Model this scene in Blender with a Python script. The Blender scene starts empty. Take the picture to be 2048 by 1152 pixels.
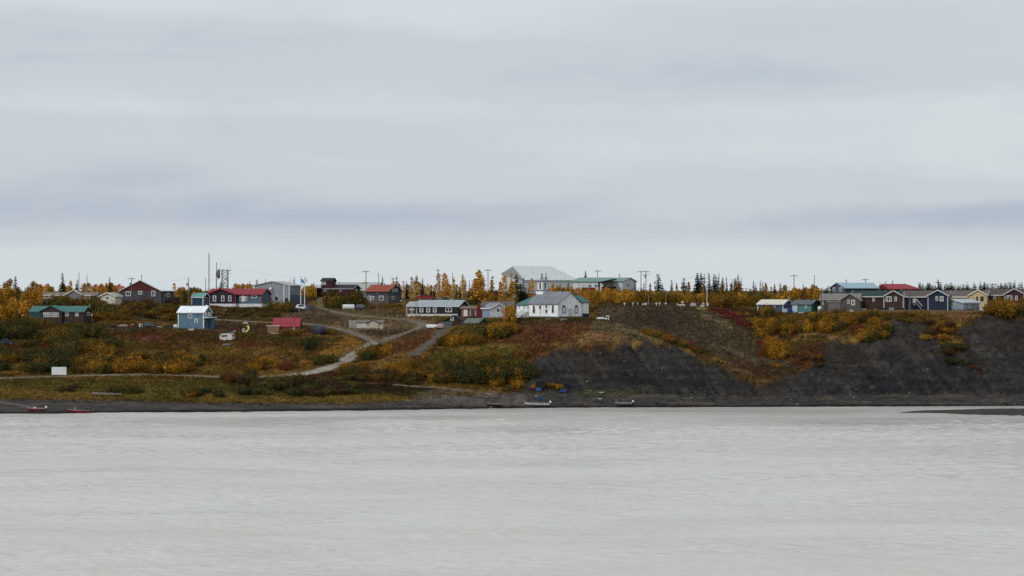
import bpy, math, random
import numpy as np

# ------------------------------------------------------------------ camera, sky, sun, exposure
F, YH, CX, CZ = 5807.0, 580.0, 1024.0, 30.4      # focal length (px of a 2048 wide frame), horizon row, centre column, eye height
scene = bpy.context.scene
col = scene.collection
cam_d = bpy.data.cameras.new("camera")
cam_d.sensor_width = 36.0
cam_d.lens = 36.0 * F / 2048.0
cam_d.clip_start = 1.0
cam_d.clip_end = 40000.0
cam = bpy.data.objects.new("camera", cam_d)
col.objects.link(cam)
cam.location = (0, 0, CZ)
cam.rotation_euler = (math.pi / 2 + math.atan(4.0 / F), 0, 0)
scene.camera = cam

SUN_AZ, SUN_EL = math.radians(218), math.radians(38)      # behind the viewer, a little to the left
world = bpy.data.worlds.new("World")
scene.world = world
world.use_nodes = True
wn = world.node_tree.nodes
wl = world.node_tree.links
wn.clear()
w_out = wn.new("ShaderNodeOutputWorld")
bg = wn.new("ShaderNodeBackground")
bg.inputs["Strength"].default_value = 0.10
sky = wn.new("ShaderNodeTexSky")
sky.sky_type = 'NISHITA'
sky.sun_disc = False
sky.sun_elevation = SUN_EL
sky.sun_rotation = SUN_AZ
sky.altitude = 50
sky.dust_density = 2.0
tc = wn.new("ShaderNodeTexCoord")


def wnoise(scale, loc, detail, rough=0.55):
    mp = wn.new("ShaderNodeMapping")
    mp.inputs["Scale"].default_value = scale
    mp.inputs["Location"].default_value = loc
    wl.new(tc.outputs["Generated"], mp.inputs["Vector"])
    nz = wn.new("ShaderNodeTexNoise")
    nz.inputs["Scale"].default_value = 1.0
    nz.inputs["Detail"].default_value = detail
    nz.inputs["Roughness"].default_value = rough
    nz.inputs["Distortion"].default_value = 0.5
    wl.new(mp.outputs["Vector"], nz.inputs["Vector"])
    return nz


n1 = wnoise((2.6, 2.6, 34.0), (3.1, 0.7, 0.35), 2.0, 0.45)
n2 = wnoise((11.0, 11.0, 40.0), (7.7, 2.2, 1.3), 6.0, 0.58)
mxn = wn.new("ShaderNodeMix")
mxn.data_type = 'FLOAT'
mxn.inputs[0].default_value = 0.42
wl.new(n1.outputs["Fac"], mxn.inputs[2])
wl.new(n2.outputs["Fac"], mxn.inputs[3])
rmp = wn.new("ShaderNodeValToRGB")
rmp.color_ramp.interpolation = 'EASE'
e = rmp.color_ramp.elements
e[0].position, e[0].color = 0.395, (4.05, 4.58, 5.35, 1)
e[1].position, e[1].color = 0.575, (5.80, 6.25, 6.55, 1)
m_ = rmp.color_ramp.elements.new(0.485)
m_.color = (5.10, 5.58, 6.00, 1)
# the deck lies in long layers: thin and bright low over the land, a thicker belt above it, thinner again higher up
sep = wn.new("ShaderNodeSeparateXYZ"); wl.new(tc.outputs["Generated"], sep.inputs[0])
wob_ = wn.new("ShaderNodeMath"); wob_.operation = 'MULTIPLY_ADD'
wl.new(n1.outputs["Fac"], wob_.inputs[0]); wob_.inputs[1].default_value = 0.022
wl.new(sep.outputs["Z"], wob_.inputs[2])
lay = wn.new("ShaderNodeValToRGB")
lay.color_ramp.interpolation = 'B_SPLINE'
le = lay.color_ramp.elements
le[0].position, le[0].color = 0.0, (0.62, 0.62, 0.62, 1)
le[1].position, le[1].color = 0.18, (0.50, 0.50, 0.50, 1)
for ps, v in ((0.020, 0.64), (0.030, 0.50), (0.037, 0.28), (0.046, 0.36), (0.058, 0.52), (0.074, 0.56), (0.090, 0.49), (0.108, 0.58)):
    q_ = le.new(ps); q_.color = (v, v, v, 1)
wl.new(wob_.outputs[0], lay.inputs["Fac"])
mx2 = wn.new("ShaderNodeMix"); mx2.data_type = 'FLOAT'; mx2.inputs[0].default_value = 0.58
wl.new(mxn.outputs[0], mx2.inputs[2]); wl.new(lay.outputs["Color"], mx2.inputs[3])
wl.new(mx2.outputs[0], rmp.inputs["Fac"])
cmix = wn.new("ShaderNodeMix")                 # a closed deck of stratus with a trace of the clear sky above it
cmix.data_type = 'RGBA'
cmix.inputs[0].default_value = 0.04
wl.new(rmp.outputs["Color"], cmix.inputs[6])
wl.new(sky.outputs["Color"], cmix.inputs[7])
wl.new(cmix.outputs[2], bg.inputs["Color"])
wl.new(bg.outputs["Background"], w_out.inputs["Surface"])

sun_d = bpy.data.lights.new("sun", 'SUN')
sun_d.energy = 1.5
sun_d.angle = math.radians(18)
sun_d.color = (1.0, 0.97, 0.93)
sun = bpy.data.objects.new("sun", sun_d)
col.objects.link(sun)
# azimuth measured clockwise from +Y, direction TO the sun
sdir = (math.sin(SUN_AZ) * math.cos(SUN_EL), math.cos(SUN_AZ) * math.cos(SUN_EL), math.sin(SUN_EL))
from mathutils import Vector, Matrix
sun.rotation_euler = Vector(sdir).to_track_quat('Z', 'Y').to_euler()

scene.view_settings.view_transform = 'Standard'
scene.view_settings.look = 'None'
scene.view_settings.exposure = 0.18
scene.view_settings.gamma = 1.0
scene.cycles.max_bounces = 5
scene.cycles.diffuse_bounces = 2
scene.cycles.glossy_bounces = 3
scene.cycles.caustics_reflective = False
scene.cycles.caustics_refractive = False

rng = random.Random(7)
nrg = np.random.default_rng(11)

# ------------------------------------------------------------------ helpers


def C(r, g, b, k=1.0):
    f = lambda v: (v / 255.0 / 12.92) if v <= 10 else (((v / 255.0) + 0.055) / 1.055) ** 2.4
    return (f(r) * k, f(g) * k, f(b) * k)


def hash2(ix, iy, seed):
    h = (ix.astype(np.int64) * 374761393 + iy.astype(np.int64) * 668265263 + seed * 1274126177) & 0xffffffff
    h = ((h ^ (h >> 13)) * 1274126177) & 0xffffffff
    return ((h ^ (h >> 16)) & 0xffff) / 65535.0


def vnoise(x, y, seed=0):
    x = np.asarray(x, float); y = np.asarray(y, float)
    ix, iy = np.floor(x), np.floor(y)
    fx, fy = x - ix, y - iy
    fx = fx * fx * (3 - 2 * fx); fy = fy * fy * (3 - 2 * fy)
    a = hash2(ix, iy, seed); b = hash2(ix + 1, iy, seed)
    c = hash2(ix, iy + 1, seed); d = hash2(ix + 1, iy + 1, seed)
    return (a * (1 - fx) + b * fx) * (1 - fy) + (c * (1 - fx) + d * fx) * fy


def fbm(x, y, octv=4, seed=0):
    s = 0.0; a = 0.5; t = 0.0
    for o in range(octv):
        s = s + a * vnoise(np.asarray(x) * 2 ** o, np.asarray(y) * 2 ** o, seed + o * 17)
        t += a; a *= 0.5
    return s / t


def sstep(a, b, x):
    t = np.clip((x - a) / (b - a), 0, 1)
    return t * t * (3 - 2 * t)


def poly_mask(px, py, poly, soft):
    """1 inside the polygon, 0 outside, with a soft edge (all in the same units)."""
    p = np.array(poly, float)
    inside = np.zeros(px.shape, bool)
    dist = np.full(px.shape, 1e9)
    n = len(p)
    for i in range(n):
        x0, y0 = p[i]; x1, y1 = p[(i + 1) % n]
        if y0 != y1:
            c = ((y0 > py) != (y1 > py)) & (px < (x1 - x0) * (py - y0) / (y1 - y0) + x0)
            inside ^= c
        dx, dy = x1 - x0, y1 - y0
        t = np.clip(((px - x0) * dx + (py - y0) * dy) / (dx * dx + dy * dy + 1e-9), 0, 1)
        dist = np.minimum(dist, np.hypot(px - x0 - t * dx, py - y0 - t * dy))
    sd = np.where(inside, dist, -dist)
    return sstep(-soft, soft, sd)


class MB:
    """Collects faces and links them as ONE mesh object."""
    def __init__(self):
        self.v = []; self.f = []

    def quad(self, *p):
        i = len(self.v)
        self.v += [tuple(q) for q in p]
        self.f.append(tuple(range(i, i + len(p))))
        return self

    def box(self, x0, x1, y0, y1, z0, z1):
        i = len(self.v)
        self.v += [(x0, y0, z0), (x1, y0, z0), (x1, y1, z0), (x0, y1, z0), (x0, y0, z1), (x1, y0, z1), (x1, y1, z1), (x0, y1, z1)]
        for q in ((0, 3, 2, 1), (4, 5, 6, 7), (0, 1, 5, 4), (1, 2, 6, 5), (2, 3, 7, 6), (3, 0, 4, 7)):
            self.f.append(tuple(i + k for k in q))
        return self

    def obox(self, c, t, n, w, h, d0, d1):
        """box on a wall: centre c (on the wall), tangent t, normal n, width w, height h, from depth d0 to d1 along n"""
        i = len(self.v)
        for d in (d0, d1):
            for (a, b) in ((-1, -1), (1, -1), (1, 1), (-1, 1)):
                self.v.append((c[0] + t[0] * a * w / 2 + n[0] * d, c[1] + t[1] * a * w / 2 + n[1] * d, c[2] + b * h / 2))
        for q in ((0, 3, 2, 1), (4, 5, 6, 7), (0, 1, 5, 4), (1, 2, 6, 5), (2, 3, 7, 6), (3, 0, 4, 7)):
            self.f.append(tuple(i + k for k in q))
        return self

    def tube(self, p0, p1, r0, r1=None, n=8, cap=True):
        r1 = r0 if r1 is None else r1
        p0, p1 = Vector(p0), Vector(p1)
        d = (p1 - p0).normalized()
        a = d.orthogonal().normalized(); b = d.cross(a)
        i = len(self.v)
        for p, r in ((p0, r0), (p1, r1)):
            for k in range(n):
                t = 2 * math.pi * k / n
                self.v.append(tuple(p + a * math.cos(t) * r + b * math.sin(t) * r))
        for k in range(n):
            self.f.append((i + k, i + (k + 1) % n, i + n + (k + 1) % n, i + n + k))
        if cap:
            self.f.append(tuple(i + k for k in reversed(range(n))))
            self.f.append(tuple(i + n + k for k in range(n)))
        return self

    def prism(self, prof, x0, x1, axis='x'):
        """extrude a closed profile [(a,b)] along x (a=y,b=z) or y (a=x,b=z)"""
        i = len(self.v); n = len(prof)
        for s in (x0, x1):
            for (a, b) in prof:
                self.v.append((s, a, b) if axis == 'x' else (a, s, b))
        for k in range(n):
            self.f.append((i + k, i + (k + 1) % n, i + n + (k + 1) % n, i + n + k))
        self.f.append(tuple(i + k for k in reversed(range(n))))
        self.f.append(tuple(i + n + k for k in range(n)))
        return self

    def mesh(self, name, mat, smooth=False):
        me = bpy.data.meshes.new(name)
        me.from_pydata(self.v, [], self.f)
        if mat is not None:
            me.materials.append(mat)
        if smooth:
            me.polygons.foreach_set("use_smooth", [True] * len(me.polygons))
        me.update()
        return me

    def build(self, name, mat, parent=None, smooth=False, fix=True):
        me = self.mesh(name, mat, smooth)
        if fix:
            import bmesh
            bm = bmesh.new(); bm.from_mesh(me)
            bmesh.ops.recalc_face_normals(bm, faces=bm.faces)
            bm.to_mesh(me); bm.free()
        return link(name, me, parent)


def link(name, data, parent=None):
    o = bpy.data.objects.new(name, data)
    col.objects.link(o)
    if parent is not None:
        o.parent = parent
    return o


def tag(o, label, cat=None, group=None, kind=None):
    o["label"] = label
    if cat: o["category"] = cat
    if group: o["group"] = group
    if kind: o["kind"] = kind
    return o


def thing(name, label, cat, loc, rz=0.0, group=None):
    o = link(name, None)
    o.location = loc
    o.rotation_euler = (0, 0, rz)
    return tag(o, label, cat, group)


MATS = {}


def mat(name, rgb, rough=0.8, var=0.22, scale=1.6, bump=0.0, metal=0.0, spec=0.3, streak=None):
    if name in MATS:
        return MATS[name]
    m = bpy.data.materials.new(name)
    m.use_nodes = True
    nt = m.node_tree; N = nt.nodes; L = nt.links
    p = N["Principled BSDF"]
    p.inputs["Roughness"].default_value = rough
    p.inputs["Metallic"].default_value = metal
    p.inputs["Specular IOR Level"].default_value = spec
    t = N.new("ShaderNodeTexCoord")
    mp = N.new("ShaderNodeMapping")
    mp.inputs["Scale"].default_value = streak or (1, 1, 1)
    L.new(t.outputs["Object"], mp.inputs["Vector"])
    nz = N.new("ShaderNodeTexNoise")
    nz.inputs["Scale"].default_value = scale
    nz.inputs["Detail"].default_value = 4
    L.new(mp.outputs["Vector"], nz.inputs["Vector"])
    r = N.new("ShaderNodeMapRange")
    r.inputs["From Min"].default_value = 0.3
    r.inputs["From Max"].default_value = 0.7
    r.inputs["To Min"].default_value = 1 - var
    r.inputs["To Max"].default_value = 1 + var * 0.6
    L.new(nz.outputs["Fac"], r.inputs["Value"])
    mx = N.new("ShaderNodeVectorMath"); mx.operation = 'SCALE'
    mx.inputs[0].default_value = rgb
    L.new(r.outputs["Result"], mx.inputs["Scale"])
    L.new(mx.outputs["Vector"], p.inputs["Base Color"])
    if bump:
        b = N.new("ShaderNodeBump")
        b.inputs["Strength"].default_value = bump
        b.inputs["Distance"].default_value = 0.05
        L.new(nz.outputs["Fac"], b.inputs["Height"])
        L.new(b.outputs["Normal"], p.inputs["Normal"])
    MATS[name] = m
    return m


def colour(c, rough=0.75, **k):
    """painted / plain material from an sRGB colour"""
    return mat("paint_%d_%d_%d" % tuple(c), C(*c), rough, **k)


GLASS = mat("window_glass", C(28, 32, 38), 0.12, var=0.05, spec=0.5)
WHITE = mat("white_paint", C(204, 205, 203), 0.6, var=0.16, scale=0.8)
WOODG = mat("weathered_wood", C(128, 118, 106), 0.9, var=0.3, scale=3, streak=(1, 1, 0.2))
POLE = mat("pole_wood", C(112, 98, 84), 0.9, var=0.25, scale=2, streak=(1, 1, 0.15))
DARKM = mat("dark_metal", C(42, 44, 48), 0.6)
GALV = mat("galvanised_steel", C(146, 150, 154), 0.5, var=0.12, metal=0.3)
RUBBER = mat("rubber", C(24, 24, 25), 0.85)

# ------------------------------------------------------------------ the lie of the land


def W(px, py, Y):
    return ((px - CX) * Y / F, Y, CZ - (py - YH) * Y / F)


def line(*pts):
    return np.array(pts, float)


# semantic contour lines across the bank: (column px, row py, distance Y)
LB = line((-900, 806, 732), (0, 800, 740), (200, 800, 742), (400, 806, 742), (700, 808, 743), (800, 803, 752), (900, 791, 765), (1000, 788, 768), (1120, 785, 768),
          (1200, 785, 768), (1350, 790, 768), (1500, 793, 768), (1660, 790, 772), (1850, 790, 775), (2048, 788, 778), (2900, 788, 784))
LC = line((-900, 757, 770), (0, 754, 772), (200, 749, 775), (400, 752, 777), (500, 754, 778), (600, 750, 780), (700, 752, 780), (800, 756, 780), (900, 768, 777),
          (1000, 768, 776), (1060, 763, 776), (1120, 750, 777), (1200, 742, 778), (1280, 742, 778), (1350, 745, 778), (1420, 752, 779), (1500, 757, 781),
          (1580, 750, 783), (1660, 735, 785), (1750, 730, 786), (1850, 730, 788), (2048, 725, 790), (2900, 725, 796))
LD = line((-900, 700, 803), (0, 700, 805), (200, 697, 808), (400, 700, 810), (600, 700, 812), (700, 700, 812), (800, 700, 812), (900, 705, 800), (1000, 700, 798),
          (1060, 695, 796), (1120, 690, 793), (1160, 684, 792), (1200, 680, 791), (1280, 679, 791), (1330, 685, 791), (1400, 706, 791), (1450, 725, 790), (1500, 735, 791),
          (1580, 720, 794), (1660, 690, 795), (1750, 676, 797), (1850, 674, 798), (1950, 665, 799), (2048, 655, 800), (2900, 655, 806))
LE = line((-900, 655, 842), (0, 655, 842), (200, 655, 842), (400, 658, 842), (600, 664, 842), (700, 668, 842), (800, 666, 842), (860, 656, 836), (900, 652, 826),
          (1000, 643, 816), (1060, 640, 812), (1120, 640.5, 808), (1180, 642, 806), (1200, 650, 807), (1280, 655, 808), (1350, 660, 808), (1420, 660, 808), (1500, 665, 808),
          (1580, 655, 810), (1660, 638, 812), (1750, 634, 813), (1850, 628, 815), (1950, 626, 815), (2048, 624, 815), (2900, 624, 820))
LF = line((-900, 618, 880), (0, 618, 880), (200, 613, 880), (400, 617, 880), (550, 619, 880), (640, 621, 880), (750, 630, 880), (800, 633, 880), (900, 633, 872), (960, 636, 850),
          (1000, 637, 838), (1120, 635, 834), (1180, 626, 834), (1210, 614, 838), (1300, 608, 840), (1420, 612, 840), (1500, 622, 840), (1560, 627, 836), (1660, 622, 832),
          (1750, 618, 830), (1850, 617, 830), (2048, 615, 830), (2900, 615, 836))
LG = line((-900, 602, 930), (0, 603, 930), (400, 605, 930), (640, 602, 950), (750, 605, 938), (800, 601, 928), (850, 599, 924), (900, 599.5, 926), (940, 602, 935), (1000, 607, 945), (1120, 603, 940), (1250, 598, 940), (1420, 599, 940), (1600, 603, 930),
          (1850, 604, 925), (2048, 603, 925), (2900, 603, 930))
LA = line((-900, 834, 0), (0, 827, 0), (100, 827.5, 0), (200, 825, 0), (400, 824, 0), (600, 822, 0), (800, 820, 0), (900, 818, 0), (1000, 816.5, 0), (1200, 815, 0), (1500, 814, 0), (1750, 813, 0),
          (2048, 811.5, 0), (2900, 809, 0))

UU = np.arange(-420.0, 2480.0, 3.4)          # columns of the sheet: rays fanning out from the viewer's bank
YU = np.arange(640.0, 1100.0, 0.5)


def smooth1(a, sig, axis):
    r = int(sig * 3) + 1
    k = np.exp(-0.5 * (np.arange(-r, r + 1) / sig) ** 2); k /= k.sum()
    pad = [(0, 0)] * a.ndim; pad[axis] = (r, r)
    b = np.pad(a, pad, mode='edge')
    return np.apply_along_axis(lambda v: np.convolve(v, k, mode='valid'), axis, b)


def zof(py, Y):
    return CZ - (py - YH) * Y / F


def base_columns():
    pyA = smooth1(np.interp(UU, LA[:, 0], LA[:, 1]), 6, 0)
    YA = CZ * F / (pyA - YH)
    ks = []
    for L_ in (LB, LC, LD, LE, LF, LG):
        p = smooth1(np.interp(UU, L_[:, 0], L_[:, 1]), 5, 0)
        y = smooth1(np.interp(UU, L_[:, 0], L_[:, 2]), 5, 0)
        ks.append((y, zof(p, y)))
    Z = np.zeros((len(YU), len(UU)))
    for j in range(len(UU)):
        yy = [600, YA[j] - 12, YA[j], YA[j] + 1.3] + [k[0][j] for k in ks] + [1060, 1500]
        zz = [-6, -1.2, 0.0, 0.55] + [k[1][j] for k in ks] + [28.6, 29.4]
        Z[:, j] = np.interp(YU, yy, zz)
    Zs = smooth1(Z, 4.0, 0)
    wsh = sstep(0, 10, YU[:, None] - YA[None, :])      # keep the water's edge where it is
    return Z * (1 - wsh) + Zs * wsh, YA


ZB, YAcol = base_columns()


def tab(Zt, u, Y):
    """bilinear lookup"""
    fu = np.clip((np.asarray(u, float) - UU[0]) / 3.4, 0, len(UU) - 1.001)
    fy = np.clip((np.asarray(Y, float) - YU[0]) / 0.5, 0, len(YU) - 1.001)
    iu = fu.astype(int); iy = fy.astype(int); du = fu - iu; dy = fy - iy
    return (Zt[iy, iu] * (1 - du) + Zt[iy, iu + 1] * du) * (1 - dy) + (Zt[iy + 1, iu] * (1 - du) + Zt[iy + 1, iu + 1] * du) * dy


def hit_on(Zt, px, py):
    """first ground point seen at that column and row"""
    z = tab(Zt, np.full(len(YU), px), YU)
    r = YH + (CZ - z) * F / YU
    ok = np.nonzero((r <= py) & (z > -0.05))[0]
    i = ok[0] if len(ok) else len(YU) - 1
    return W(px, py, YU[i])

# ------------------------------------------------------------------ buildings: the list comes first, because each stands on ground levelled for it
# cx/by = column and row of its near bottom corner, Y = distance (None: where that row meets the slope), a = angle of the long wall to the view,
# ws/wg = how wide the long wall and the gable end look, ey/ry = rows of eave and ridge; windows are (face, column, row, width, height, style)
TEAL_R = (70, 112, 106); RED_R = (136, 56, 63); GREY_R = (112, 112, 116)
HS = [
    dict(n="log_house", l="dark brown log house with teal roof and a row of six white-framed windows", c="house", cx=167, by=649, Y=None, a=17, ws=106, wg=15, side='r', ey=623, ry=613,
         wall=(60, 44, 38), roof=TEAL_R, skirt=(641, (44, 42, 42)), cross=[(84, 126, 611.5, 622, 1.2, (58, 44, 40))],
         wins=[('c', 92, 629.5, 4.3, 9), ('c', 97, 629.5, 4.3, 9), ('c', 102, 629.5, 4.3, 9), ('c', 108, 629.5, 4.3, 9), ('c', 113, 629.5, 4.3, 9), ('c', 118, 629.5, 4.3, 9),
               ('f', 134, 628.5, 7, 8, 'm'), ('f', 154, 628.5, 6, 8, 'm'), ('g', 176, 628, 5, 7)], boxes=[("porch", 'f', 61, 86, 624, 640, 0.0, 1.3, (34, 66, 66))], chim=[(172, 608)]),
    dict(n="long_bungalow", l="long low cream bungalow half hidden by brush, small front gable over its middle", c="house", cx=188, by=606, Y=905, a=14, ws=112, wg=12, side='r', ey=590, ry=585,
         wall=(196, 190, 178), roof=(120, 110, 100), trim=(215, 212, 205), cross=[(135, 163, 580, 588, 0.6, (120, 122, 122))],
         wins=[('f', 101, 597, 5, 6), ('f', 124, 597, 5, 6), ('f', 150, 596, 6, 6), ('f', 163, 596, 5, 6), ('f', 177, 595, 6, 6)]),
    dict(n="small_cream_house", l="small cream house with one dark window in its gable, next to the red-gabled house", c="house", cx=230, by=609, Y=897, a=63, ws=13, wg=29, side='l', ey=592, ry=585.5,
         wall=(198, 192, 180), roof=(150, 145, 138), trim=(215, 212, 205), wins=[('g', 215, 596, 6.5, 6.5), ('f', 238, 592, 3, 4)]),
    dict(n="red_gabled_house", l="large dark grey house with dark red gable and snow-white metal roof", c="house", cx=322, by=609, Y=None, a=70, ws=26, wg=81, side='l', ey=581, ry=560.5,
         wall=(68, 68, 72), roof=(236, 240, 244), trim=(190, 192, 194), gable=(80, 33, 34),
         wins=[('g', 257, 587.5, 10, 9.5, 'm'), ('g', 281, 585.5, 8, 7, 'm'), ('g', 307, 587, 8, 11, 'm'), ('f', 336, 590, 6, 8)], chim=[(299, 551)],
         boxes=[("deck", 'f', 329, 347, 600, 602, 0, 2.2, (60, 56, 54)), ("stair_wall", 'f', 336, 347, 594, 609, 1.8, 2.2, (50, 48, 48))], doors=[('f', 331, 598, 4, 14, (60, 40, 36))]),
    dict(n="coral_roof_house", l="house behind golden trees showing only its coral red roof", c="house", cx=242, by=598, Y=965, a=9, ws=52, wg=7, side='r', ey=584, ry=572.5,
         wall=(140, 70, 56), roof=(160, 84, 64)),
    dict(n="boxy_blue_shed", l="small blue shed with white corner boards and teal roof", c="shed", cx=406, by=611, Y=884, a=28, ws=22, wg=11, side='r', ey=594, ry=586.5,
         wall=(36, 60, 82), roof=(96, 142, 136), trim=(205, 210, 212), doors=[('g', 411, 602, 4, 13, (30, 44, 60))], corners=True),
    dict(n="red_roof_hall", l="long single-storey building with red metal roof, black gable front and white skirting", c="house", cx=523, by=615.5, Y=None, a=21, ws=106, wg=18, side='r', ey=588, ry=578,
         wall=(76, 98, 112), roof=RED_R, skirt=(607.5, (205, 205, 208)), trim=(150, 48, 60), cross=[(416, 475, 577.5, 588.5, 1.4, (38, 36, 42))],
         wins=[('c', 432.5, 597, 6.5, 11.5), ('c', 449, 597, 6.5, 11.5), ('c', 463, 597, 6.5, 11.5), ('f', 481.5, 597, 4, 9), ('f', 492.5, 597, 4, 9), ('f', 508.5, 592, 10, 8.5)],
         doors=[('f', 487, 598, 4.5, 11, (205, 208, 208))], corners=True, chim=[(529, 574)]),
    dict(n="metal_warehouse", l="big pale grey metal warehouse with shallow roof behind the flagpoles", c="warehouse", cx=580, by=613, Y=908, a=70, ws=23, wg=72, side='l', ey=571, ry=563,
         wall=(136, 142, 150), roof=(168, 168, 168), wins=[('g', 553, 597, 5, 6, 'd'), ('g', 542, 597.5, 2.5, 6, 'd')], doors=[('g', 573, 605, 8, 12, (34, 36, 44)), ('f', 590, 604, 15, 16, (38, 44, 58))],
         boxes=[("wall_lamp", 'g', 538, 544, 575, 579, 0, 0.5, (225, 226, 226))]),
    dict(n="blue_house", l="two-storey sky-blue house with white trim and white roof above the meadow", c="house", cx=407, by=658, Y=None, a=23, ws=50, wg=15, side='r', ey=624, ry=613,
         wall=(88, 115, 133), roof=(228, 232, 236), trim=(225, 228, 230), corners=True,
         wins=[('f', 380.5, 632.5, 8.5, 8.5, 'm'), ('f', 392.5, 641.5, 6.5, 8.5), ('g', 411.5, 628.5, 4, 8, 'b'), ('g', 418, 628.5, 4, 8, 'b')],
         boxes=[("porch_roof", 'g', 407, 424, 634, 636, 0, 1.6, (215, 220, 224)), ("porch_wall", 'g', 415, 422, 636, 657, 0, 1.2, (70, 100, 124))], doors=[('g', 411, 649, 4, 14, (50, 60, 70))],
         chim=[(376, 610)]),
    dict(n="red_roof_cabin", l="small brown cabin under a steep rose-red roof, bush in front of it", c="cabin", cx=598, by=667, Y=None, a=9, ws=51, wg=6, side='r', ey=652, ry=636.5,
         wall=(84, 66, 56), roof=(142, 58, 66), wins=[('f', 588, 658, 4, 5)], boxes=[("annex", 'f', 536, 559, 652.5, 667, -2.4, 0.9, (128, 98, 82)), ("annex_roof", 'f', 534, 561, 651, 652.6, -2.6, 1.1, (190, 176, 166))]),
    dict(n="maroon_house", l="maroon house with a square lookout tower and white balcony", c="house", cx=705, by=594, Y=905, a=19, ws=72, wg=15, side='r', ey=577, ry=570,
         wall=(62, 24, 31), roof=(46, 46, 52), trim=(150, 150, 152), wins=[('f', 650, 580, 7, 6, 'm'), ('f', 681, 580, 3.5, 6), ('g', 713, 581, 4, 5)], tower=(641, 666, 561.5, 556.5, (62, 28, 34)),
         boxes=[("balcony", 'f', 632, 644, 569, 575.5, -1.0, 1.4, (205, 208, 212)), ("balcony_floor", 'f', 630, 645, 575.5, 577, -1.0, 1.5, (40, 34, 36))], towin=[(648, 566, 8, 6)]),
    dict(n="grey_roof_store", l="low building behind the maroon house showing a broad pale grey roof with yellow patch", c="building", cx=752, by=597, Y=985, a=12, ws=84, wg=18, side='r', ey=581, ry=565,
         wall=(140, 146, 150), roof=(158, 162, 164), patch=(716, 728, 565, 568, (150, 138, 70))),
    dict(n="orange_roof_house", l="two-storey slate grey house with burnt orange roof", c="house", cx=777, by=608, Y=None, a=36, ws=45, wg=26, side='r', ey=582, ry=570,
         wall=(58, 70, 78), roof=(142, 74, 56), skirt=(592, (84, 82, 80)), wins=[('f', 745, 596, 7, 7.5), ('f', 763, 596, 9, 9), ('g', 786, 595.5, 5, 7), ('g', 786.5, 580.5, 4.5, 6), ('g', 793, 580.5, 4.5, 6)],
         doors=[('f', 738.5, 599, 4.5, 14, (120, 124, 126))], chim=[(757, 567)], corners=False),
    dict(n="low_cream_shed", l="low cream shed with small gable and double window on the gravel flat", c="shed", cx=766, by=657, Y=None, a=7, ws=52, wg=4, side='r', ey=645, ry=641,
         wall=(172, 162, 146), roof=(112, 104, 96), cross=[(735, 757, 639.5, 645, 0.3, (172, 164, 148))], wins=[('c', 746, 648.5, 5.5, 8, 'm')], doors=[('f', 724, 651, 19, 10.5, (186, 178, 164))],
         boxes=[("lean_to", 'f', 697, 716, 641, 656, -3.2, -0.4, (142, 138, 130))]),
    dict(n="black_bungalow", l="long black bungalow with pale grey roof and four white-framed windows", c="house", cx=917, by=632, Y=None, a=22, ws=87, wg=20, side='r', ey=612, ry=601,
         wall=(33, 33, 37), roof=(150, 158, 160), trim=(190, 195, 198), wins=[('f', 842.5, 620, 7.5, 9.5, 'h'), ('f', 856.5, 620, 7.5, 9.5, 'h'), ('f', 869.5, 620, 7.5, 9.5, 'h'), ('f', 897.5, 619.5, 13, 9.5, 'm')],
         boxes=[("deck_edge", 'f', 816, 917, 628, 630, -0.2, 0.6, (196, 190, 182))], lean=[(812, 834, 604, 613)]),
    dict(n="brown_gable_shed", l="small dark brown shed with a white window high in its gable", c="shed", cx=925, by=653, Y=None, a=72, ws=8, wg=38, side='l', ey=643, ry=631.5,
         wall=(56, 38, 30), roof=(34, 34, 36), wins=[('g', 904, 636.5, 6.5, 9)], boxes=[("grey_screen", 'g', 884, 906, 643.5, 653, 0.1, 0.5, (78, 82, 86))]),
    dict(n="lean_roof_shed", l="low shed with pale sloping roof beside the small brown gabled shed", c="shed", cx=956, by=649, Y=None, a=24, ws=28, wg=5, side='r', ey=645.5, ry=637.5,
         wall=(84, 78, 70), roof=(98, 106, 100)),
    dict(n="brick_red_shed", l="small reddish brown shed with one white door and one brown door", c="shed", cx=956, by=635, Y=862, a=14, ws=34, wg=3, side='r', ey=617, ry=613,
         wall=(118, 82, 70), roof=(120, 96, 88), doors=[('f', 931, 625.5, 6, 14, (214, 212, 206)), ('f', 946, 626.5, 9, 14, (84, 58, 40))]),
    dict(n="white_gable_cottage", l="white gabled cottage with grey-blue side and crimson end, one small dark window", c="house", cx=980, by=637, Y=833, a=62, ws=15, wg=33, side='r', ey=616, ry=607,
         wall=(206, 208, 212), roof=(120, 124, 130), trim=(222, 224, 226), wins=[('g', 996, 620.5, 4, 4.5, 'd')], boxes=[("side_cladding", 'f', 965, 980, 618, 637, 0.0, 0.06, (128, 146, 164)), ("crimson_annex", 'f', 952, 966, 612, 637.5, -3.0, -0.3, (92, 22, 42))]),
    dict(n="dark_roof_cabin", l="low cabin behind the white cottage showing a dark brown shingle roof", c="cabin", cx=1024, by=632, Y=862, a=12, ws=62, wg=5, side='r', ey=613, ry=603.5,
         wall=(92, 84, 80), roof=(98, 90, 88)),
    dict(n="church", l="white wooden church with arched windows, grey roof and a square belfry", c="church", cx=1117, by=637, Y=None, a=42, ws=60, wg=47, side='r', ey=606.5, ry=584,
         wall=(236, 238, 238), pad=9, roof=(118, 121, 128), skirt=(633, (84, 94, 92)), trim=None,
         wins=[('f', 1067.5, 618.5, 5.0, 16.5, 'a'), ('f', 1080.5, 618.5, 5.0, 16.5, 'a'), ('f', 1093, 618, 5.0, 16.5, 'a'), ('f', 1106, 618, 5.0, 16.5, 'a'), ('g', 1127.5, 618.5, 7.5, 16.5, 'w'), ('g', 1152.5, 618.5, 7.5, 16.5, 'w')],
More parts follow.
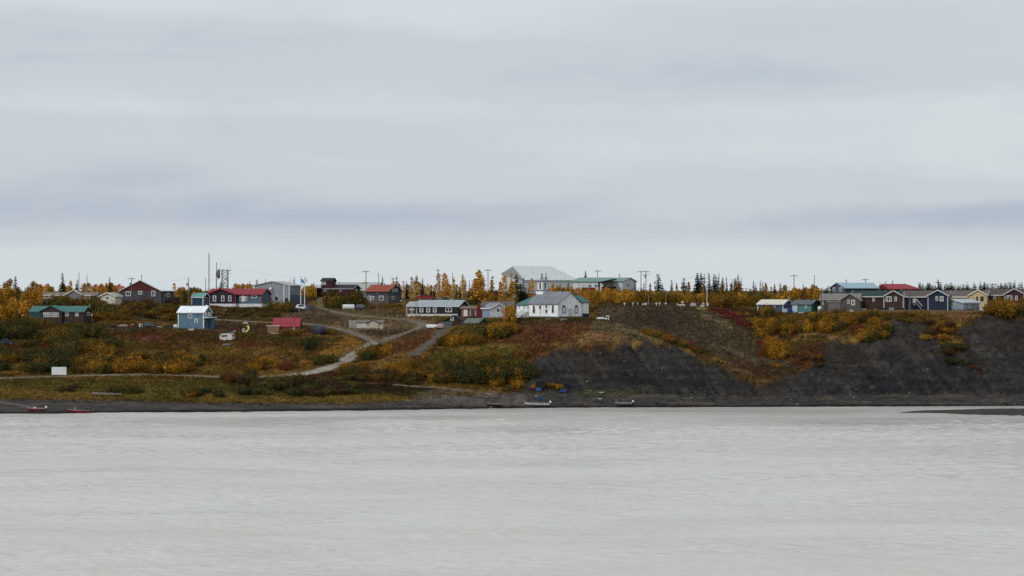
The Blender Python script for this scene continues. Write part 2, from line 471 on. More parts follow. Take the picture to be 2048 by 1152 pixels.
         doors=[('g', 1140, 625, 7.5, 16, (196, 198, 200))], church=True),
    dict(n="sports_hall", l="huge pale grey hall with long sloping roof rising behind the church", c="hall", cx=1050, by=587, Y=1010, a=38, ws=106, wg=46, side='l', ey=559, ry=532.5,
         wall=(206, 210, 210), roof=(200, 206, 204), hip=(0, 0.30), seam=True, eb=546),
    dict(n="teal_roof_school", l="long white building with low teal roof and slanting black canopy beyond the golden bushes", c="building", cx=1245, by=587, Y=1000, a=16, ws=100, wg=28, side='r', ey=563, ry=555.5,
         wall=(192, 197, 200), roof=(104, 138, 130), wins=[('g', 1256, 570, 4, 4, 'd'), ('f', 1180, 572, 5, 3, 'd'), ('f', 1192, 572, 5, 3, 'd')], canopy=True,
         boxes=[("red_base_wall", 'f', 1166, 1190, 575, 587, 0, 0.5, (112, 30, 36))]),
    dict(n="navy_cabin", l="dusty blue cabin with cream roof and white rooftop chimney at the cliff edge", c="cabin", cx=1566, by=625, Y=None, a=23, ws=50, wg=18, side='r', ey=608, ry=600,
         wall=(68, 78, 96), roof=(206, 200, 184), wins=[('f', 1549, 612.5, 4.5, 6)], corners=True, trim=(200, 204, 208), chim=[(1570, 592)]),
    dict(n="turquoise_cabin", l="small turquoise cabin with dark grey roof and one white-framed window", c="cabin", cx=1623, by=625.5, Y=None, a=26, ws=39, wg=17, side='r', ey=608, ry=600.5,
         wall=(78, 118, 118), roof=(92, 98, 104), wins=[('f', 1612, 613.5, 4.5, 6.5)], boxes=[("white_siding", 'f', 1585, 1595, 609.5, 625, 0, 0.08, (176, 190, 200))]),
    dict(n="grey_house", l="warm grey house with front gable, shingle roof and attached lean-to", c="house", cx=1718, by=622.5, Y=None, a=5, ws=76, wg=4, side='r', ey=598.5, ry=588,
         wall=(84, 80, 74), roof=(116, 111, 108), cross=[(1681, 1722, 587, 600, 1.8, (80, 76, 71))], trim=(150, 146, 140),
         wins=[('f', 1655.5, 602, 4.5, 6), ('c', 1698.5, 603.5, 4.5, 8.5), ('c', 1707.5, 605, 7.5, 11, 'm'), ('f', 1646, 605, 3, 9)],
         boxes=[("lean_to", 'f', 1658, 1682, 604.5, 621.5, 0.2, 1.9, (104, 98, 98)), ("lean_to_roof", 'f', 1655, 1684, 602.5, 604.5, 0.0, 2.1, (132, 128, 126))]),
    dict(n="brown_house", l="chocolate brown house with green-black roof and white-edged front gable", c="house", cx=1806, by=619, Y=None, a=5, ws=100, wg=4, side='r', ey=592.5, ry=582.5,
         wall=(60, 42, 37), roof=(46, 62, 58), trim=(192, 192, 188), cross=[(1768.5, 1808, 581.5, 592.5, 1.6, (60, 42, 37))], skirt=(616, (30, 26, 26)), corners=True,
         wins=[('f', 1723, 598.5, 4.8, 8), ('f', 1747.5, 598.5, 4.8, 8.5), ('c', 1778.5, 598, 12, 10.5, 'm3'), ('c', 1792.5, 598, 4.8, 9)]),
    dict(n="blue_roof_house", l="tall dark teal house with light blue metal roof behind the grey house", c="house", cx=1690, by=598, Y=878, a=27, ws=66, wg=29, side='l', ey=576, ry=566,
         wall=(44, 64, 70), roof=(146, 172, 184), gwall=(76, 86, 98), wins=[('g', 1668.5, 578.5, 4.5, 8), ('g', 1682, 578.5, 4.5, 8.5), ('f', 1706, 584, 3.5, 7, 'w')], chim=[(1706, 560)], trim=(120, 130, 138)),
    dict(n="cream_roof_garage", l="low grey garage with cream metal roof behind golden bushes", c="garage", cx=1640, by=600, Y=900, a=50, ws=22, wg=40, side='l', ey=587, ry=577,
         wall=(96, 92, 90), roof=(196, 186, 160)),
    dict(n="red_roof_navy_house", l="tall navy house with bright red roof behind the brown house", c="house", cx=1778, by=598, Y=885, a=24, ws=60, wg=23, side='l', ey=577.5, ry=568.5,
         wall=(34, 37, 50), roof=(146, 62, 72), wins=[('g', 1758.5, 579.5, 5, 7), ('g', 1770.5, 579.5, 5, 7.5), ('f', 1803, 581.5, 5, 7), ('f', 1780, 580, 3, 4)], chim=[(1796, 562)], hip=(0, 0.3)),
    dict(n="navy_house", l="navy blue house with front gable and white steps to its porch", c="house", cx=1896, by=620, Y=None, a=5, ws=86, wg=3, side='r', ey=593, ry=582,
         wall=(30, 37, 56), roof=(90, 82, 80), trim=(190, 192, 192), cross=[(1857, 1897, 580.5, 591, 1.7, (30, 42, 58))], corners=True,
         wins=[('c', 1875, 597, 4.8, 9), ('c', 1884.5, 597.5, 7.5, 10, 'm')], doors=[('f', 1829.5, 604, 4.5, 14, (190, 194, 196))], steps=[(1834, 1846, 605, 619)]),
    dict(n="pale_blue_shed", l="low pale blue shed with four tiny vents standing before the yellow house", c="shed", cx=1927, by=621, Y=None, a=56, ws=31, wg=43, side='l', ey=605, ry=599,
         wall=(136, 149, 164), roof=(172, 178, 186), skirt=(618.5, (98, 100, 104)), trim=(206, 210, 214), wins=[('g', 1893, 606.5, 4.5, 6), ('g', 1910.5, 606.5, 4.5, 6), ('f', 1932, 608.5, 3.5, 7), ('f', 1951, 607, 3.5, 5)],
         doors=[('f', 1938, 611, 3.5, 13, (160, 174, 190))]),
    dict(n="yellow_house", l="pale yellow house with brown shingle roof and cream-edged front gable", c="house", cx=1973, by=617, Y=836, a=5, ws=80, wg=3, side='r', ey=593, ry=582,
         wall=(192, 174, 130), roof=(96, 90, 88), trim=(224, 216, 190), cross=[(1940, 1974.5, 580, 589.5, 1.6, (192, 174, 130))],
         wins=[('c', 1955.5, 597, 3.5, 8, 'd'), ('c', 1965, 597.5, 6.5, 9.5, 'd')]),
    dict(n="maroon_bungalow", l="dark maroon bungalow with white-edged gable, last house of the cliff-top row", c="house", cx=2072, by=615, Y=838, a=5, ws=98, wg=3, side='r', ey=589.5, ry=578.5,
         wall=(62, 34, 42), roof=(82, 74, 72), trim=(190, 188, 186), cross=[(2011, 2050, 577.5, 588, 1.6, (62, 34, 42))], corners=True,
         wins=[('f', 1990.5, 596, 5.5, 9.5), ('c', 2021, 596, 11, 10.5, 'm3'), ('c', 2034.5, 596, 5, 9), ('f', 2058, 596, 5, 9)]),
]
for h in HS:
    th = math.atan((h['cx'] - CX) / F)
    P0 = hit_on(ZB, h['cx'], h['by']) if h['Y'] is None else W(h['cx'], h['by'], h['Y'])
    h['Y'] = P0[1]
    s = F / P0[1]
    a = math.radians(h['a'])
    h['L'] = h['ws'] / (s * math.cos(a)); h['W'] = max(h['wg'] / (s * math.sin(a)), 4.0 if h['wg'] > 6 else 6.5)
    if h['a'] < 10: h['W'] = min(max(h['W'], 7.0), 8.5)
    if h['n'] in ("red_roof_cabin", "low_cream_shed"): h['W'] = 4.2
    h['rz'] = (-a if h['side'] == 'r' else a) - th
    cl = (h['L'] / 2 if h['side'] == 'r' else -h['L'] / 2, -h['W'] / 2)
    c_, s_ = math.cos(h['rz']), math.sin(h['rz'])
    h['loc'] = (P0[0] - (cl[0] * c_ - cl[1] * s_), P0[1] - (cl[0] * s_ + cl[1] * c_), P0[2])
    h['s'] = s

# ------------------------------------------------------------------ roads (columns and rows where they lie on the slope)
ROADS = [
    ("road", "narrow gravel road along the terrace above the shore", 2.0,
     [(-400, 757), (-150, 757), (0, 756), (100, 753), (200, 750.5), (300, 749), (400, 752), (500, 754.5), (560, 752), (600, 748)], (112, 100, 84)),
    ("road", "pale gravel road climbing in a curve from the terrace to the village flat", 4.6,
     [(585, 749.5), (610, 747), (645, 740), (675, 728), (700, 714), (722, 700), (742, 689), (752, 684)], (140, 131, 117)),
    ("road", "brown gravel village road looping round the flat below the black bungalow", 3.4,
     [(748, 686), (765, 681), (792, 672), (822, 662), (842, 652), (836, 644), (800, 639), (740, 634), (690, 628), (655, 620), (634, 611), (620, 604)], (106, 94, 80)),
    ("road", "gravel lane past the red-roofed cabin joining the village road at the bend", 3.0,
     [(750, 685), (728, 674), (700, 664), (670, 656), (640, 651), (600, 647), (560, 645.5)], (108, 97, 84)),
    ("path", "narrow worn footpath above the blue house", 1.3,
     [(560, 646), (500, 643), (440, 639.5), (400, 637.5), (330, 634), (270, 632)], (112, 102, 88)),
    ("path", "straight grey scree track down the slope below the brown shed", 3.0,
     [(906, 656), (888, 667), (868, 680), (850, 692), (836, 702), (822, 711)], (78, 76, 72)),
    ("path", "thin pale beach track behind the landing", 1.0,
     [(740, 768), (790, 770), (840, 774), (890, 778), (940, 783), (985, 789)], (116, 104, 92)),
    ("road", "gravel street in front of the cliff-top houses", 3.0,
     [(1690, 624.5), (1740, 622.5), (1800, 621.5), (1860, 620.5), (1900, 622.5), (1960, 622), (2040, 620), (2150, 619.5)], (112, 102, 90)),
]


def catmull(P, step):
    P = [np.array(p) for p in P]
    P = [2 * P[0] - P[1]] + P + [2 * P[-1] - P[-2]]
    out = []
    for i in range(1, len(P) - 2):
        d = np.linalg.norm(P[i + 1] - P[i]); k = max(2, int(d / step))
        for j in range(k):
            t = j / k
            out.append(0.5 * ((2 * P[i]) + (-P[i - 1] + P[i + 1]) * t + (2 * P[i - 1] - 5 * P[i] + 4 * P[i + 1] - P[i + 2]) * t * t + (-P[i - 1] + 3 * P[i] - 3 * P[i + 1] + P[i + 2]) * t ** 3))
    out.append(P[-2])
    return np.array(out)


RW = []
for (nm, lb, wd, pts, rgb_) in ROADS:
    RW.append(catmull([hit_on(ZB, p[0], p[1])[:2] for p in pts], 1.0))

# ------------------------------------------------------------------ terrain: level the house plots, cut the cliffs, roughen the rest
UG, YG_ = np.meshgrid(UU, YU)
XG = (UG - CX) * YG_ / F
ZT = ZB.copy()
padm = np.zeros(ZT.shape)
for h in HS:
    x0, y0, z0 = h['loc']
    r = 0.42 * math.hypot(h['L'], h['W'])
    jj = np.nonzero(np.abs(YU - y0) < r + 12)[0]
    sl = slice(jj[0], jj[-1] + 1)
    dx = XG[sl] - x0; dy = YG_[sl] - y0
    c_, s_ = math.cos(h['rz']), math.sin(h['rz'])
    lx = np.abs(dx * c_ + dy * s_) - h['L'] / 2; ly = np.abs(-dx * s_ + dy * c_) - h['W'] / 2
    d = np.hypot(np.maximum(lx, 0), np.maximum(ly, 0))
    w = 1 - sstep(0.8 + h.get('pad', 0), 5.0 + h.get('pad', 0), d)
    ZT[sl] = ZT[sl] * (1 - w) + (z0 - 0.05) * w
    padm[sl] = np.maximum(padm[sl], w)

PYG = YH + (CZ - ZT) * F / YG_
DOME = [(1035, 778), (1052, 752), (1075, 730), (1100, 712), (1130, 699), (1160, 691), (1200, 685), (1240, 679), (1300, 680), (1335, 685), (1360, 692), (1380, 701), (1410, 716), (1440, 731), (1480, 750), (1520, 766), (1570, 792), (1035, 800)]
RCLF = [(1480, 796), (1500, 772), (1550, 757), (1600, 746), (1635, 726), (1650, 695), (1662, 678), (1700, 672), (1735, 674), (1762, 680), (1778, 648), (1800, 642), (1845, 652), (1868, 680), (1890, 706), (1925, 712), (1932, 690), (1925, 668), (1938, 644), (1960, 632), (2048, 634), (2560, 634), (2560, 800), (1480, 800)]
wob = (fbm(XG / 5, YG_ / 5, 4, 5) - 0.5) * 34
wob2 = (fbm(XG / 5, YG_ / 5, 4, 9) - 0.5) * 20
cliff_d = poly_mask(UG + wob, PYG + wob2, DOME, 5)
cliff_r = poly_mask(UG + wob, PYG + wob2, RCLF, 7)
cliff = np.maximum(cliff_d, cliff_r)
roadm = np.zeros(ZT.shape)
for rw, (nm, lb, wd, pts, rgb_) in zip(RW, ROADS):
    for i in range(0, len(rw), 2):
        x, y = rw[i][0], rw[i][1]
        u = CX + x * F / y
        iu = int((u - UU[0]) / 3.4); iy = int((y - YU[0]) / 0.5)
        a0, a1 = max(iy - 12, 0), iy + 13; b0, b1 = max(iu - 14, 0), iu + 15
        if b1 <= 1 or a1 <= 1: continue
        d = np.hypot(XG[a0:a1, b0:b1] - x, YG_[a0:a1, b0:b1] - y)
        roadm[a0:a1, b0:b1] = np.maximum(roadm[a0:a1, b0:b1], 1 - sstep(wd * 0.5 + 0.2, wd * 0.5 + 2.0, d))
land = sstep(0.2, 1.5, ZT)
soft = land * (1 - roadm) * (1 - 0.85 * padm)
dg = XG + ZT * 0.7
gul = 1 - np.abs(2 * fbm(dg / 7.5, ZT / 26 + 3, 3, 21) - 1) * 1.8
fine = fbm(XG / 1.5, ZT / 2.2 + YG_ / 6, 4, 31) - 0.5
strata = vnoise(XG / 22, ZT / 0.55, 41) - 0.5
cz = cliff * sstep(0.8, 4.0, ZT)
ZN = ZT + soft * (1 - 0.6 * cliff) * ((fbm(XG / 16, YG_ / 16, 3, 3) - 0.5) * 1.1 + (fbm(XG / 3.2, YG_ / 3.2, 3, 4) - 0.5) * 0.45) * np.where(YG_ > 860, 0.45, 1.0)
big = fbm(dg / 21 + 0.4, ZT / 70, 2, 27) - 0.5
ZN += cz * (big * 6.5 * sstep(1.0, 8.0, ZT) * (1 - sstep(20, 24, ZT)) + (gul - 0.55) * 2.4 + fine * 1.5 + strata * 0.6 - 0.65)
# small slips and hummocks on the brown spur below the graveyard
spur = poly_mask(UG, PYG, [(1190, 612), (1300, 606), (1420, 612), (1500, 640), (1580, 690), (1620, 740), (1560, 760), (1440, 720), (1340, 676), (1200, 660)], 10)
ZN += spur * (1 - roadm) * (1 - padm) * ((fbm(XG / 4.5, ZT / 9, 4, 61) - 0.5) * 1.5)
ZN = np.where(ZT < 0.3, ZT, np.maximum(ZN, 0.12))
wl_n = (fbm(XG / 6, YG_ / 2.0, 3, 71) - 0.5)
ZN += (1 - sstep(0.4, 2.0, np.abs(ZT))) * wl_n * 0.22
ZN -= roadm * 0.06
Z_FINAL = ZN


def gz(x, Y):
    return float(tab(Z_FINAL, CX + x * F / Y, Y)) if Y < 1099 else 28.6 + min((Y - 1060) / 440 * 0.8, 0.8)


def hit(px, py):
    return hit_on(Z_FINAL, px, py)


# ------------------------------------------------------------------ what grows where: base colours of the ground
PY = YH + (CZ - ZN) * F / YG_
nA = fbm(XG / 9, YG_ / 7, 4, 101); nB = fbm(XG / 2.6, YG_ / 2.2, 4, 102); nC = fbm(XG / 22, YG_ / 18, 3, 103); nD = fbm(XG / 1.0, YG_ / 0.9, 3, 104)


def lerp(a, b, t):
    return a * (1 - t[..., None]) + b * t[..., None]


def A(*c):
    return np.array(C(*c))


CG = np.zeros(ZN.shape + (3,)) + A(84, 62, 28)
CG = lerp(CG, np.zeros(3) + A(92, 78, 32), sstep(0.45, 0.62, nA))
CG = lerp(CG, np.zeros(3) + A(72, 44, 28), sstep(0.50, 0.66, nC) * 0.8)
CG = lerp(CG, np.zeros(3) + A(58, 58, 26), sstep(0.52, 0.70, nB) * 0.7)
CG = lerp(CG, np.zeros(3) + A(138, 112, 62), sstep(0.58, 0.72, fbm(XG / 4, YG_ / 2.5, 4, 107)) * 0.75)


def patch(poly, colr, soft=8, k=1.0, wobble=1.0, brk=None):
    global CG
    m = poly_mask(UG + wob * wobble * 0.8, PY + wob2 * wobble * 0.6, poly, soft) * k
    if brk is not None:
        m = m * sstep(brk - 0.1, brk + 0.1, nB)
    CG = lerp(CG, np.zeros(3) + A(*colr), m)


def ell(cx, cy, rx, ry, n=14):
    return [(cx + rx * math.cos(2 * math.pi * i / n), cy + ry * math.sin(2 * math.pi * i / n)) for i in range(n)]


# left meadow
patch([(-420, 690), (130, 690), (300, 655), (560, 668), (650, 690), (640, 735), (300, 742), (-420, 745)], (84, 64, 30), 10, 0.55)
patch(ell(95, 697, 45, 7), (94, 44, 44), 5, 0.8)
patch(ell(70, 703, 45, 4), (112, 72, 76), 3, 0.6)
patch(ell(305, 668, 45, 9), (86, 46, 34), 8, 0.7)
patch(ell(300, 677, 26, 4), (108, 62, 66), 4, 0.8)
patch(ell(270, 660, 30, 5), (58, 66, 30), 5, 0.8)
patch(ell(500, 690, 55, 7), (92, 44, 32), 7, 0.7)
patch(ell(420, 675, 60, 9), (62, 48, 30), 8, 0.6)
patch(ell(545, 675, 60, 8), (64, 62, 28), 7, 0.7)
patch([(380, 692), (470, 690), (560, 694), (610, 700), (600, 712), (520, 706), (440, 712), (380, 708)], (122, 98, 48), 6, 0.75, brk=0.45)
patch([(300, 705), (420, 712), (500, 722), (470, 738), (330, 738)], (104, 78, 40), 8, 0.7, brk=0.45)
patch([(640, 705), (700, 672), (725, 685), (720, 698), (680, 716), (640, 722), (615, 735), (590, 728)], (148, 112, 58), 5, 0.85, brk=0.38)
patch([(440, 745), (620, 738), (690, 715), (640, 742), (560, 752)], (120, 92, 50), 4, 0.7)
patch([(715, 690), (745, 690), (735, 700), (690, 722), (650, 738), (640, 735), (700, 705)], (86, 78, 68), 3, 0.8)
# under the lower road
patch([(-420, 762), (720, 760), (760, 800), (400, 802), (-420, 798)], (78, 76, 34), 6, 0.75)
patch([(440, 758), (730, 756), (860, 762), (860, 792), (700, 790), (480, 788)], (44, 44, 22), 8, 0.85)
patch([(100, 768), (330, 772), (420, 790), (420, 806), (160, 790)], (112, 96, 48), 6, 0.7, brk=0.45)
patch([(-420, 778), (60, 778), (180, 788), (250, 800), (0, 800), (-420, 800)], (118, 96, 50), 5, 0.75)
patch([(400, 786), (760, 790), (860, 795), (840, 808), (400, 808)], (116, 98, 50), 4, 0.85, brk=0.36)
patch([(700, 762), (760, 756), (850, 762), (840, 772), (720, 772)], (58, 40, 30), 6, 0.8)
# village flat
patch([(640, 606), (740, 616), (830, 634), (880, 646), (870, 668), (800, 684), (740, 676), (640, 648), (560, 640), (590, 618)], (104, 90, 73), 10, 0.9)
patch([(560, 636), (640, 624), (700, 640), (640, 650), (580, 648)], (74, 66, 54), 8, 0.7)
patch([(730, 662), (830, 660), (840, 672), (760, 674)], (58, 48, 36), 5, 0.7)
patch([(700, 636), (880, 640), (860, 652), (760, 648)], (112, 96, 72), 6, 0.6, brk=0.4)
patch([(120, 618), (400, 618), (560, 618), (560, 640), (430, 640), (280, 632), (120, 630)], (58, 48, 30), 8, 0.7)
patch([(220, 630), (350, 634), (350, 642), (220, 640)], (50, 44, 30), 5, 0.7)
patch([(140, 650), (360, 650), (500, 656), (520, 662), (360, 662), (140, 660)], (74, 66, 58), 4, 0.7)
patch([(400, 640), (500, 644), (540, 656), (480, 660), (420, 656)], (62, 54, 46), 5, 0.7)
patch([(800, 590), (960, 590), (1040, 600), (1180, 600), (1180, 612), (980, 614), (800, 606)], (98, 88, 40), 6, 0.7)
# slope below the sheds and the church
patch([(770, 690), (860, 660), (905, 655), (880, 685), (820, 715), (770, 725), (740, 735)], (98, 66, 42), 6, 0.85)
patch([(735, 722), (800, 706), (830, 720), (770, 740), (700, 752)], (142, 118, 74), 5, 0.7, brk=0.42)
patch([(890, 690), (1010, 672), (1100, 700), (1060, 725), (1020, 740), (900, 745), (860, 715)], (80, 74, 28), 8, 0.85)
patch([(900, 695), (1100, 686), (1140, 684), (1140, 690), (1010, 696), (900, 704)], (140, 112, 66), 3, 0.7, brk=0.4)
patch([(1000, 646), (1180, 640), (1240, 668), (1150, 684), (1010, 690), (960, 684)], (88, 56, 38), 6, 0.9)
patch(ell(1098, 668, 30, 14), (72, 40, 38), 10, 0.5)
patch(ell(1075, 705, 22, 18), (84, 44, 34), 10, 0.5)
patch([(1035, 690), (1100, 690), (1080, 715), (1050, 735), (1030, 730)], (80, 46, 32), 8, 0.5)
patch([(1028, 636), (1185, 637), (1185, 646), (1040, 648)], (60, 54, 32), 3, 0.8)
# grassy spur, graveyard hill
patch([(1175, 645), (1210, 640), (1300, 672), (1340, 684), (1240, 680), (1190, 664)], (94, 88, 74), 4, 0.8)
patch([(1205, 641), (1225, 641), (1280, 662), (1345, 682), (1330, 685), (1260, 668), (1215, 652)], (128, 112, 86), 2.5, 0.8, 0.6, brk=0.36)
patch([(1140, 672), (1180, 662), (1230, 668), (1260, 674), (1240, 680), (1160, 684)], (140, 112, 82), 3, 0.8, 0.6, brk=0.35)
patch([(1120, 690), (1165, 682), (1240, 677), (1250, 681), (1200, 687), (1150, 693), (1100, 708)], (124, 98, 64), 2.5, 0.8, 0.5, brk=0.36)
patch([(1190, 612), (1300, 606), (1420, 612), (1480, 650), (1560, 712), (1600, 740), (1540, 752), (1440, 715), (1340, 672), (1210, 650)], (76, 68, 58), 7, 0.95)
patch(ell(1330, 640, 60, 16), (62, 54, 50), 14, 0.7)
patch(ell(1480, 690, 60, 22), (72, 68, 46), 14, 0.7)
patch([(1385, 616), (1400, 614), (1440, 630), (1470, 660), (1450, 662), (1420, 640)], (138, 124, 98), 4, 0.8, brk=0.42)
patch([(1420, 690), (1445, 694), (1500, 712), (1570, 722), (1570, 728), (1490, 720)], (104, 94, 74), 2.5, 0.55, 0.5, brk=0.45)
patch([(1440, 712), (1470, 724), (1530, 762), (1520, 764), (1470, 740)], (120, 108, 88), 1.8, 0.6, 0.5, brk=0.48)
patch([(1420, 698), (1500, 724), (1580, 735), (1620, 745), (1580, 768), (1530, 762), (1470, 728)], (66, 50, 34), 6, 0.8)
patch([(1395, 610), (1420, 610), (1455, 622), (1490, 632), (1502, 656), (1480, 652), (1455, 636), (1420, 622)], (92, 28, 34), 4, 0.85, 0.8, brk=0.42)
patch(ell(1522, 686, 9, 5), (104, 22, 36), 3, 0.9, 0.4)
patch(ell(1530, 702, 14, 12), (94, 34, 34), 6, 0.7)
patch([(1590, 690), (1650, 690), (1660, 735), (1620, 745), (1580, 720)], (78, 46, 32), 6, 0.8)
patch([(1485, 620), (1510, 625), (1555, 645), (1560, 652), (1520, 640)], (42, 38, 34), 3, 0.85, 0.5)
# cliff-top fringe on the right
patch([(1560, 632), (1700, 625), (1900, 624), (1960, 626), (1940, 640), (1860, 655), (1780, 645), (1760, 678), (1660, 675), (1600, 660)], (100, 78, 36), 6, 0.9)
patch([(1575, 655), (1640, 668), (1700, 674), (1690, 678), (1600, 668)], (132, 108, 92), 3, 0.7)
patch([(1690, 615), (2560, 612), (2560, 626), (1960, 624), (1800, 628), (1690, 628)], (124, 104, 72), 3, 0.8)
patch([(1890, 628), (1950, 626), (1930, 642), (1900, 645)], (124, 88, 74), 4, 0.7)
# bare shale and the shore
shale = lerp(np.zeros(ZN.shape + (3,)) + A(50, 49, 49), np.zeros(3) + A(60, 58, 57), sstep(0.42, 0.62, nB))
shale = lerp(shale, np.zeros(3) + A(40, 40, 45), sstep(0.5, 0.66, nA) * 0.8)
shale = lerp(shale, np.zeros(3) + A(60, 51, 40), sstep(0.52, 0.68, nC) * 0.75)
shale = lerp(shale, np.zeros(3) + A(84, 79, 72), sstep(0.68, 0.78, fbm(XG / 2.5, ZN / 0.7, 3, 131)) * 0.45)
st1 = fbm(dg / 1.1, ZN / 11 + nC * 2, 3, 151); st2 = fbm((dg + 2 * nA) / 2.4, ZN / 9, 4, 153)
shale = lerp(shale, np.zeros(3) + A(84, 78, 70), sstep(0.56, 0.72, st1) * 0.55)
shale = lerp(shale, np.zeros(3) + A(28, 28, 30), sstep(0.56, 0.70, st2) * 0.7)
shale = lerp(shale, np.zeros(3) + A(70, 64, 57), sstep(0.60, 0.74, vnoise(XG / 30 + nA * 2, ZN / 0.8 + nA * 3, 133)) * 0.6)
shale = lerp(shale, np.zeros(3) + A(34, 33, 35), sstep(0.62, 0.74, vnoise(XG / 18 + nB, ZN / 0.6 + nA * 3, 135)) * 0.6)
CG = lerp(CG, np.zeros(3) + A(66, 52, 40), sstep(0.02, 0.3, np.maximum(poly_mask(UG + wob, PYG + wob2, DOME, 16), poly_mask(UG + wob, PYG + wob2, RCLF, 18))) * 0.55 * sstep(0.4, 0.6, nB))
shale = lerp(shale, np.zeros(3) + A(68, 56, 44), sstep(10, 18, ZN + (nA - 0.5) * 14) * 0.35)
CG = lerp(CG, shale, sstep(0.25, 0.75, cliff + (nB - 0.5) * 0.7))
pyB = np.interp(UU, LB[:, 0], LB[:, 1])[None, :] + wob2 * 0.3
bch = sstep(-2.5, 2.5, PY - pyB)
mud = lerp(np.zeros(ZN.shape + (3,)) + A(74, 70, 64), np.zeros(3) + A(58, 56, 54), sstep(0.4, 0.65, nB))
mud = lerp(mud, np.zeros(3) + A(96, 86, 78), sstep(0.52, 0.68, fbm(XG / 7, YG_ / 2, 3, 141)) * 0.8)
CG = lerp(CG, mud, bch)
patch([(800, 800), (880, 778), (960, 782), (1060, 790), (1050, 812), (930, 812)], (112, 104, 96), 6, 0.75, brk=0.4)
patch([(1150, 782), (1200, 778), (1290, 784), (1280, 792), (1170, 790)], (72, 74, 34), 5, 0.75, brk=0.42)
patch([(1000, 770), (1080, 768), (1110, 776), (1000, 779)], (66, 66, 32), 4, 0.6)
patch([(-420, 800), (0, 801), (75, 814), (60, 816), (0, 806), (-420, 806)], (116, 108, 100), 2, 0.8, 0.3)
wet = 1 - sstep(0.15, 0.75, ZN + wl_n * 0.5)
CG = lerp(CG, np.zeros(3) + A(26, 25, 24), wet * bch * 0.95)
CG = lerp(CG, np.zeros(3) + A(92, 80, 64), roadm * 0.5 * (1 - bch))
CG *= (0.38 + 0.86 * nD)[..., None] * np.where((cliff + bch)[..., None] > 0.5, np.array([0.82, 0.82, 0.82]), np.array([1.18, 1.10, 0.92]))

# mesh rows: dense where the bank faces the viewer, coarser to the horizon
rows = np.concatenate([np.arange(120, 150, 3), np.arange(150, 440, 1), np.arange(440, 720, 3), np.arange(720, len(YU), 10), [len(YU) - 1]])
rows = np.unique(rows)
nr, nc = len(rows), len(UU)
far = [(1150, 28.75), (1250, 28.9), (1500, 29.2), (2200, 29.3), (4000, 29.0), (9000, 26.0), (20000, 10.0)]
Vx = np.concatenate([XG[rows]] + [((UU - CX) * y / F * (1 + 0.8 * (y - 1100) / 9000))[None] for y, z in far])
Vy = np.concatenate([YG_[rows]] + [np.full((1, nc), y) for y, z in far])
Vz = np.concatenate([ZN[rows]] + [(z + (fbm(UU / 40, UU * 0 + y, 2, 7) - 0.5)[None] * 0.4) for y, z in far])
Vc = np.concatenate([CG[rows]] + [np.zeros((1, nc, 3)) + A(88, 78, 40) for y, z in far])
# wings that carry the bank on past both sides of the view
nR = Vx.shape[0]
co = np.stack([Vx, Vy, Vz], -1).reshape(-1, 3)
ii = np.arange(nR * nc).reshape(nR, nc)
fc = np.stack([ii[:-1, :-1], ii[:-1, 1:], ii[1:, 1:], ii[1:, :-1]], -1).reshape(-1, 4)


def np_mesh(name, co, faces, matl, colors=None, smooth=True):
    me = bpy.data.meshes.new(name)
    k = faces.shape[1]
    me.vertices.add(len(co)); me.vertices.foreach_set("co", co.astype(np.float32).ravel())
    me.loops.add(faces.size); me.loops.foreach_set("vertex_index", faces.astype(np.int32).ravel())
    me.polygons.add(len(faces))
    me.polygons.foreach_set("loop_start", np.arange(0, faces.size, k, dtype=np.int32))
    me.polygons.foreach_set("loop_total", np.full(len(faces), k, dtype=np.int32))
    if smooth: me.polygons.foreach_set("use_smooth", np.ones(len(faces), bool))
    if colors is not None:
        at = me.attributes.new("Col", 'FLOAT_COLOR', 'POINT')
        at.data.foreach_set("color", np.concatenate([colors.reshape(-1, 3), np.ones((len(co), 1))], 1).astype(np.float32).ravel())
    me.materials.append(matl)
    me.update(); me.validate()
    return me


def attr_mat(name, rough=0.95, nscale=2.0, lo=0.58, hi=1.42, bump=0.8):
    m = bpy.data.materials.new(name); m.use_nodes = True
    N = m.node_tree.nodes; L = m.node_tree.links
    p = N["Principled BSDF"]; p.inputs["Roughness"].default_value = rough; p.inputs["Specular IOR Level"].default_value = 0.15
    at = N.new("ShaderNodeAttribute"); at.attribute_name = "Col"
    ge = N.new("ShaderNodeNewGeometry")
    nz = N.new("ShaderNodeTexNoise"); nz.inputs["Scale"].default_value = nscale; nz.inputs["Detail"].default_value = 6; nz.inputs["Roughness"].default_value = 0.65
    L.new(ge.outputs["Position"], nz.inputs["Vector"])
    r = N.new("ShaderNodeMapRange"); r.inputs["From Min"].default_value = 0.32; r.inputs["From Max"].default_value = 0.68
    r.inputs["To Min"].default_value = lo; r.inputs["To Max"].default_value = hi
    L.new(nz.outputs["Fac"], r.inputs["Value"])
    s = N.new("ShaderNodeVectorMath"); s.operation = 'SCALE'
    L.new(at.outputs["Color"], s.inputs[0]); L.new(r.outputs["Result"], s.inputs["Scale"])
    L.new(s.outputs["Vector"], p.inputs["Base Color"])
    if bump:
        b = N.new("ShaderNodeBump"); b.inputs["Strength"].default_value = bump; b.inputs["Distance"].default_value = 0.35
        L.new(nz.outputs["Fac"], b.inputs["Height"]); L.new(b.outputs["Normal"], p.inputs["Normal"])
    return m


GROUND = attr_mat("soil_and_shale")
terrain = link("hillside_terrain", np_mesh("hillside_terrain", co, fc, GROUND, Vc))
tag(terrain, "river bank rising from dark shore to meadow, shale cliffs and village plateau", None, kind="structure")

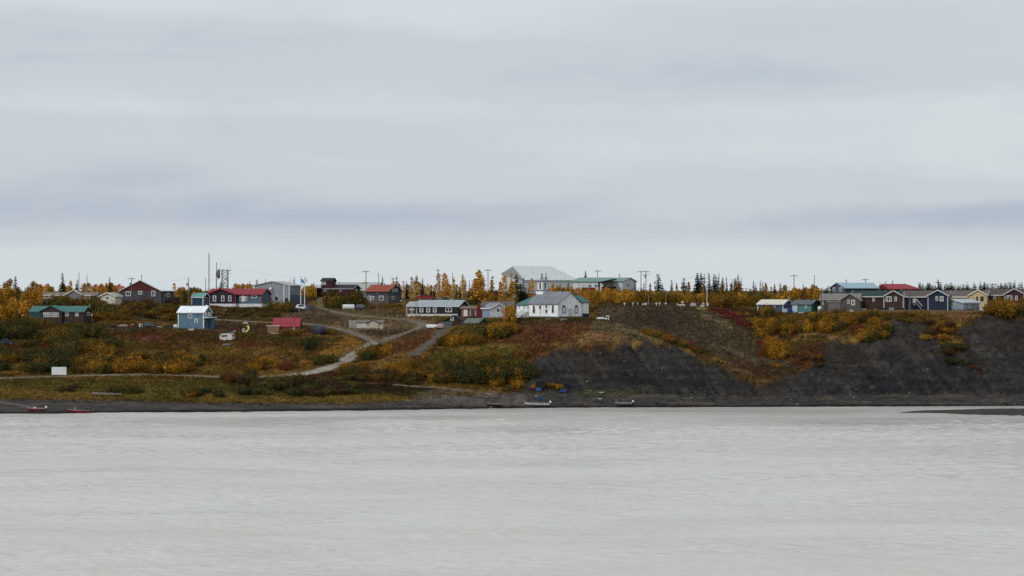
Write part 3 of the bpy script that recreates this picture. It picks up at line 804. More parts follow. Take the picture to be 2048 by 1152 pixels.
# roads
for q, (rw, (nm, lb, wd, pts, rgb_)) in enumerate(zip(RW, ROADS)):
    d = np.gradient(rw, axis=0); d /= np.linalg.norm(d, axis=1)[:, None] + 1e-9
    nrm = np.stack([-d[:, 1], d[:, 0]], 1)
    off = np.linspace(-0.5, 0.5, 7)
    jl = (fbm(np.arange(len(rw)) * 0.3, np.zeros(len(rw)) + q * 9, 4, 55) - 0.5) * 1.0 + 0.95
    jr = (fbm(np.arange(len(rw)) * 0.3, np.zeros(len(rw)) + q * 9, 4, 56) - 0.5) * 1.0 + 0.95
    vs = []
    for i in range(len(rw)):
        for o_ in off:
            x, y = rw[i] + nrm[i] * o_ * wd * (jl[i] if o_ < 0 else jr[i])
            vs.append((x, y, gz(x, y) - 0.04 + 0.15 * (1 - (2 * abs(o_)) ** 4) - (0.05 if 0.2 < abs(o_) < 0.4 else 0)))
    vs = np.array(vs); k = len(off)
    idx = np.arange(len(rw) * k).reshape(len(rw), k)
    ff = np.stack([idx[:-1, :-1], idx[:-1, 1:], idx[1:, 1:], idx[1:, :-1]], -1).reshape(-1, 4)
    o = link(nm, np_mesh(nm, vs, ff, mat("gravel_%d_%d_%d" % rgb_, C(*rgb_), 0.95, var=0.45, scale=0.5, bump=0.4)))
    tag(o, lb, None, kind="structure")

# river
m = bpy.data.materials.new("silty_river_water"); m.use_nodes = True
N = m.node_tree.nodes; L = m.node_tree.links
p = N["Principled BSDF"]
WB = (188, 184, 177)
p.inputs["IOR"].default_value = 1.333
p.inputs["Specular IOR Level"].default_value = 0.5
ge = N.new("ShaderNodeNewGeometry")


def gnoise(scale, detail, rough=0.5, dist=0.0):
    mp = N.new("ShaderNodeMapping"); mp.inputs["Scale"].default_value = scale
    L.new(ge.outputs["Position"], mp.inputs["Vector"])
    z = N.new("ShaderNodeTexNoise"); z.inputs["Scale"].default_value = 1.0; z.inputs["Detail"].default_value = detail
    z.inputs["Roughness"].default_value = rough; z.inputs["Distortion"].default_value = dist
    L.new(mp.outputs["Vector"], z.inputs["Vector"])
    return z


wv = gnoise((0.35, 0.55, 1), 6, 0.68)
lane = gnoise((0.012, 0.026, 1), 4, 0.55, 0.4)
r1 = N.new("ShaderNodeMapRange"); r1.inputs["From Min"].default_value = 0.35; r1.inputs["From Max"].default_value = 0.65
r1.inputs["To Min"].default_value = 0.14; r1.inputs["To Max"].default_value = 0.24
L.new(lane.outputs["Fac"], r1.inputs["Value"]); L.new(r1.outputs["Result"], p.inputs["Roughness"])
r2 = N.new("ShaderNodeMapRange"); r2.inputs["From Min"].default_value = 0.35; r2.inputs["From Max"].default_value = 0.68
r2.inputs["To Min"].default_value = 0.25; r2.inputs["To Max"].default_value = 0.6
L.new(lane.outputs["Fac"], r2.inputs["Value"])
bp = N.new("ShaderNodeBump"); bp.inputs["Distance"].default_value = 0.5
L.new(r2.outputs["Result"], bp.inputs["Strength"]); L.new(wv.outputs["Fac"], bp.inputs["Height"])
L.new(bp.outputs["Normal"], p.inputs["Normal"])
silt = gnoise((0.016, 0.032, 1), 5, 0.6, 0.5)
cr = N.new("ShaderNodeValToRGB")
cr.color_ramp.elements[0].position = 0.33; cr.color_ramp.elements[0].color = (*C(190, 184, 174), 1)
cr.color_ramp.elements[1].position = 0.60; cr.color_ramp.elements[1].color = (*C(203, 199, 192), 1)
ce = cr.color_ramp.elements.new(0.44); ce.color = (*C(196, 191, 182), 1)
L.new(silt.outputs["Fac"], cr.inputs["Fac"]); L.new(cr.outputs["Color"], p.inputs["Base Color"])
# the surface itself: short wind waves over the reach in view, flat water beyond it
uw = np.concatenate([np.arange(-300.0, 2350.0, 6.0)])
rw_ = np.arange(1178.0, 798.0, -0.6)
yw = CZ * F / (rw_ - YH)
UWg, YWg = np.meshgrid(uw, yw)
XWg = (UWg - CX) * YWg / F
gust = 0.6 + 0.8 * sstep(0.32, 0.68, fbm(XWg / 60, YWg / 40, 4, 301))
zw = ((fbm(XWg / 1.9 + YWg * 0.08, YWg / 1.6, 4, 302) - 0.5) * 0.46 + (fbm(XWg / 6.5, YWg / 4.5, 2, 303) - 0.5) * 0.16) * gust
edge = sstep(-300, -200, UWg) * (1 - sstep(2250, 2344, UWg)) * sstep(yw[0], yw[0] + 12, YWg) * (1 - sstep(yw[-1] - 40, yw[-1], YWg)) * (1 - 0.6 * sstep(640, 735, YWg))
zw = zw * edge
xs_ = np.concatenate([np.full((len(yw), 1), -4000.0), XWg, np.full((len(yw), 1), 4000.0)], 1)
ys_ = np.concatenate([YWg[:, :1], YWg, YWg[:, -1:]], 1)
zs_ = np.concatenate([np.zeros((len(yw), 1)), zw, np.zeros((len(yw), 1))], 1)
xs_ = np.concatenate([xs_[:1], xs_, xs_[-1:]]); ys_ = np.concatenate([ys_[:1] * 0 - 300, ys_, ys_[-1:] * 0 + 900]); zs_ = np.concatenate([zs_[:1] * 0, zs_, zs_[-1:] * 0])
iw = np.arange(xs_.size).reshape(xs_.shape)
fw_ = np.stack([iw[:-1, :-1], iw[:-1, 1:], iw[1:, 1:], iw[1:, :-1]], -1).reshape(-1, 4)
river = link("river_water", np_mesh("river_water", np.stack([xs_, ys_, zs_], -1).reshape(-1, 3), fw_, m))
tag(river, "broad silty grey river filling the foreground", None, kind="structure")

# sandbar
bu = np.arange(0, 260.0, 1.0); bv = np.linspace(-1, 1, 41)
BU, BV = np.meshgrid(bu, bv)
tipx = (1786 - CX) * 722 / F
half = 1.0 + 23 * sstep(-8, 32, BU) + (fbm(BU / 9, BV * 0 + 2, 3, 3) - 0.5) * 3
bx_ = tipx + BU
by_ = 722 + 12 * sstep(0, 120, BU) * 0.3 + BV * half * (0.5 + 0.5 * sstep(0, 30, BU))
bz_ = 0.52 * (1 - BV ** 2) * sstep(0, 8, BU) + (fbm(bx_ / 2, by_ / 3, 3, 8) - 0.5) * 0.16 - 0.06
bc = lerp(np.zeros(BU.shape + (3,)) + A(66, 60, 54), np.zeros(3) + A(50, 48, 45), sstep(0.4, 0.6, fbm(bx_ / 3, by_ / 3, 3, 18)))
i2 = np.arange(BU.size).reshape(BU.shape)
f2 = np.stack([i2[:-1, :-1], i2[:-1, 1:], i2[1:, 1:], i2[1:, :-1]], -1).reshape(-1, 4)
sb = link("gravel_sandbar", np_mesh("gravel_sandbar", np.stack([bx_, by_, bz_], -1).reshape(-1, 3), f2, GROUND, bc))
tag(sb, "low dark gravel bar reaching into the river from the cliff side", None, kind="structure")

# ------------------------------------------------------------------ building parts


def xf(mb, rot, loc):
    c_, s_ = math.cos(rot), math.sin(rot)
    mb.v = [(x * c_ - y * s_ + loc[0], x * s_ + y * c_ + loc[1], z + loc[2]) for (x, y, z) in mb.v]
    return mb


def gable_body(root, Lx, Wy, h, rise, wallm, roofm, loc=(0, 0, 0), rot=0.0, oh=0.45, z0=-1.5, hip=(0, 0), trim=None, ends=(1, 1), th=0.2, wall_name="wall", roof_name="roof", ohx=None, hb=None):
    """walls and roof of one wing, ridge along its own x; hip = (left, right) as a share of the length"""
    ohx = oh if ohx is None else ohx
    hy = Wy / 2; sl = rise / hy
    hb = h if hb is None else hb          # eave height of the far side
    w = MB()
    if hip == (0, 0):
        w.prism([(-hy, z0), (hy, z0), (hy, hb), (0, h + rise), (-hy, h)], -Lx / 2, Lx / 2)
    else:
        w.box(-Lx / 2, Lx / 2, -hy, hy, z0, h)
        for k, e_ in ((0, -1), (1, 1)):
            if not hip[k]:
                x0, x1 = sorted((e_ * Lx / 2, e_ * (Lx / 2 - 0.2)))
                w.prism([(-hy, h - 0.02), (hy, h - 0.02), (hy, hb), (0, h + rise)] if hb > h else [(-hy, h - 0.02), (hy, h - 0.02), (0, h + rise)], x0, x1)
    wo = xf(w, rot, loc).build(wall_name, wallm, root)
    yo = hy + oh; ze = h - oh * sl + 0.14; zr = h + rise + 0.14
    r = MB()
    if hip == (0, 0):
        r.prism([(-yo, ze), (0, zr), (yo, ze), (yo, ze - th), (0, zr - th), (-yo, ze - th)], -Lx / 2 - ohx * ends[0], Lx / 2 + ohx * ends[1])
    else:
        xl = -Lx / 2 - ohx; xr = Lx / 2 + ohx
        rl = xl + hip[0] * Lx; rr = xr - hip[1] * Lx
        b = [(xl, -yo, ze), (xr, -yo, ze), (xr, yo, ze + hb - h), (xl, yo, ze + hb - h), (rl, 0, zr), (rr, 0, zr)]
        r.v = b + [(x, y, z - th) for (x, y, z) in b]
        r.f = [(0, 1, 5, 4), (1, 2, 5), (2, 3, 4, 5), (3, 0, 4), (6, 10, 11, 7), (7, 11, 8), (8, 11, 10, 9), (9, 10, 6), (0, 6, 7, 1), (1, 7, 8, 2), (2, 8, 9, 3), (3, 9, 6, 0)]
    ro = xf(r, rot, loc).build(roof_name, roofm, root)
    if trim is not None and hip == (0, 0):
        t2 = 0.30
        for k, e_ in ((0, -1), (1, 1)):
            if not ends[k]: continue
            f = MB()
            xe = e_ * (Lx / 2 + ohx)
            x0, x1 = sorted((xe, xe + e_ * 0.07))
            f.prism([(-yo, ze + 0.03), (0, zr + 0.03), (yo, ze + 0.03), (yo, ze + 0.03 - t2), (0, zr + 0.03 - t2), (-yo, ze + 0.03 - t2)], x0, x1)
            xf(f, rot, loc).build("fascia", trim, ro)
        f = MB().box(-Lx / 2 - ohx * ends[0], Lx / 2 + ohx * ends[1], -yo - 0.07, -yo - 0.003, ze - 0.26, ze + 0.02)
        xf(f, rot, loc).build("fascia", trim, ro)
    return wo, ro


def outline(w, h, arch=False, n=8):
    if not arch:
        return [(-w / 2, -h / 2), (w / 2, -h / 2), (w / 2, h / 2), (-w / 2, h / 2)]
    r = w / 2; zc = h / 2 - r * 1.25
    return [(-w / 2, -h / 2), (w / 2, -h / 2)] + [(r * math.cos(math.pi * k / n), zc + r * 1.25 * math.sin(math.pi * k / n)) for k in range(n + 1)]


def window(root, c, t, n, w, h, style='p', fm=WHITE, pane=None, name="window"):
    tb = min(0.20, w * 0.24)
    arch = style in 'aw'
    if style == 'a': tb = 0.10
    if style == 'd': tb = 0.07
    o1 = outline(w, h, arch); o2 = outline(w - 2 * tb, h - 2 * tb, arch)
    P = lambda a, b, d: (c[0] + t[0] * a + n[0] * d, c[1] + t[1] * a + n[1] * d, c[2] + b)
    m = MB(); k = len(o1)
    d = 0.09
    m.v = [P(a, b, 0.0) for a, b in o1] + [P(a, b, d) for a, b in o1] + [P(a, b, d) for a, b in o2] + [P(a, b, 0.0) for a, b in o2]
    for i in range(k):
        j = (i + 1) % k
        m.f += [(i, j, k + j, k + i), (k + i, k + j, 2 * k + j, 2 * k + i), (2 * k + i, 2 * k + j, 3 * k + j, 3 * k + i)]
    bars = {'m': [(0, 1)], 'm3': [(-w / 6, 1), (w / 6, 1)], 'h': [(0, 0)], 'b': [], 'p': [(h * 0.12, 0)] if h > 1.15 else [], 'a': [(h * 0.1, 0)]}.get(style, [])
    for pos, vert in bars:
        if vert: m.obox((c[0] + t[0] * pos, c[1] + t[1] * pos, c[2]), t, n, tb * 0.7, h - tb, 0.0, d * 0.9)
        else: m.obox((c[0], c[1], c[2] + pos), t, n, w - tb, tb * 0.7, 0.0, d * 0.9)
    fr = m.build(name, fm, root)
    pm = pane or (WHITE if style in 'bw' else GLASS)
    q = MB(); kk = len(o2)
    q.v = [P(a * 1.01, b * 1.01, 0.035) for a, b in o2]
    q.f = [tuple(range(kk))]
    q.build("pane", pm, fr, fix=False)
    return fr


def door(root, c, t, n, w, h, rgb, frame=WHITE):
    m = MB().obox(c, t, n, w, h, 0.0, 0.06)
    o = m.build("door", colour(rgb), root)
    MB().obox((c[0] + t[0] * w * 0.36, c[1] + t[1] * w * 0.36, c[2]), t, n, 0.06, 0.12, 0.06, 0.12).build("handle", DARKM, o)
    f = MB().obox((c[0], c[1], c[2] + h / 2 + 0.06), t, n, w + 0.24, 0.12, 0.0, 0.08)
    f.obox((c[0] - t[0] * (w / 2 + 0.06), c[1] - t[1] * (w / 2 + 0.06), c[2]), t, n, 0.12, h, 0.0, 0.08)
    f.obox((c[0] + t[0] * (w / 2 + 0.06), c[1] + t[1] * (w / 2 + 0.06), c[2]), t, n, 0.12, h, 0.0, 0.08)
    f.build("door_frame", frame, o)
    return o


def make_house(h):
    s, Lx, Wy = h['s'], h['L'], h['W']
    root = thing(h['n'], h['l'], h['c'], h['loc'], h['rz'])
    a = math.radians(h['a'])
    right = h['side'] == 'r'
    fl = h['cx'] - h['ws'] if right else h['cx']
    zl = lambda py: (h['by'] - py) / s
    fx = lambda px: ((px - fl) / h['ws'] - 0.5) * Lx
    gy = lambda px: ((px - h['cx']) / h['wg'] * (1 if right else -1) - 0.5) * Wy
    gk = 1 / (s * math.sin(a)); fk = 1 / (s * math.cos(a))

    def place(face, px, py):
        if face in 'fc':
            return (fx(px), -Wy / 2, zl(py)), (1, 0), (0, -1), fk
        e_ = 1 if right else -1
        return (e_ * Lx / 2, gy(px), zl(py)), (0, e_), (e_, 0), gk
    rec = h['wall']
    wallm = mat("siding_%d_%d_%d" % rec, C(*rec), 0.75, var=0.26, scale=1.1, streak=(1.6, 1.6, 0.45), bump=0.1)
    metal = sum(h['roof']) > 330
    roofm = mat("roofing_%d_%d_%d" % h['roof'], C(*h['roof']), 0.5 if metal else 0.85, var=0.22 if metal else 0.32, scale=1.0, streak=(2.8, 0.5, 0.5))
    trim = colour(h['trim']) if h.get('trim') else None
    eh, rise = zl(h['ey']), (h['ey'] - h['ry']) / s
    hip = h.get('hip', (0, 0))
    wo, ro = gable_body(root, Lx, Wy, eh, rise, wallm, roofm, trim=trim, hip=hip, oh=0.4 if Wy > 5 else 0.25, hb=zl(h['eb']) if h.get('eb') else None)
    e_ = 1 if right else -1
    sk = h.get('skirt')
    if sk:
        zt = zl(sk[0])
        sm = colour(sk[1])
        m = MB().box(-Lx / 2 - 0.06, Lx / 2 + 0.06, -Wy / 2 - 0.06, Wy / 2 + 0.06, -1.6, zt)
        m.build("skirting", sm, root)
    if h.get('gable'):
        m = MB(); hy = Wy / 2 * 0.985
        x0, x1 = sorted((e_ * Lx / 2, e_ * (Lx / 2 + 0.05)))
        m.prism([(-hy, eh - 0.1), (hy, eh - 0.1), (0, eh + rise * 0.985)], x0, x1)
        m.build("gable_cladding", colour(h['gable']), root)
    if h.get('gwall'):
        m = MB(); hy = Wy / 2
        x0, x1 = sorted((e_ * Lx / 2, e_ * (Lx / 2 + 0.04)))
        m.prism([(-hy, -1.4), (hy, -1.4), (hy, eh), (0, eh + rise), (-hy, eh)], x0, x1)
        m.build("gable_cladding", colour(h['gwall']), root)
    proj = 0.0
    for (p0, p1, ap, ep, proj, wc) in h.get('cross', []):
        xm = fx((p0 + p1) / 2); wd = (p1 - p0) * fk
        dl = Wy / 2 + proj
        cm = mat("siding_%d_%d_%d" % wc, C(*wc), 0.75, var=0.16, scale=0.9, streak=(1, 1, 2.5), bump=0.1)
        hh = zl(ep)
        gable_body(root, dl, wd, hh, (ep - ap) / s, cm, roofm, loc=(xm, -dl / 2, 0), rot=-math.pi / 2, trim=trim, ends=(0, 1), wall_name="gable_wing", roof_name="gable_roof", oh=0.4)
        if sk:
            m = MB().box(xm - wd / 2 - 0.05, xm + wd / 2 + 0.05, -dl - 0.05, -Wy / 2, -1.6, zl(sk[0]) - 0.01)
            m.build("skirting", colour(sk[1]), root)
        if h.get('corners') and trim:
            for e2 in (-1, 1):
                MB().box(xm + e2 * (wd / 2 - 0.08) - 0.11, xm + e2 * (wd / 2 - 0.08) + 0.11, -dl - 0.04, -dl, -0.3, hh - 0.1).build("corner_board", trim, root)
    if h.get('corners'):
        tm = trim or WHITE
        for (x, y) in ((-Lx / 2, -Wy / 2), (Lx / 2, -Wy / 2), (e_ * Lx / 2, Wy / 2)):
            MB().box(x - 0.12, x + 0.12, y - 0.12, y + 0.12, (zl(sk[0]) if sk else -0.2), eh - 0.12).build("corner_board", tm, root)
    fm = WHITE
    for wdef in h.get('wins', []):
        face, px, py, ww, hh = wdef[:5]
        st = wdef[5] if len(wdef) > 5 else 'p'
        c, t, n, k = place(face, px, py)
        if face == 'c': c = (c[0], c[1] - proj, c[2])
        if face == 'g' and (h.get('gable') or h.get('gwall')): c = (c[0] + n[0] * 0.05, c[1], c[2])
        if sk and zl(py) - hh / s / 2 < zl(sk[0]): c = (c[0] + n[0] * 0.06, c[1] + n[1] * 0.06, c[2])
        window(root, c, t, n, ww * k, hh / s, st, DARKM if st == 'd' else (colour((118, 120, 124)) if st == 'w' and h.get('church') else fm))
    for (face, px, py, ww, hh, rgb) in h.get('doors', []):
        c, t, n, k = place(face, px, py)
        d = 0.065 if sk else 0.0
        door(root, (c[0] + n[0] * d, c[1] + n[1] * d, c[2]), t, n, ww * k, hh / s, rgb, fm if sum(rec) > 150 or True else DARKM)
    for (nm, face, p0, p1, r0, r1, d0, d1, rgb) in h.get('boxes', []):
        c, t, n, k = place(face, (p0 + p1) / 2, (r0 + r1) / 2)
        zb = zl(r1)
        if zb < 0.35: zb = -1.2
        ztop = zl(r0)
        m = MB().obox((c[0], c[1], (zb + ztop) / 2), t, n, (p1 - p0) * k, ztop - zb, d0, d1)
        m.build(nm, mat("panel_%d_%d_%d" % rgb, C(*rgb), 0.8, var=0.2, scale=1.2, streak=(2, 2, 0.6)), root)
    for (px, tp) in h.get('chim', []):
        x = fx(px) if h['a'] < 45 else 0.0
        y = -0.3 if h['a'] < 45 else 0.3
        if h['n'] == "red_gabled_house": x, y = -Lx / 2 + 2.5, 0.6
        zt = zl(tp); zb = eh + rise * 0.7
        m = MB().tube((x, y, zb), (x, y, zt), 0.14)
        ch = m.build("chimney_pipe", GALV, ro)
        MB().tube((x, y, zt), (x, y, zt + 0.18), 0.24, 0.05).build("chimney_cap", DARKM, ch)
    if h.get('tower'):
        p0, p1, ep, ap, rgb = h['tower']
        xm = fx((p0 + p1) / 2); wd = (p1 - p0) * fk * 0.86
        tm = colour(rgb)
        gable_body(root, wd, wd, zl(ep), (ep - ap) / s, tm, roofm, loc=(xm, -Wy / 2 + wd / 2 - 0.1, 0), z0=eh - 0.5, wall_name="tower_wall", roof_name="tower_roof", oh=0.3)
        for (px, py, ww, hh) in h.get('towin', []):
            window(root, (fx(px), -Wy / 2 - 0.1, zl(py)), (1, 0), (0, -1), ww * fk, hh / s, 'm')
    for (p0, p1, ap, ep) in h.get('lean', []):
        wd = (p1 - p0) * fk
        gable_body(root, wd, Wy * 0.8, zl(ep), (ep - ap) / s, wallm, roofm, loc=(fx((p0 + p1) / 2), 0.0 - Wy * 0.1, 0), z0=zl(613) - 0.3, wall_name="porch_beam", roof_name="porch_roof", oh=0.3)
        for q in (0.04, 0.5, 0.96):
            x = fx(p0 + (p1 - p0) * q)
            MB().box(x - 0.07, x + 0.07, -Wy / 2 - 0.07, -Wy / 2 + 0.07, -1.0, zl(ep)).build("porch_post", WHITE, root)
        oil_tank_part(root, (fx((p0 + p1) / 2 - 1), -Wy / 2 + 0.9, zl(619)), 1.6, 0.5)
    for (p0, p1, r0, r1) in h.get('steps', []):
        x0, x1 = fx(p0), fx(p1); z1_, z0_ = zl(r0), zl(r1)
        n_ = 8
        for i in range(n_):
            t_ = i / (n_ - 1)
            xx = x0 + (x1 - x0) * t_; zz = z1_ * (1 - t_) + 0.1 * t_
            MB().box(xx - 0.16, xx + 0.16, -Wy / 2 - 1.6, -Wy / 2 - 0.5, zz - 0.06, zz).build("step", WOODG, root)
        for yy in (-1.65, -0.45):
            m = MB().quad((x0, -Wy / 2 + yy, z1_ - 0.35), (x1, -Wy / 2 + yy, -0.25), (x1, -Wy / 2 + yy, 0.15), (x0, -Wy / 2 + yy, z1_ + 0.1))
            m.quad((x0, -Wy / 2 + yy - 0.05, z1_ - 0.35), (x1, -Wy / 2 + yy - 0.05, -0.25), (x1, -Wy / 2 + yy - 0.05, 0.15), (x0, -Wy / 2 + yy - 0.05, z1_ + 0.1))
            m.build("stringer", WOODG, root)
            m = MB().tube((x0, -Wy / 2 + yy, z1_ + 1.0), (x1, -Wy / 2 + yy, 1.05), 0.05, n=6)
            m.build("handrail", WHITE, root)
        MB().box(x0 - 1.6, x0, -Wy / 2 - 1.7, -Wy / 2, z1_ - 0.12, z1_).build("landing", WOODG, root)
    if h.get('patch'):
        p0, p1, r0, r1, rgb = h['patch']
        sl = rise / (Wy / 2)
        f = lambda py: ((py - h['ry']) / (h['ey'] - h['ry']))
        y0, y1 = -f(r0) * Wy / 2, -f(r1) * Wy / 2
        z_ = lambda y: eh + rise + y * sl + 0.19
        m = MB().quad((fx(p0), y0, z_(y0)), (fx(p1), y0, z_(y0)), (fx(p1), y1, z_(y1)), (fx(p0), y1, z_(y1)))
        m.build("roof_patch", colour(rgb), ro)
    if h.get('seam'):
        for q in (0.24, 0.5, 0.76):
            x = -Lx / 2 + Lx * q
            y0 = -Wy / 2 - 0.4; z0_ = eh - 0.4 * rise / (Wy / 2) + 0.16
            m = MB().tube((x, y0, z0_), (x, 0, eh + rise + 0.16), 0.07, n=4)
            m.build("roof_rib", roofm, ro)
    if h.get('canopy'):
        dk = colour((34, 32, 36))
        x0, x1 = fx(1204), fx(1233)
        yb, yf = -Wy / 2, -Wy / 2 - 5
        za, zb = zl(566.5), zl(560)
        m = MB(); m.v = [(x0, yf, za), (x1, yf, zb), (x1, yb, zb), (x0, yb, za), (x0, yf, za + 0.35), (x1, yf, zb + 0.35), (x1, yb, zb + 0.35), (x0, yb, za + 0.35)]
        m.f = [(0, 3, 2, 1), (4, 5, 6, 7), (0, 1, 5, 4), (1, 2, 6, 5), (2, 3, 7, 6), (3, 0, 4, 7)]
        m.build("canopy_roof", dk, root)
        for x in (x0 + 0.3, (x0 + x1) / 2, x1 - 0.3):
            zt = za + (zb - za) * (x - x0) / (x1 - x0)
            MB().box(x - 0.25, x + 0.25, yf + 0.1, yf + 0.6, -1, zt).build("canopy_post", dk, root)
        MB().box(x0, x1, yb - 0.4, yb - 0.1, -1, zl(573)).build("red_entrance_wall", colour((112, 30, 36)), root)
    if h.get('church'):
        church_extra(root, h, Lx, Wy, zl, fx, gy, fk, gk, wallm, eh, rise, ro)
    return root


def oil_tank_part(root, c, ln, r, m=None):
    x, y, z = c
    o = MB().tube((x - ln / 2, y, z), (x + ln / 2, y, z), r, n=14).build("oil_tank", m or WHITE, root, smooth=False)
    for q in (-0.35, 0.35):
        MB().box(x + q * ln - 0.06, x + q * ln + 0.06, y - r * 0.7, y + r * 0.7, z - r - 0.7, z - r * 0.6).build("tank_leg", GALV, o)
    return o


def church_extra(root, h, Lx, Wy, zl, fx, gy, fk, gk, wallm, eh, rise, ro):
    s = h['s']
    teal = mat("roofing_70_112_106", C(*TEAL_R), 0.5, var=0.14, scale=1.0, streak=(2.5, 0.6, 0.6))
    greym = MATS["roofing_118_121_128"]
    # rear wing carrying on past the nave, hipped teal roof
    wl_ = 30 * fk
    wx = -Lx / 2 - wl_ / 2 + 0.3
    gable_body(root, wl_ + 0.6, Wy * 0.86, zl(609), (609 - 592) / s, wallm, teal, loc=(wx, 0.35, 0), hip=(0.55, 0), wall_name="rear_wing_wall", roof_name="rear_wing_roof", oh=0.35)
    for px, w_ in ((1032.5, 2.6), (1043, 4), (1051, 4)):
        window(root, (fx(px), 0.35 - Wy * 0.43, zl(613.5)), (1, 0), (0, -1), w_ * fk, 8 / s, 'm' if w_ > 3 else 'p')
    # stair up to the rear wing
    y0 = 0.35 - Wy * 0.43
    n_ = 9
    xa, xb = fx(1030), fx(1050)
    for i in range(n_):
        t_ = i / (n_ - 1)
        xx = xa + (xb - xa) * t_; zz = 0.15 + (zl(623) - 0.15) * t_
        MB().box(xx - 0.2, xx + 0.2, y0 - 1.6, y0 - 0.1, zz - 0.07, zz).build("step", WHITE, root)
    m = MB().quad((xa - 0.3, y0 - 1.65, 0.0), (xb, y0 - 1.65, zl(626)), (xb, y0 - 1.65, zl(617)), (xa - 0.3, y0 - 1.65, zl(630.5)))
    m.quad((xa - 0.3, y0 - 1.58, 0.0), (xb, y0 - 1.58, zl(626)), (xb, y0 - 1.58, zl(617)), (xa - 0.3, y0 - 1.58, zl(630.5)))
    m.build("stair_balustrade", WHITE, root)
    MB().box(xb, fx(1056.5), y0 - 1.7, y0 - 0.05, zl(625), zl(623)).build("stair_landing", WHITE, root)
    for q in (fx(1050), fx(1056)):
        MB().tube((q, y0 - 1.55, -0.8), (q, y0 - 1.55, zl(617)), 0.09, n=6).build("landing_post", WHITE, root)
    MB().tube((fx(1050), y0 - 1.55, 0), (fx(1053), y0 - 1.55, zl(624)), 0.08, n=6).build("landing_brace", WHITE, root)
    MB().tube((fx(1056), y0 - 1.55, 0), (fx(1053), y0 - 1.55, zl(624)), 0.08, n=6).build("landing_brace", WHITE, root)
    # side annex beyond the gable
    al = 15.5 * gk
    ax = Lx / 2 - 2.6
    gable_body(root, al + 1.2, 4.6, zl(603.5), (603.5 - 592) / s, wallm, teal, loc=(ax, Wy / 2 + al / 2 - 0.6, 0), rot=math.pi / 2, hip=(0, 0.28), wall_name="annex_wall", roof_name="annex_roof", oh=0.3)
    MB().box(ax - 2.34, ax + 2.36, Wy / 2 + 0.02, Wy / 2 + al + 0.06, -1.4, zl(627.5)).build("annex_base", colour((26, 58, 58)), root)
    # belfry at the far end of the ridge
    tx, tw = -Lx / 2 + 0.8, 2.55
    MB().box(tx - tw / 2, tx + tw / 2, -tw / 2, tw / 2, eh, zl(581.5)).build("tower_wall", wallm, root)
    zc = zl(581.5)
    MB().box(tx - tw / 2 - 0.22, tx + tw / 2 + 0.22, -tw / 2 - 0.22, tw / 2 + 0.22, zc, zc + 0.28).build("tower_cornice", greym, root)
    bw = 2.1; zb, zt = zc + 0.28, zl(563)
    bel = MB()
    bel.box(tx - bw / 2 + 0.12, tx + bw / 2 - 0.12, -bw / 2 + 0.12, bw / 2 - 0.12, zb, zt - 0.05)
    bel.build("belfry", wallm, root)
    for (sx, sy) in ((-1, -1), (1, -1), (1, 1), (-1, 1)):
        cx_, cy_ = tx + sx * (bw / 2 - 0.16), sy * (bw / 2 - 0.16)
        MB().box(cx_ - 0.17, cx_ + 0.17, cy_ - 0.17, cy_ + 0.17, zb, zt - 0.02).build("belfry_post", WHITE, root)
    hh = zt - zb
    window(root, (tx, -bw / 2 + 0.11, zb + hh * 0.5), (1, 0), (0, -1), 0.80, hh * 0.86, 'a', WHITE, colour((30, 32, 36)), name="belfry_louvre")
    window(root, (tx + bw / 2 - 0.11, 0, zb + hh * 0.5), (0, 1), (1, 0), 0.80, hh * 0.86, 'a', WHITE, colour((30, 32, 36)), name="belfry_louvre")
    MB().box(tx - bw / 2 - 0.25, tx + bw / 2 + 0.25, -bw / 2 - 0.25, bw / 2 + 0.25, zt, zt + 0.22).build("belfry_cornice", greym, root)
    m = MB(); q = bw / 2 + 0.2
    m.v = [(tx - q, -q, zt + 0.22), (tx + q, -q, zt + 0.22), (tx + q, q, zt + 0.22), (tx - q, q, zt + 0.22), (tx, 0, zt + 0.75)]
    m.f = [(0, 1, 4), (1, 2, 4), (2, 3, 4), (3, 0, 4), (3, 2, 1, 0)]
    m.build("belfry_cap", greym, root)
    # cross on the gable
    zr = eh + rise
    m = MB().box(Lx / 2 + 0.1, Lx / 2 + 0.2, -0.06, 0.06, zr, zr + 0.9)
    m.box(Lx / 2 + 0.11, Lx / 2 + 0.19, -0.3, 0.3, zr + 0.5, zr + 0.62)
    m.build("gable_cross", WOODG, ro)
    # corner boards, boarded lower sashes
    for (x, y) in ((-Lx / 2, -Wy / 2), (Lx / 2, -Wy / 2), (Lx / 2, Wy / 2)):
        MB().box(x - 0.1, x + 0.1, y - 0.1, y + 0.1, 0.3, eh - 0.15).build("corner_board", colour((170, 174, 178)), root)
    MB().obox((fx(1080.5), -Wy / 2, zl(622.5)), (1, 0), (0, -1), 3.6 * fk, 7.5 / s, 0.04, 0.10).build("boarded_sash", WHITE, root)
    MB().obox((fx(1093), -Wy / 2, zl(617.5)), (1, 0), (0, -1), 3.6 * fk, 5 / s, 0.04, 0.10).build("boarded_sash", WHITE, root)
    for px in (1127.5, 1152.5):
        MB().obox((Lx / 2, gy(px), zl(612.8)), (0, 1), (1, 0), 4.8 * gk, 3.6 / s, 0.04, 0.07).build("upper_pane", GLASS, root)


for h in HS:
    make_house(h)

# ------------------------------------------------------------------ poles, masts, flags


def pole_top(px, tip, Y=None, base=None):
    p = hit(px, base) if base is not None else None
    Y = Y or p[1]
    x = (px - CX) * Y / F
    return x, Y, gz(x, Y), CZ - (tip - YH) * Y / F


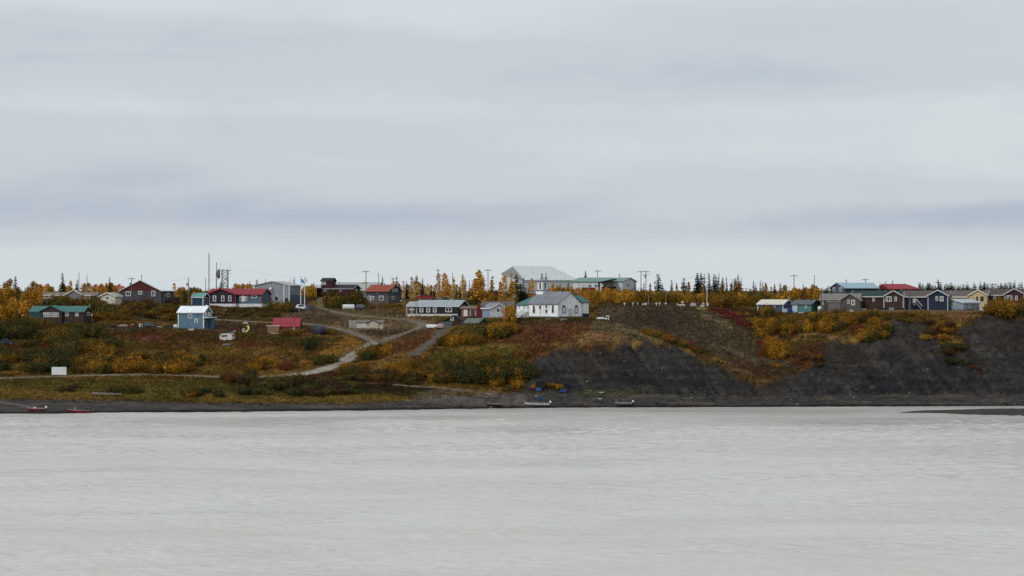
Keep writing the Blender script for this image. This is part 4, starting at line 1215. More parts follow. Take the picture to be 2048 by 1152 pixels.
def utility_pole(label, px, tip, Y=None, base=None, arms=1, box=False, lamp=False, m=POLE, r=0.16, name="utility_pole", cat="utility pole", lean=0.0):
    x, y, z0, z1 = pole_top(px, tip, Y, base)
    H_ = z1 - z0
    t = thing(name, label, cat, (x, y, z0), rng.uniform(-0.35, 0.35), "poles around the village")
    t.rotation_euler[1] = lean
    MB().tube((0, 0, -0.6), (0, 0, H_), r, r * 0.7).build("shaft", m, t)
    for k in range(arms):
        zz = H_ - 0.5 - k * 1.1
        MB().box(-1.25, 1.25, -0.2, -0.06, zz, zz + 0.16).build("crossarm", POLE, t)
        for q in (-1.1, -0.55, 0.55, 1.1):
            MB().tube((q, -0.13, zz + 0.16), (q, -0.13, zz + 0.36), 0.05, 0.04, n=5).build("insulator", GALV, t)
    if box:
        o = MB().tube((-0.35, -0.25, H_ - 2.6), (-0.35, -0.25, H_ - 1.6), 0.28, n=10).build("transformer", GALV, t)
    if lamp:
        MB().tube((0, 0, H_ - 0.3), (-1.1, -0.3, H_ + 0.05), 0.05, n=5).build("lamp_arm", GALV, t)
        MB().box(-1.6, -1.0, -0.42, -0.18, H_ - 0.02, H_ + 0.14).build("lamp_head", WHITE, t)
    return t, Vector((x, y, z1 - 0.25))


tops = {}
for key, args in {
    'a': dict(label="wooden pole with transformer before the red-gabled grey house", px=263, tip=555, base=609, box=True),
    'b': dict(label="tall bare pole behind the long cream bungalow, nearer the red-gabled house", px=174, tip=550, Y=935, arms=0, r=0.13),
    'c': dict(label="tall bare pole behind the long cream bungalow beside a dark spruce", px=158, tip=545, Y=935, arms=0, r=0.13),
    'd': dict(label="wooden pole with grey transformer between the white-roofed house and blue shed", px=377, tip=555, base=612, box=True, arms=0),
    'e': dict(label="slim wooden pole behind the boxy blue shed", px=411, tip=555, Y=930, arms=0, r=0.12),
    'f': dict(label="tall pole carrying wires behind the grey tower dish", px=433, tip=525, Y=950, arms=0, r=0.15),
    'g': dict(label="thin pole in front of the metal warehouse", px=546, tip=574, base=616, arms=0, r=0.1),
    'h': dict(label="wooden pole with crossarm above the grey-roofed store", px=732, tip=541, Y=985),
    'i': dict(label="plain pole behind the orange-roofed house", px=757, tip=545, Y=965, arms=0, r=0.13),
    'j': dict(label="grey pole standing in the yard before the orange-roofed house", px=755, tip=582, base=631, arms=0),
    'k': dict(label="short thick pale post beside the gravel bend near the cream shed", px=691, tip=622, base=669, arms=0, r=0.2),
    'l': dict(label="wooden pole with lamp at the porch end of the black bungalow", px=811, tip=602, base=641, arms=0, lamp=True),
    'm': dict(label="grey pole close in front of the black bungalow porch", px=832, tip=604, base=655, arms=0, r=0.14),
    'n': dict(label="thin leaning post on the gravel before the black bungalow", px=803, tip=629, base=650, arms=0, r=0.12, lean=0.03),
    'o': dict(label="short weathered post by the lower bend of the village road", px=778, tip=654, base=683, arms=0, r=0.15, lean=-0.04),
    'p': dict(label="stubby post on the gravel above the village road bend", px=806, tip=657, base=673, arms=0, r=0.12),
    'q': dict(label="pole with two crossarms rising before the gold larches behind the black bungalow", px=880, tip=549, base=602, arms=2),
    'r': dict(label="tall pole with crossarm between larches next to the sports hall", px=976, tip=538, Y=965),
    's': dict(label="street lamp pole on the green verge behind the cottages", px=999, tip=564, base=606, arms=0, lamp=True, r=0.13),
    't': dict(label="pale lamp pole directly behind the white gabled cottage", px=1010.5, tip=582, Y=852, arms=0, lamp=True, r=0.15),
    'v': dict(label="pole with crossarm beyond the teal-roofed school", px=1195, tip=540, Y=1060),
    'w': dict(label="first of two close power poles past the school, single crossarm", px=1282, tip=541, Y=985),
    'x': dict(label="second of two close power poles past the school, two crossarms and transformer", px=1292, tip=541, Y=980, arms=2, box=True),
    'y': dict(label="grey pole at the end of the tall spruce row", px=1438, tip=547, Y=930, arms=0, r=0.14),
    'z': dict(label="pole with crossarm rising from the golden trees beside the cream-roofed garage", px=1588, tip=549, Y=945),
    'aa': dict(label="bare leaning pole behind the cream-roofed garage", px=1628, tip=550, Y=955, arms=0, r=0.13, lean=0.02),
    'ab': dict(label="grey service pole in front of the grey shingled house", px=1643, tip=576, base=624.5, arms=0, r=0.13),
    'ac': dict(label="pole top with crossarm above the blue-roofed house", px=1731, tip=557, Y=950),
    'ad': dict(label="thick pale pole between the brown house and navy house", px=1819.5, tip=574, base=621, arms=0, r=0.2),
    'ae': dict(label="thin dark pole in front of the navy house wall", px=1862, tip=577, base=620, arms=0, r=0.1),
    'af': dict(label="pole with crossarm before the roof of the maroon bungalow", px=1985, tip=566, base=612),
    'ag': dict(label="pole before the white-edged gable of the maroon bungalow", px=2032, tip=575, base=612, arms=0, r=0.17),
    'ah': dict(label="far pole with crossarm among spruces behind the maroon bungalow", px=2018, tip=564, Y=1010),
    'ai': dict(label="far pole with crossarm beside tall spruces behind the navy house", px=1877, tip=563, Y=960),
}.items():
    tops[key] = utility_pole(**args)[1]

WIRE = mat("wire", C(60, 62, 66), 0.6, var=0.0)


def cable(label, a_, b_, sag):
    n = 14
    pts = [a_.lerp(b_, i / n) + Vector((0, 0, -sag * 4 * (i / n) * (1 - i / n))) for i in range(n + 1)]
    m = MB()
    for i in range(n):
        m.tube(pts[i], pts[i + 1], 0.013, n=4, cap=False)
    tag(m.build("power_cable", WIRE), label, "cable", "overhead cables")


cable("overhead cable from the red-gabled house pole to the blue shed pole", tops['a'], tops['d'], 1.0)
cable("overhead cable from the blue shed pole to the tower dish pole", tops['d'], tops['f'], 0.8)
cable("overhead cable from the tower dish pole to the grey store pole", tops['f'], tops['h'], 3.0)
cable("overhead cable from the grey store pole to the two-armed larch pole", tops['h'], tops['q'], 1.6)
cable("overhead cable from the two-armed larch pole to the sports hall pole", tops['q'], tops['r'], 1.4)
cable("overhead cable from the far school pole to the close power poles", tops['v'], tops['w'], 1.2)
cable("overhead cable from the close power poles to the spruce row pole", tops['x'], tops['y'], 1.6)
cable("overhead cable from the garage pole to the blue-roof house pole", tops['z'], tops['ac'], 1.5)
cable("overhead cable from the pale pole to the maroon bungalow pole", tops['ad'], tops['af'], 1.3)

# radio mast
x, y, z0, z1 = pole_top(418, 509, Y=935)
t = thing("radio_mast", "slender lattice radio mast, tallest thing on the skyline", "mast", (x, y, z0))
Hm = z1 - z0
for k in range(3):
    an = 2 * math.pi * k / 3 + 0.3
    MB().tube((0.34 * math.cos(an), 0.34 * math.sin(an), 0), (0.2 * math.cos(an), 0.2 * math.sin(an), Hm), 0.055, n=5).build("mast_leg", GALV, t)
nb = 16
for i in range(nb):
    m = MB()
    for k in range(3):
        a0 = 2 * math.pi * k / 3 + 0.3; a1 = 2 * math.pi * ((k + 1) % 3) / 3 + 0.3
        r0 = 0.34 - 0.14 * i / nb; r1 = 0.34 - 0.14 * (i + 1) / nb
        m.tube((r0 * math.cos(a0), r0 * math.sin(a0), Hm * i / nb), (r1 * math.cos(a1), r1 * math.sin(a1), Hm * (i + 1) / nb), 0.03, n=4, cap=False)
    m.build("bracing", GALV, t)
MB().tube((0, 0, Hm), (0, 0, Hm + 0.8), 0.09, n=6).build("beacon", colour((150, 60, 50)), t)
MB().tube((-0.2, 0, Hm * 0.47), (1.6, 0, Hm * 0.47), 0.05, n=5).build("side_antenna", GALV, t)

# microwave tower with dish
x, y, z0, z1 = pole_top(450, 541, Y=940)
t = thing("communication_tower", "square lattice communication tower with whip antennas behind the red-roofed building", "tower", (x, y, z0), 0.25)
Hm = z1 - z0
hw = 0.95
for (sx, sy) in ((-1, -1), (1, -1), (1, 1), (-1, 1)):
    MB().tube((sx * hw, sy * hw, 0), (sx * hw, sy * hw, Hm), 0.09, n=6).build("tower_leg", GALV, t)
for i in range(9):
    za, zb = Hm * i / 9, Hm * (i + 1) / 9
    for (p, q) in (((-1, -1), (1, -1)), ((1, -1), (1, 1)), ((1, 1), (-1, 1)), ((-1, 1), (-1, -1))):
        m = MB().tube((p[0] * hw, p[1] * hw, za), (q[0] * hw, q[1] * hw, zb), 0.05, n=4)
        m.build("brace", GALV, t)
        MB().tube((q[0] * hw, q[1] * hw, za), (p[0] * hw, p[1] * hw, zb), 0.05, n=4).build("brace", GALV, t)
        MB().tube((p[0] * hw, p[1] * hw, zb), (q[0] * hw, q[1] * hw, zb), 0.06, n=4).build("girt", GALV, t)
MB().box(-hw - 0.7, hw + 0.9, -hw - 0.3, hw + 0.3, Hm, Hm + 0.2).build("platform", GALV, t)
MB().tube((-hw - 0.5, 0, Hm), (-hw - 0.5, 0, Hm + 2.9), 0.05, n=5).build("whip_antenna", WHITE, t)
MB().tube((hw + 0.7, 0, Hm - 1.2), (hw + 0.7, 0, Hm + 2.9), 0.06, n=5).build("whip_antenna", WHITE, t)
MB().tube((hw, 0, Hm * 0.35), (hw + 1.7, 0, Hm * 0.35), 0.07, n=5).build("side_arm", GALV, t)
for (dx_, dz_, r_) in ((0.2, 0.74, 0.42), (-0.5, 0.58, 0.36), (0.5, 0.5, 0.3)):
    MB().tube((dx_, -hw - 0.05, Hm * dz_), (dx_, -hw - 0.35, Hm * dz_), r_, r_ * 0.85, n=12).build("drum_antenna", WHITE, t)
for q_ in (-0.6, 0.2, 0.7):
    MB().tube((q_, -hw, Hm + 0.2), (q_, -hw, Hm + 1.1), 0.06, n=5).build("panel_antenna", WHITE, t)
x, y, z0, z1 = pole_top(437, 548, Y=936)
t = thing("satellite_dish", "big dark microwave dish seen edge-on beside the lattice tower", "dish", (x, y, z0), math.radians(200))
Hm = z1 - z0
m = MB(); n_ = 18
rings = [(0.0, 0.0), (0.7, 0.08), (1.25, 0.28), (1.65, 0.55)]
for side, o_ in ((0, 0.0), (1, 0.12)):
    for (r, d) in rings:
        for k in range(n_):
            an = 2 * math.pi * k / n_
            m.v.append((-d * 1.2 + 0.5 + o_, r * math.cos(an), Hm + r * math.sin(an)))
for sidx in (0, 1):
    b = sidx * len(rings) * n_
    for q in range(len(rings) - 1):
        for k in range(n_):
            m.f.append((b + q * n_ + k, b + q * n_ + (k + 1) % n_, b + (q + 1) * n_ + (k + 1) % n_, b + (q + 1) * n_ + k))
b2 = len(rings) * n_; q = len(rings) - 1
for k in range(n_):
    m.f.append((q * n_ + k, q * n_ + (k + 1) % n_, b2 + q * n_ + (k + 1) % n_, b2 + q * n_ + k))
m.build("reflector", colour((84, 86, 92)), t, fix=True)
MB().tube((0.75, 0, 0), (0.75, 0, Hm + 0.6), 0.14, n=8).build("mount_pole", GALV, t)
MB().tube((0.55, 0, Hm), (-1.0, 0, Hm), 0.07, n=6).build("feed_arm", GALV, t)

# flagpoles and white posts
for (px, tip, base, rgb, lab) in ((601.5, 556, 617, (92, 158, 190), "white flagpole flying a blue flag before the warehouse"), (609.5, 555, 617.5, (196, 206, 210), "white flagpole with a small pale flag beside the dark gravel heap")):
    x, y, z0, z1 = pole_top(px, tip, base=base)
    t = thing("flagpole", lab, "flagpole", (x, y, z0), 0)
    Hm = z1 - z0
    MB().tube((0, 0, -0.4), (0, 0, Hm), 0.17, 0.11).build("shaft", WHITE, t)
    MB().tube((0, 0, Hm), (0, 0, Hm + 0.2), 0.16, 0.1).build("finial", GALV, t)
    m = MB(); nx, nz_ = 8, 4
    fw, fh = (1.05, 1.15) if rgb[0] < 150 else (0.6, 0.7)
    for i in range(nx + 1):
        for j in range(nz_ + 1):
            u_ = i / nx
            m.v.append(((fw * u_ + 0.15) * (1 if rgb[0] > 150 else 0.9), 0.12 * math.sin(u_ * 7), Hm - 0.2 - fh * (1 - j / nz_) - 0.7 * u_ * u_))
    for i in range(nx):
        for j in range(nz_):
            k = i * (nz_ + 1) + j
            m.f.append((k, k + nz_ + 1, k + nz_ + 2, k + 1))
    m.build("flag", colour(rgb), t)
for (px, tip, base, lab) in ((568, 571, 612, "white steel post by the warehouse, the one half behind a bush"), (578.5, 570, 617, "white steel post by the warehouse doors, next to the blue-flag pole")):
    x, y, z0, z1 = pole_top(px, tip, Y=890 if px < 570 else 887)
    t = thing("steel_post", lab, "post", (x, y, z0), 0, "white posts by the warehouse")
    MB().tube((0, 0, -0.4), (0, 0, z1 - z0), 0.2, 0.17).build("shaft", WHITE, t)
    MB().box(-0.4, 0.4, -0.3, 0.1, z1 - z0 - 0.1, z1 - z0 + 0.15).build("lamp_head", WHITE, t)

# ------------------------------------------------------------------ vehicles, boats, tanks, small things


def pickup(label, px, base, rgb, rz, Y=None, sc=1.0, cat="pickup truck", name="pickup_truck", box=False):
    p = hit(px, base) if Y is None else W(px, base, Y)
    z = gz(p[0], p[1])
    t = thing(name, label, cat, (p[0], p[1], z), rz)
    t.scale = (sc, sc, sc)
    bm_ = mat("car_paint_%d_%d_%d" % rgb, C(*rgb), 0.35, var=0.08, spec=0.5)
    w2 = 0.95
    m = MB()
    if box:
        m.prism([(-2.7, 0.5), (1.2, 0.5), (1.2, 3.1), (-2.7, 3.1)], -1.15, 1.15, 'y')
        m.build("cargo_box", bm_, t)
        c = MB().prism([(1.2, 0.45), (3.0, 0.45), (3.0, 1.4), (2.7, 2.3), (1.2, 2.4)], -1.0, 1.0, 'y').build("cab", bm_, t)
        MB().prism([(2.05, 1.45), (2.85, 1.45), (2.62, 2.15), (2.05, 2.15)], -1.02, 1.02, 'y').build("side_window", GLASS, c)
        wx = (-1.8, 2.2); wr = 0.48
    else:
        m.prism([(-2.7, 0.45), (2.65, 0.45), (2.72, 0.8), (2.6, 1.05), (1.35, 1.15), (-0.6, 1.15), (-0.6, 1.2), (-2.7, 1.2)], -w2, w2, 'y')
        m.build("body", bm_, t)
        c = MB().prism([(-0.62, 1.15), (1.5, 1.15), (0.85, 1.78), (-0.45, 1.82)], -w2 * 0.9, w2 * 0.9, 'y').build("cab", bm_, t)
        MB().prism([(-0.5, 1.2), (1.3, 1.2), (0.78, 1.72), (-0.38, 1.74)], -w2 * 0.92, w2 * 0.92, 'y').build("side_window", GLASS, c)
        MB().box(-2.5, -0.72, -w2 * 0.85, w2 * 0.85, 1.201, 1.21).build("truck_bed", DARKM, t)
        wx = (-1.75, 1.75); wr = 0.38
    for x in wx:
        for sgn in (-1, 1):
            y0, y1 = sorted((sgn * 0.78, sgn * 1.0))
            o = MB().tube((x, y0, wr), (x, y1, wr), wr, n=14).build("wheel", RUBBER, t)
            yy = sgn * 1.003
            MB().tube((x, yy - 0.01, wr), (x, yy + 0.01, wr), wr * 0.55, n=10).build("rim", GALV, o)
    xf_ = 3.0 if box else 2.66
    for sgn in (-0.7, 0.7):
        MB().box(xf_, xf_ + 0.06, sgn - 0.15, sgn + 0.15, 0.78, 0.95).build("headlight", WHITE, t)
        MB().box(-2.76, -2.7, sgn - 0.1, sgn + 0.1, 0.85, 1.1).build("tail_light", colour((120, 20, 20)), t)
    return t


pickup("red pickup truck parked on the grass behind the black bungalow", 850, 600, (140, 26, 40), 0.08)
pickup("white pickup parked before the dark truck at the warehouse", 602, 621, (214, 216, 218), math.radians(200))
pickup("dark navy box truck backed up to the warehouse doors", 591, 615, (34, 40, 54), math.radians(170), box=True, sc=1.25, cat="truck", name="box_truck")
pickup("black pickup nosed in before the white pickup", 588, 623.5, (28, 30, 34), math.radians(185), sc=0.85)
pickup("grey pickup behind the roof of the black bungalow", 890, 603.5, (176, 172, 160), 0.1, sc=0.9)
pickup("dark pickup half hidden in brush at the edge of the meadow thicket", 8, 690, (44, 50, 60), 0.3)


def skiff(label, px, base, rz, hull, ln=6.0, inside=(120, 118, 112), motor=True, on_water=False, tilt=0.0, flip=False, sc=1.0, cat="boat", name="skiff", cargo=None):
    p = hit(px, base) if not on_water else W(px, base, CZ * F / (base - YH))
    z = max(gz(p[0], p[1]), 0.0)
    t = thing(name, label, cat, (p[0], p[1], z + (0.05 if not on_water else -0.08)), rz, "boats along the shore")
    t.rotation_euler[0] = tilt + (math.pi if flip else 0)
    if flip: t.location.z += 0.75 * sc
    t.scale = (sc, sc, sc)
    st = [(-1.0, 0.80, 0.62, 0.0), (-0.5, 0.88, 0.66, 0.0), (0.0, 0.90, 0.68, 0.0), (0.5, 0.72, 0.72, 0.05), (0.8, 0.42, 0.82, 0.2), (1.0, 0.04, 0.95, 0.5)]
    m = MB(); k = 7
    for (u_, w_, zt, zb) in st:
        x = u_ * ln / 2
        m.v += [(x, -w_, zt), (x, -w_ * 0.86, zb + 0.22), (x, -w_ * 0.5, zb), (x, 0, zb - 0.03), (x, w_ * 0.5, zb), (x, w_ * 0.86, zb + 0.22), (x, w_, zt)]
    for i in range(len(st) - 1):
        for j in range(k - 1):
            a0 = i * k + j
            m.f.append((a0, a0 + 1, a0 + k + 1, a0 + k))
    m.f.append(tuple(range(k)))
    hm = mat("hull_%d_%d_%d" % hull, C(*hull), 0.45, var=0.15)
    hull_o = m.build("hull", hm, t)
    i2_ = MB()
    for (u_, w_, zt, zb) in st[:-1]:
        x = u_ * ln / 2 * 0.985
        i2_.v += [(x, -w_ * 0.92, zt - 0.04), (x, -w_ * 0.72, zb + 0.18), (x, w_ * 0.72, zb + 0.18), (x, w_ * 0.92, zt - 0.04)]
    for i in range(len(st) - 2):
        for j in range(3):
            a0 = i * 4 + j
            i2_.f.append((a0, a0 + 1, a0 + 5, a0 + 4))
    i2_.f.append((0, 1, 2, 3))
    i2_.build("liner", colour(inside), t)
    for sgn in (-1, 1):
        g = MB()
        for i in range(len(st) - 1):
            g.tube((st[i][0] * ln / 2, sgn * st[i][1], st[i][2]), (st[i + 1][0] * ln / 2, sgn * st[i + 1][1], st[i + 1][2]), 0.04, n=5)
        g.build("gunwale", GALV, t)
    for u_ in (-0.55, 0.0, 0.45):
        MB().box(u_ * ln / 2 - 0.16, u_ * ln / 2 + 0.16, -0.62, 0.62, 0.42, 0.47).build("thwart", GALV, t)
    if motor:
        o = MB().prism([(-0.28, 0.75), (0.14, 0.75), (0.2, 1.1), (0.05, 1.28), (-0.3, 1.22)], -0.2, 0.2, 'y')
        o = xf(o, 0, (-ln / 2 - 0.16, 0, 0)).build("outboard_motor", motor if not isinstance(motor, bool) else DARKM, t)
        MB().tube((-ln / 2 - 0.2, 0, 0.75), (-ln / 2 - 0.24, 0, -0.15), 0.09, 0.06, n=6).build("motor_leg", DARKM, o)
    if cargo:
        for (x, y, z_, a_, b_, c_, rgb) in cargo:
            MB().box(x - a_, x + a_, y - b_, y + b_, z_, z_ + c_).build("cargo_crate", colour(rgb), t)
    return t


skiff("small red and white skiff moored at the shore, the one with a pale deck", 72, 826.5, math.radians(178), (118, 44, 50), 4.6, inside=(205, 190, 186), on_water=True, motor=WHITE, cargo=[(0.3, 0, 0.5, 0.25, 0.3, 0.5, (214, 214, 210))])
skiff("larger crimson boat with windscreen moored at the shore, loaded deck", 157, 826, math.radians(183), (112, 22, 32), 5.4, inside=(92, 90, 90), on_water=True,
      cargo=[(0.8, 0, 0.6, 0.1, 0.7, 0.75, (150, 154, 158)), (-1.0, 0, 0.5, 0.5, 0.5, 0.55, (70, 72, 78)), (-2.0, 0.1, 0.5, 0.35, 0.4, 0.75, (44, 46, 52))])
skiff("aluminium skiff with white motor drawn up on the landing beach", 1074, 812.5, math.radians(180), (158, 160, 158), 6.4, inside=(120, 116, 108), motor=WHITE)
skiff("grey skiff with white motor under the shale cliff", 1247, 811, math.radians(181), (104, 104, 104), 4.4, inside=(80, 80, 78), motor=WHITE)
skiff("dark red canoe-like boat on the landing beach gravel", 988, 814, math.radians(176), (70, 30, 32), 5.4, inside=(60, 48, 46), motor=False, sc=0.8)
skiff("upturned white skiff on the gravel below the black bungalow", 868, 655.5, math.radians(18), (222, 222, 220), 4.4, motor=False, flip=True, tilt=0.25)
skiff("narrow grey canoe lying in the meadow grass below the small white camper", 454, 693, math.radians(2), (128, 128, 122), 3.4, motor=False, sc=0.8)
skiff("long wooden river scow lying in shore grass", 214, 792, math.radians(181), (132, 120, 104), 8.4, motor=False, sc=0.9)


def tank(label, px, base, ln, r, rgb, rz, cat="tank", name="fuel_tank", Y=None, legs=True):
    p = hit(px, base) if Y is None else W(px, base, Y)
    t = thing(name, label, cat, (p[0], p[1], gz(p[0], p[1])), rz)
    lift = 0.45 if legs else -0.75
    m = MB(); n_ = 18
    prof = [(-ln / 2 - r * 0.22, r * 0.35), (-ln / 2 - r * 0.12, r * 0.8), (-ln / 2, r), (ln / 2, r), (ln / 2 + r * 0.12, r * 0.8), (ln / 2 + r * 0.22, r * 0.35)]
    for (x, rr) in prof:
        for k in range(n_):
            an = 2 * math.pi * k / n_
            m.v.append((x, rr * math.cos(an), lift + r + rr * math.sin(an)))
    for i in range(len(prof) - 1):
        for k in range(n_):
            m.f.append((i * n_ + k, i * n_ + (k + 1) % n_, (i + 1) * n_ + (k + 1) % n_, (i + 1) * n_ + k))
    m.f.append(tuple(range(n_))); m.f.append(tuple((len(prof) - 1) * n_ + k for k in range(n_)))
    m.build("shell", colour(rgb, 0.5), t)
    if legs:
        for q in (-0.32, 0.32):
            MB().box(q * ln - 0.1, q * ln + 0.1, -r * 0.8, r * 0.8, -0.5, lift + r * 0.3).build("saddle", GALV, t)
    MB().tube((0, 0, lift + 2 * r - 0.05), (0, 0, lift + 2 * r + 0.2), 0.12, n=8).build("hatch", GALV, t)
    return t


tank("round dark blue storage tank seen end-on beside the gravel lane", 638, 669, 3.2, 1.75, (44, 45, 56), math.radians(62), legs=False)
tank("white fuel tank lying before the maroon house", 697, 605, 3.4, 0.8, (208, 210, 206), 0.15, Y=890)
tank("grey fuel tank next to the slate grey house with orange roof", 720, 607, 2.2, 0.85, (84, 88, 96), 0.4, Y=892)
tank("small white oil tank at the end of the log house", 181, 640, 0.9, 0.5, (222, 222, 218), 0.5)
tank("white oil tank between the blue shed and red-roofed building", 413, 612.5, 0.9, 0.5, (198, 202, 204), 0.1, Y=878)
tank("white oil tank at the gable of the turquoise cabin", 1640, 624, 0.9, 0.55, (222, 224, 224), 0.4)
tank("white oil tank leaning at the dusty blue cabin wall", 1556, 625, 0.9, 0.45, (206, 210, 214), 0.2)
tank("white oil tank behind the sky-blue house", 351, 660, 1.0, 0.55, (196, 200, 202), 0.2)


def block(name, label, cat, px, base, boxes, rz=0.0, group=None, Y=None):
    """a small thing made of a few named pieces: (part, x0,x1,y0,y1,z0,z1, colour)"""
    p = hit(px, base) if Y is None else W(px, base, Y)
    t = thing(name, label, cat, (p[0], p[1], gz(p[0], p[1])), rz, group)
    for (nm, x0, x1, y0, y1, z0, z1, rgb) in boxes:
        MB().box(x0, x1, y0, y1, z0, z1).build(nm, colour(rgb), t)
    return t


# billboard by the lower road
p = hit(118, 751.5)
t = thing("billboard", "big blank white boarded sign panel beside the lower gravel road", "sign", (p[0], p[1], gz(p[0], p[1])), 0.05)
for i in range(6):
    MB().box(-1.95, 1.95, 0.0, 0.06 + 0.01 * (i % 2), 0.2 + i * 0.345, 0.2 + i * 0.345 + 0.335).build("board", mat("sign_white", C(214, 216, 218), 0.7, var=0.12, scale=1.0), t)
for q in (-1.6, 0, 1.6):
    MB().box(q - 0.07, q + 0.07, 0.08, 0.2, -0.5, 2.2).build("post", WOODG, t)
# camper wreck in the meadow
p = hit(455, 682)
t = thing("camper_trailer", "small derelict white camper with dark windows tilted in the meadow", "camper", (p[0], p[1], gz(p[0], p[1])), -0.35)
t.rotation_euler[0] = 0.05; t.rotation_euler[1] = -0.10
MB().prism([(-1.9, 0.25), (1.9, 0.25), (2.05, 0.9), (1.8, 1.95), (-1.2, 2.05), (-1.9, 1.6)], -0.95, 0.95, 'y').build("body", colour((196, 190, 182)), t)
MB().box(-1.75, 0.2, -1.02, 0.9, 2.06, 2.18).build("roof_panel", colour((210, 206, 200)), t)
for q in (-0.85, 0.05):
    MB().box(q - 0.36, q + 0.36, -0.99, -0.94, 1.25, 1.75).build("window", GLASS, t)
MB().box(1.93, 2.03, -0.4, 0.4, 1.0, 1.6).build("rear_window", GLASS, t)
for q in (-0.99, 0.85):
    MB().tube((0.3, q, 0.2), (0.3, q + 0.14, 0.2), 0.3, n=10).build("wheel", RUBBER, t)
# yellow playground slide
p = hit(496, 666)
t = thing("curved_slide", "curved yellow play slide standing in the yard clutter past the sky-blue house", "slide", (p[0], p[1], gz(p[0], p[1])), 0)
m = MB(); n_ = 12
for i in range(n_ + 1):
    u_ = i / n_
    xc = 0.75 * math.sin(u_ * math.pi) - 0.3 - 0.4 * (1 - u_); zc = 0.25 + 2.1 * u_; yc = -0.9 * (1 - u_)
    for (dx, dz) in ((-0.35, 0.22), (-0.28, 0.0), (0.28, 0.0), (0.35, 0.22)):
        m.v.append((xc + dx, yc, zc + dz))
for i in range(n_):
    for j in range(3):
        k = i * 4 + j
        m.f.append((k, k + 1, k + 5, k + 4))
m.build("chute", colour((200, 184, 112)), t)
t.scale = (0.8, 0.8, 0.9)
for q in (-0.5, 0.5):
    MB().tube((q - 0.4, 0.2, 0), (q - 0.4, 0.2, 2.4), 0.06, n=6).build("support", colour((150, 112, 40)), t)
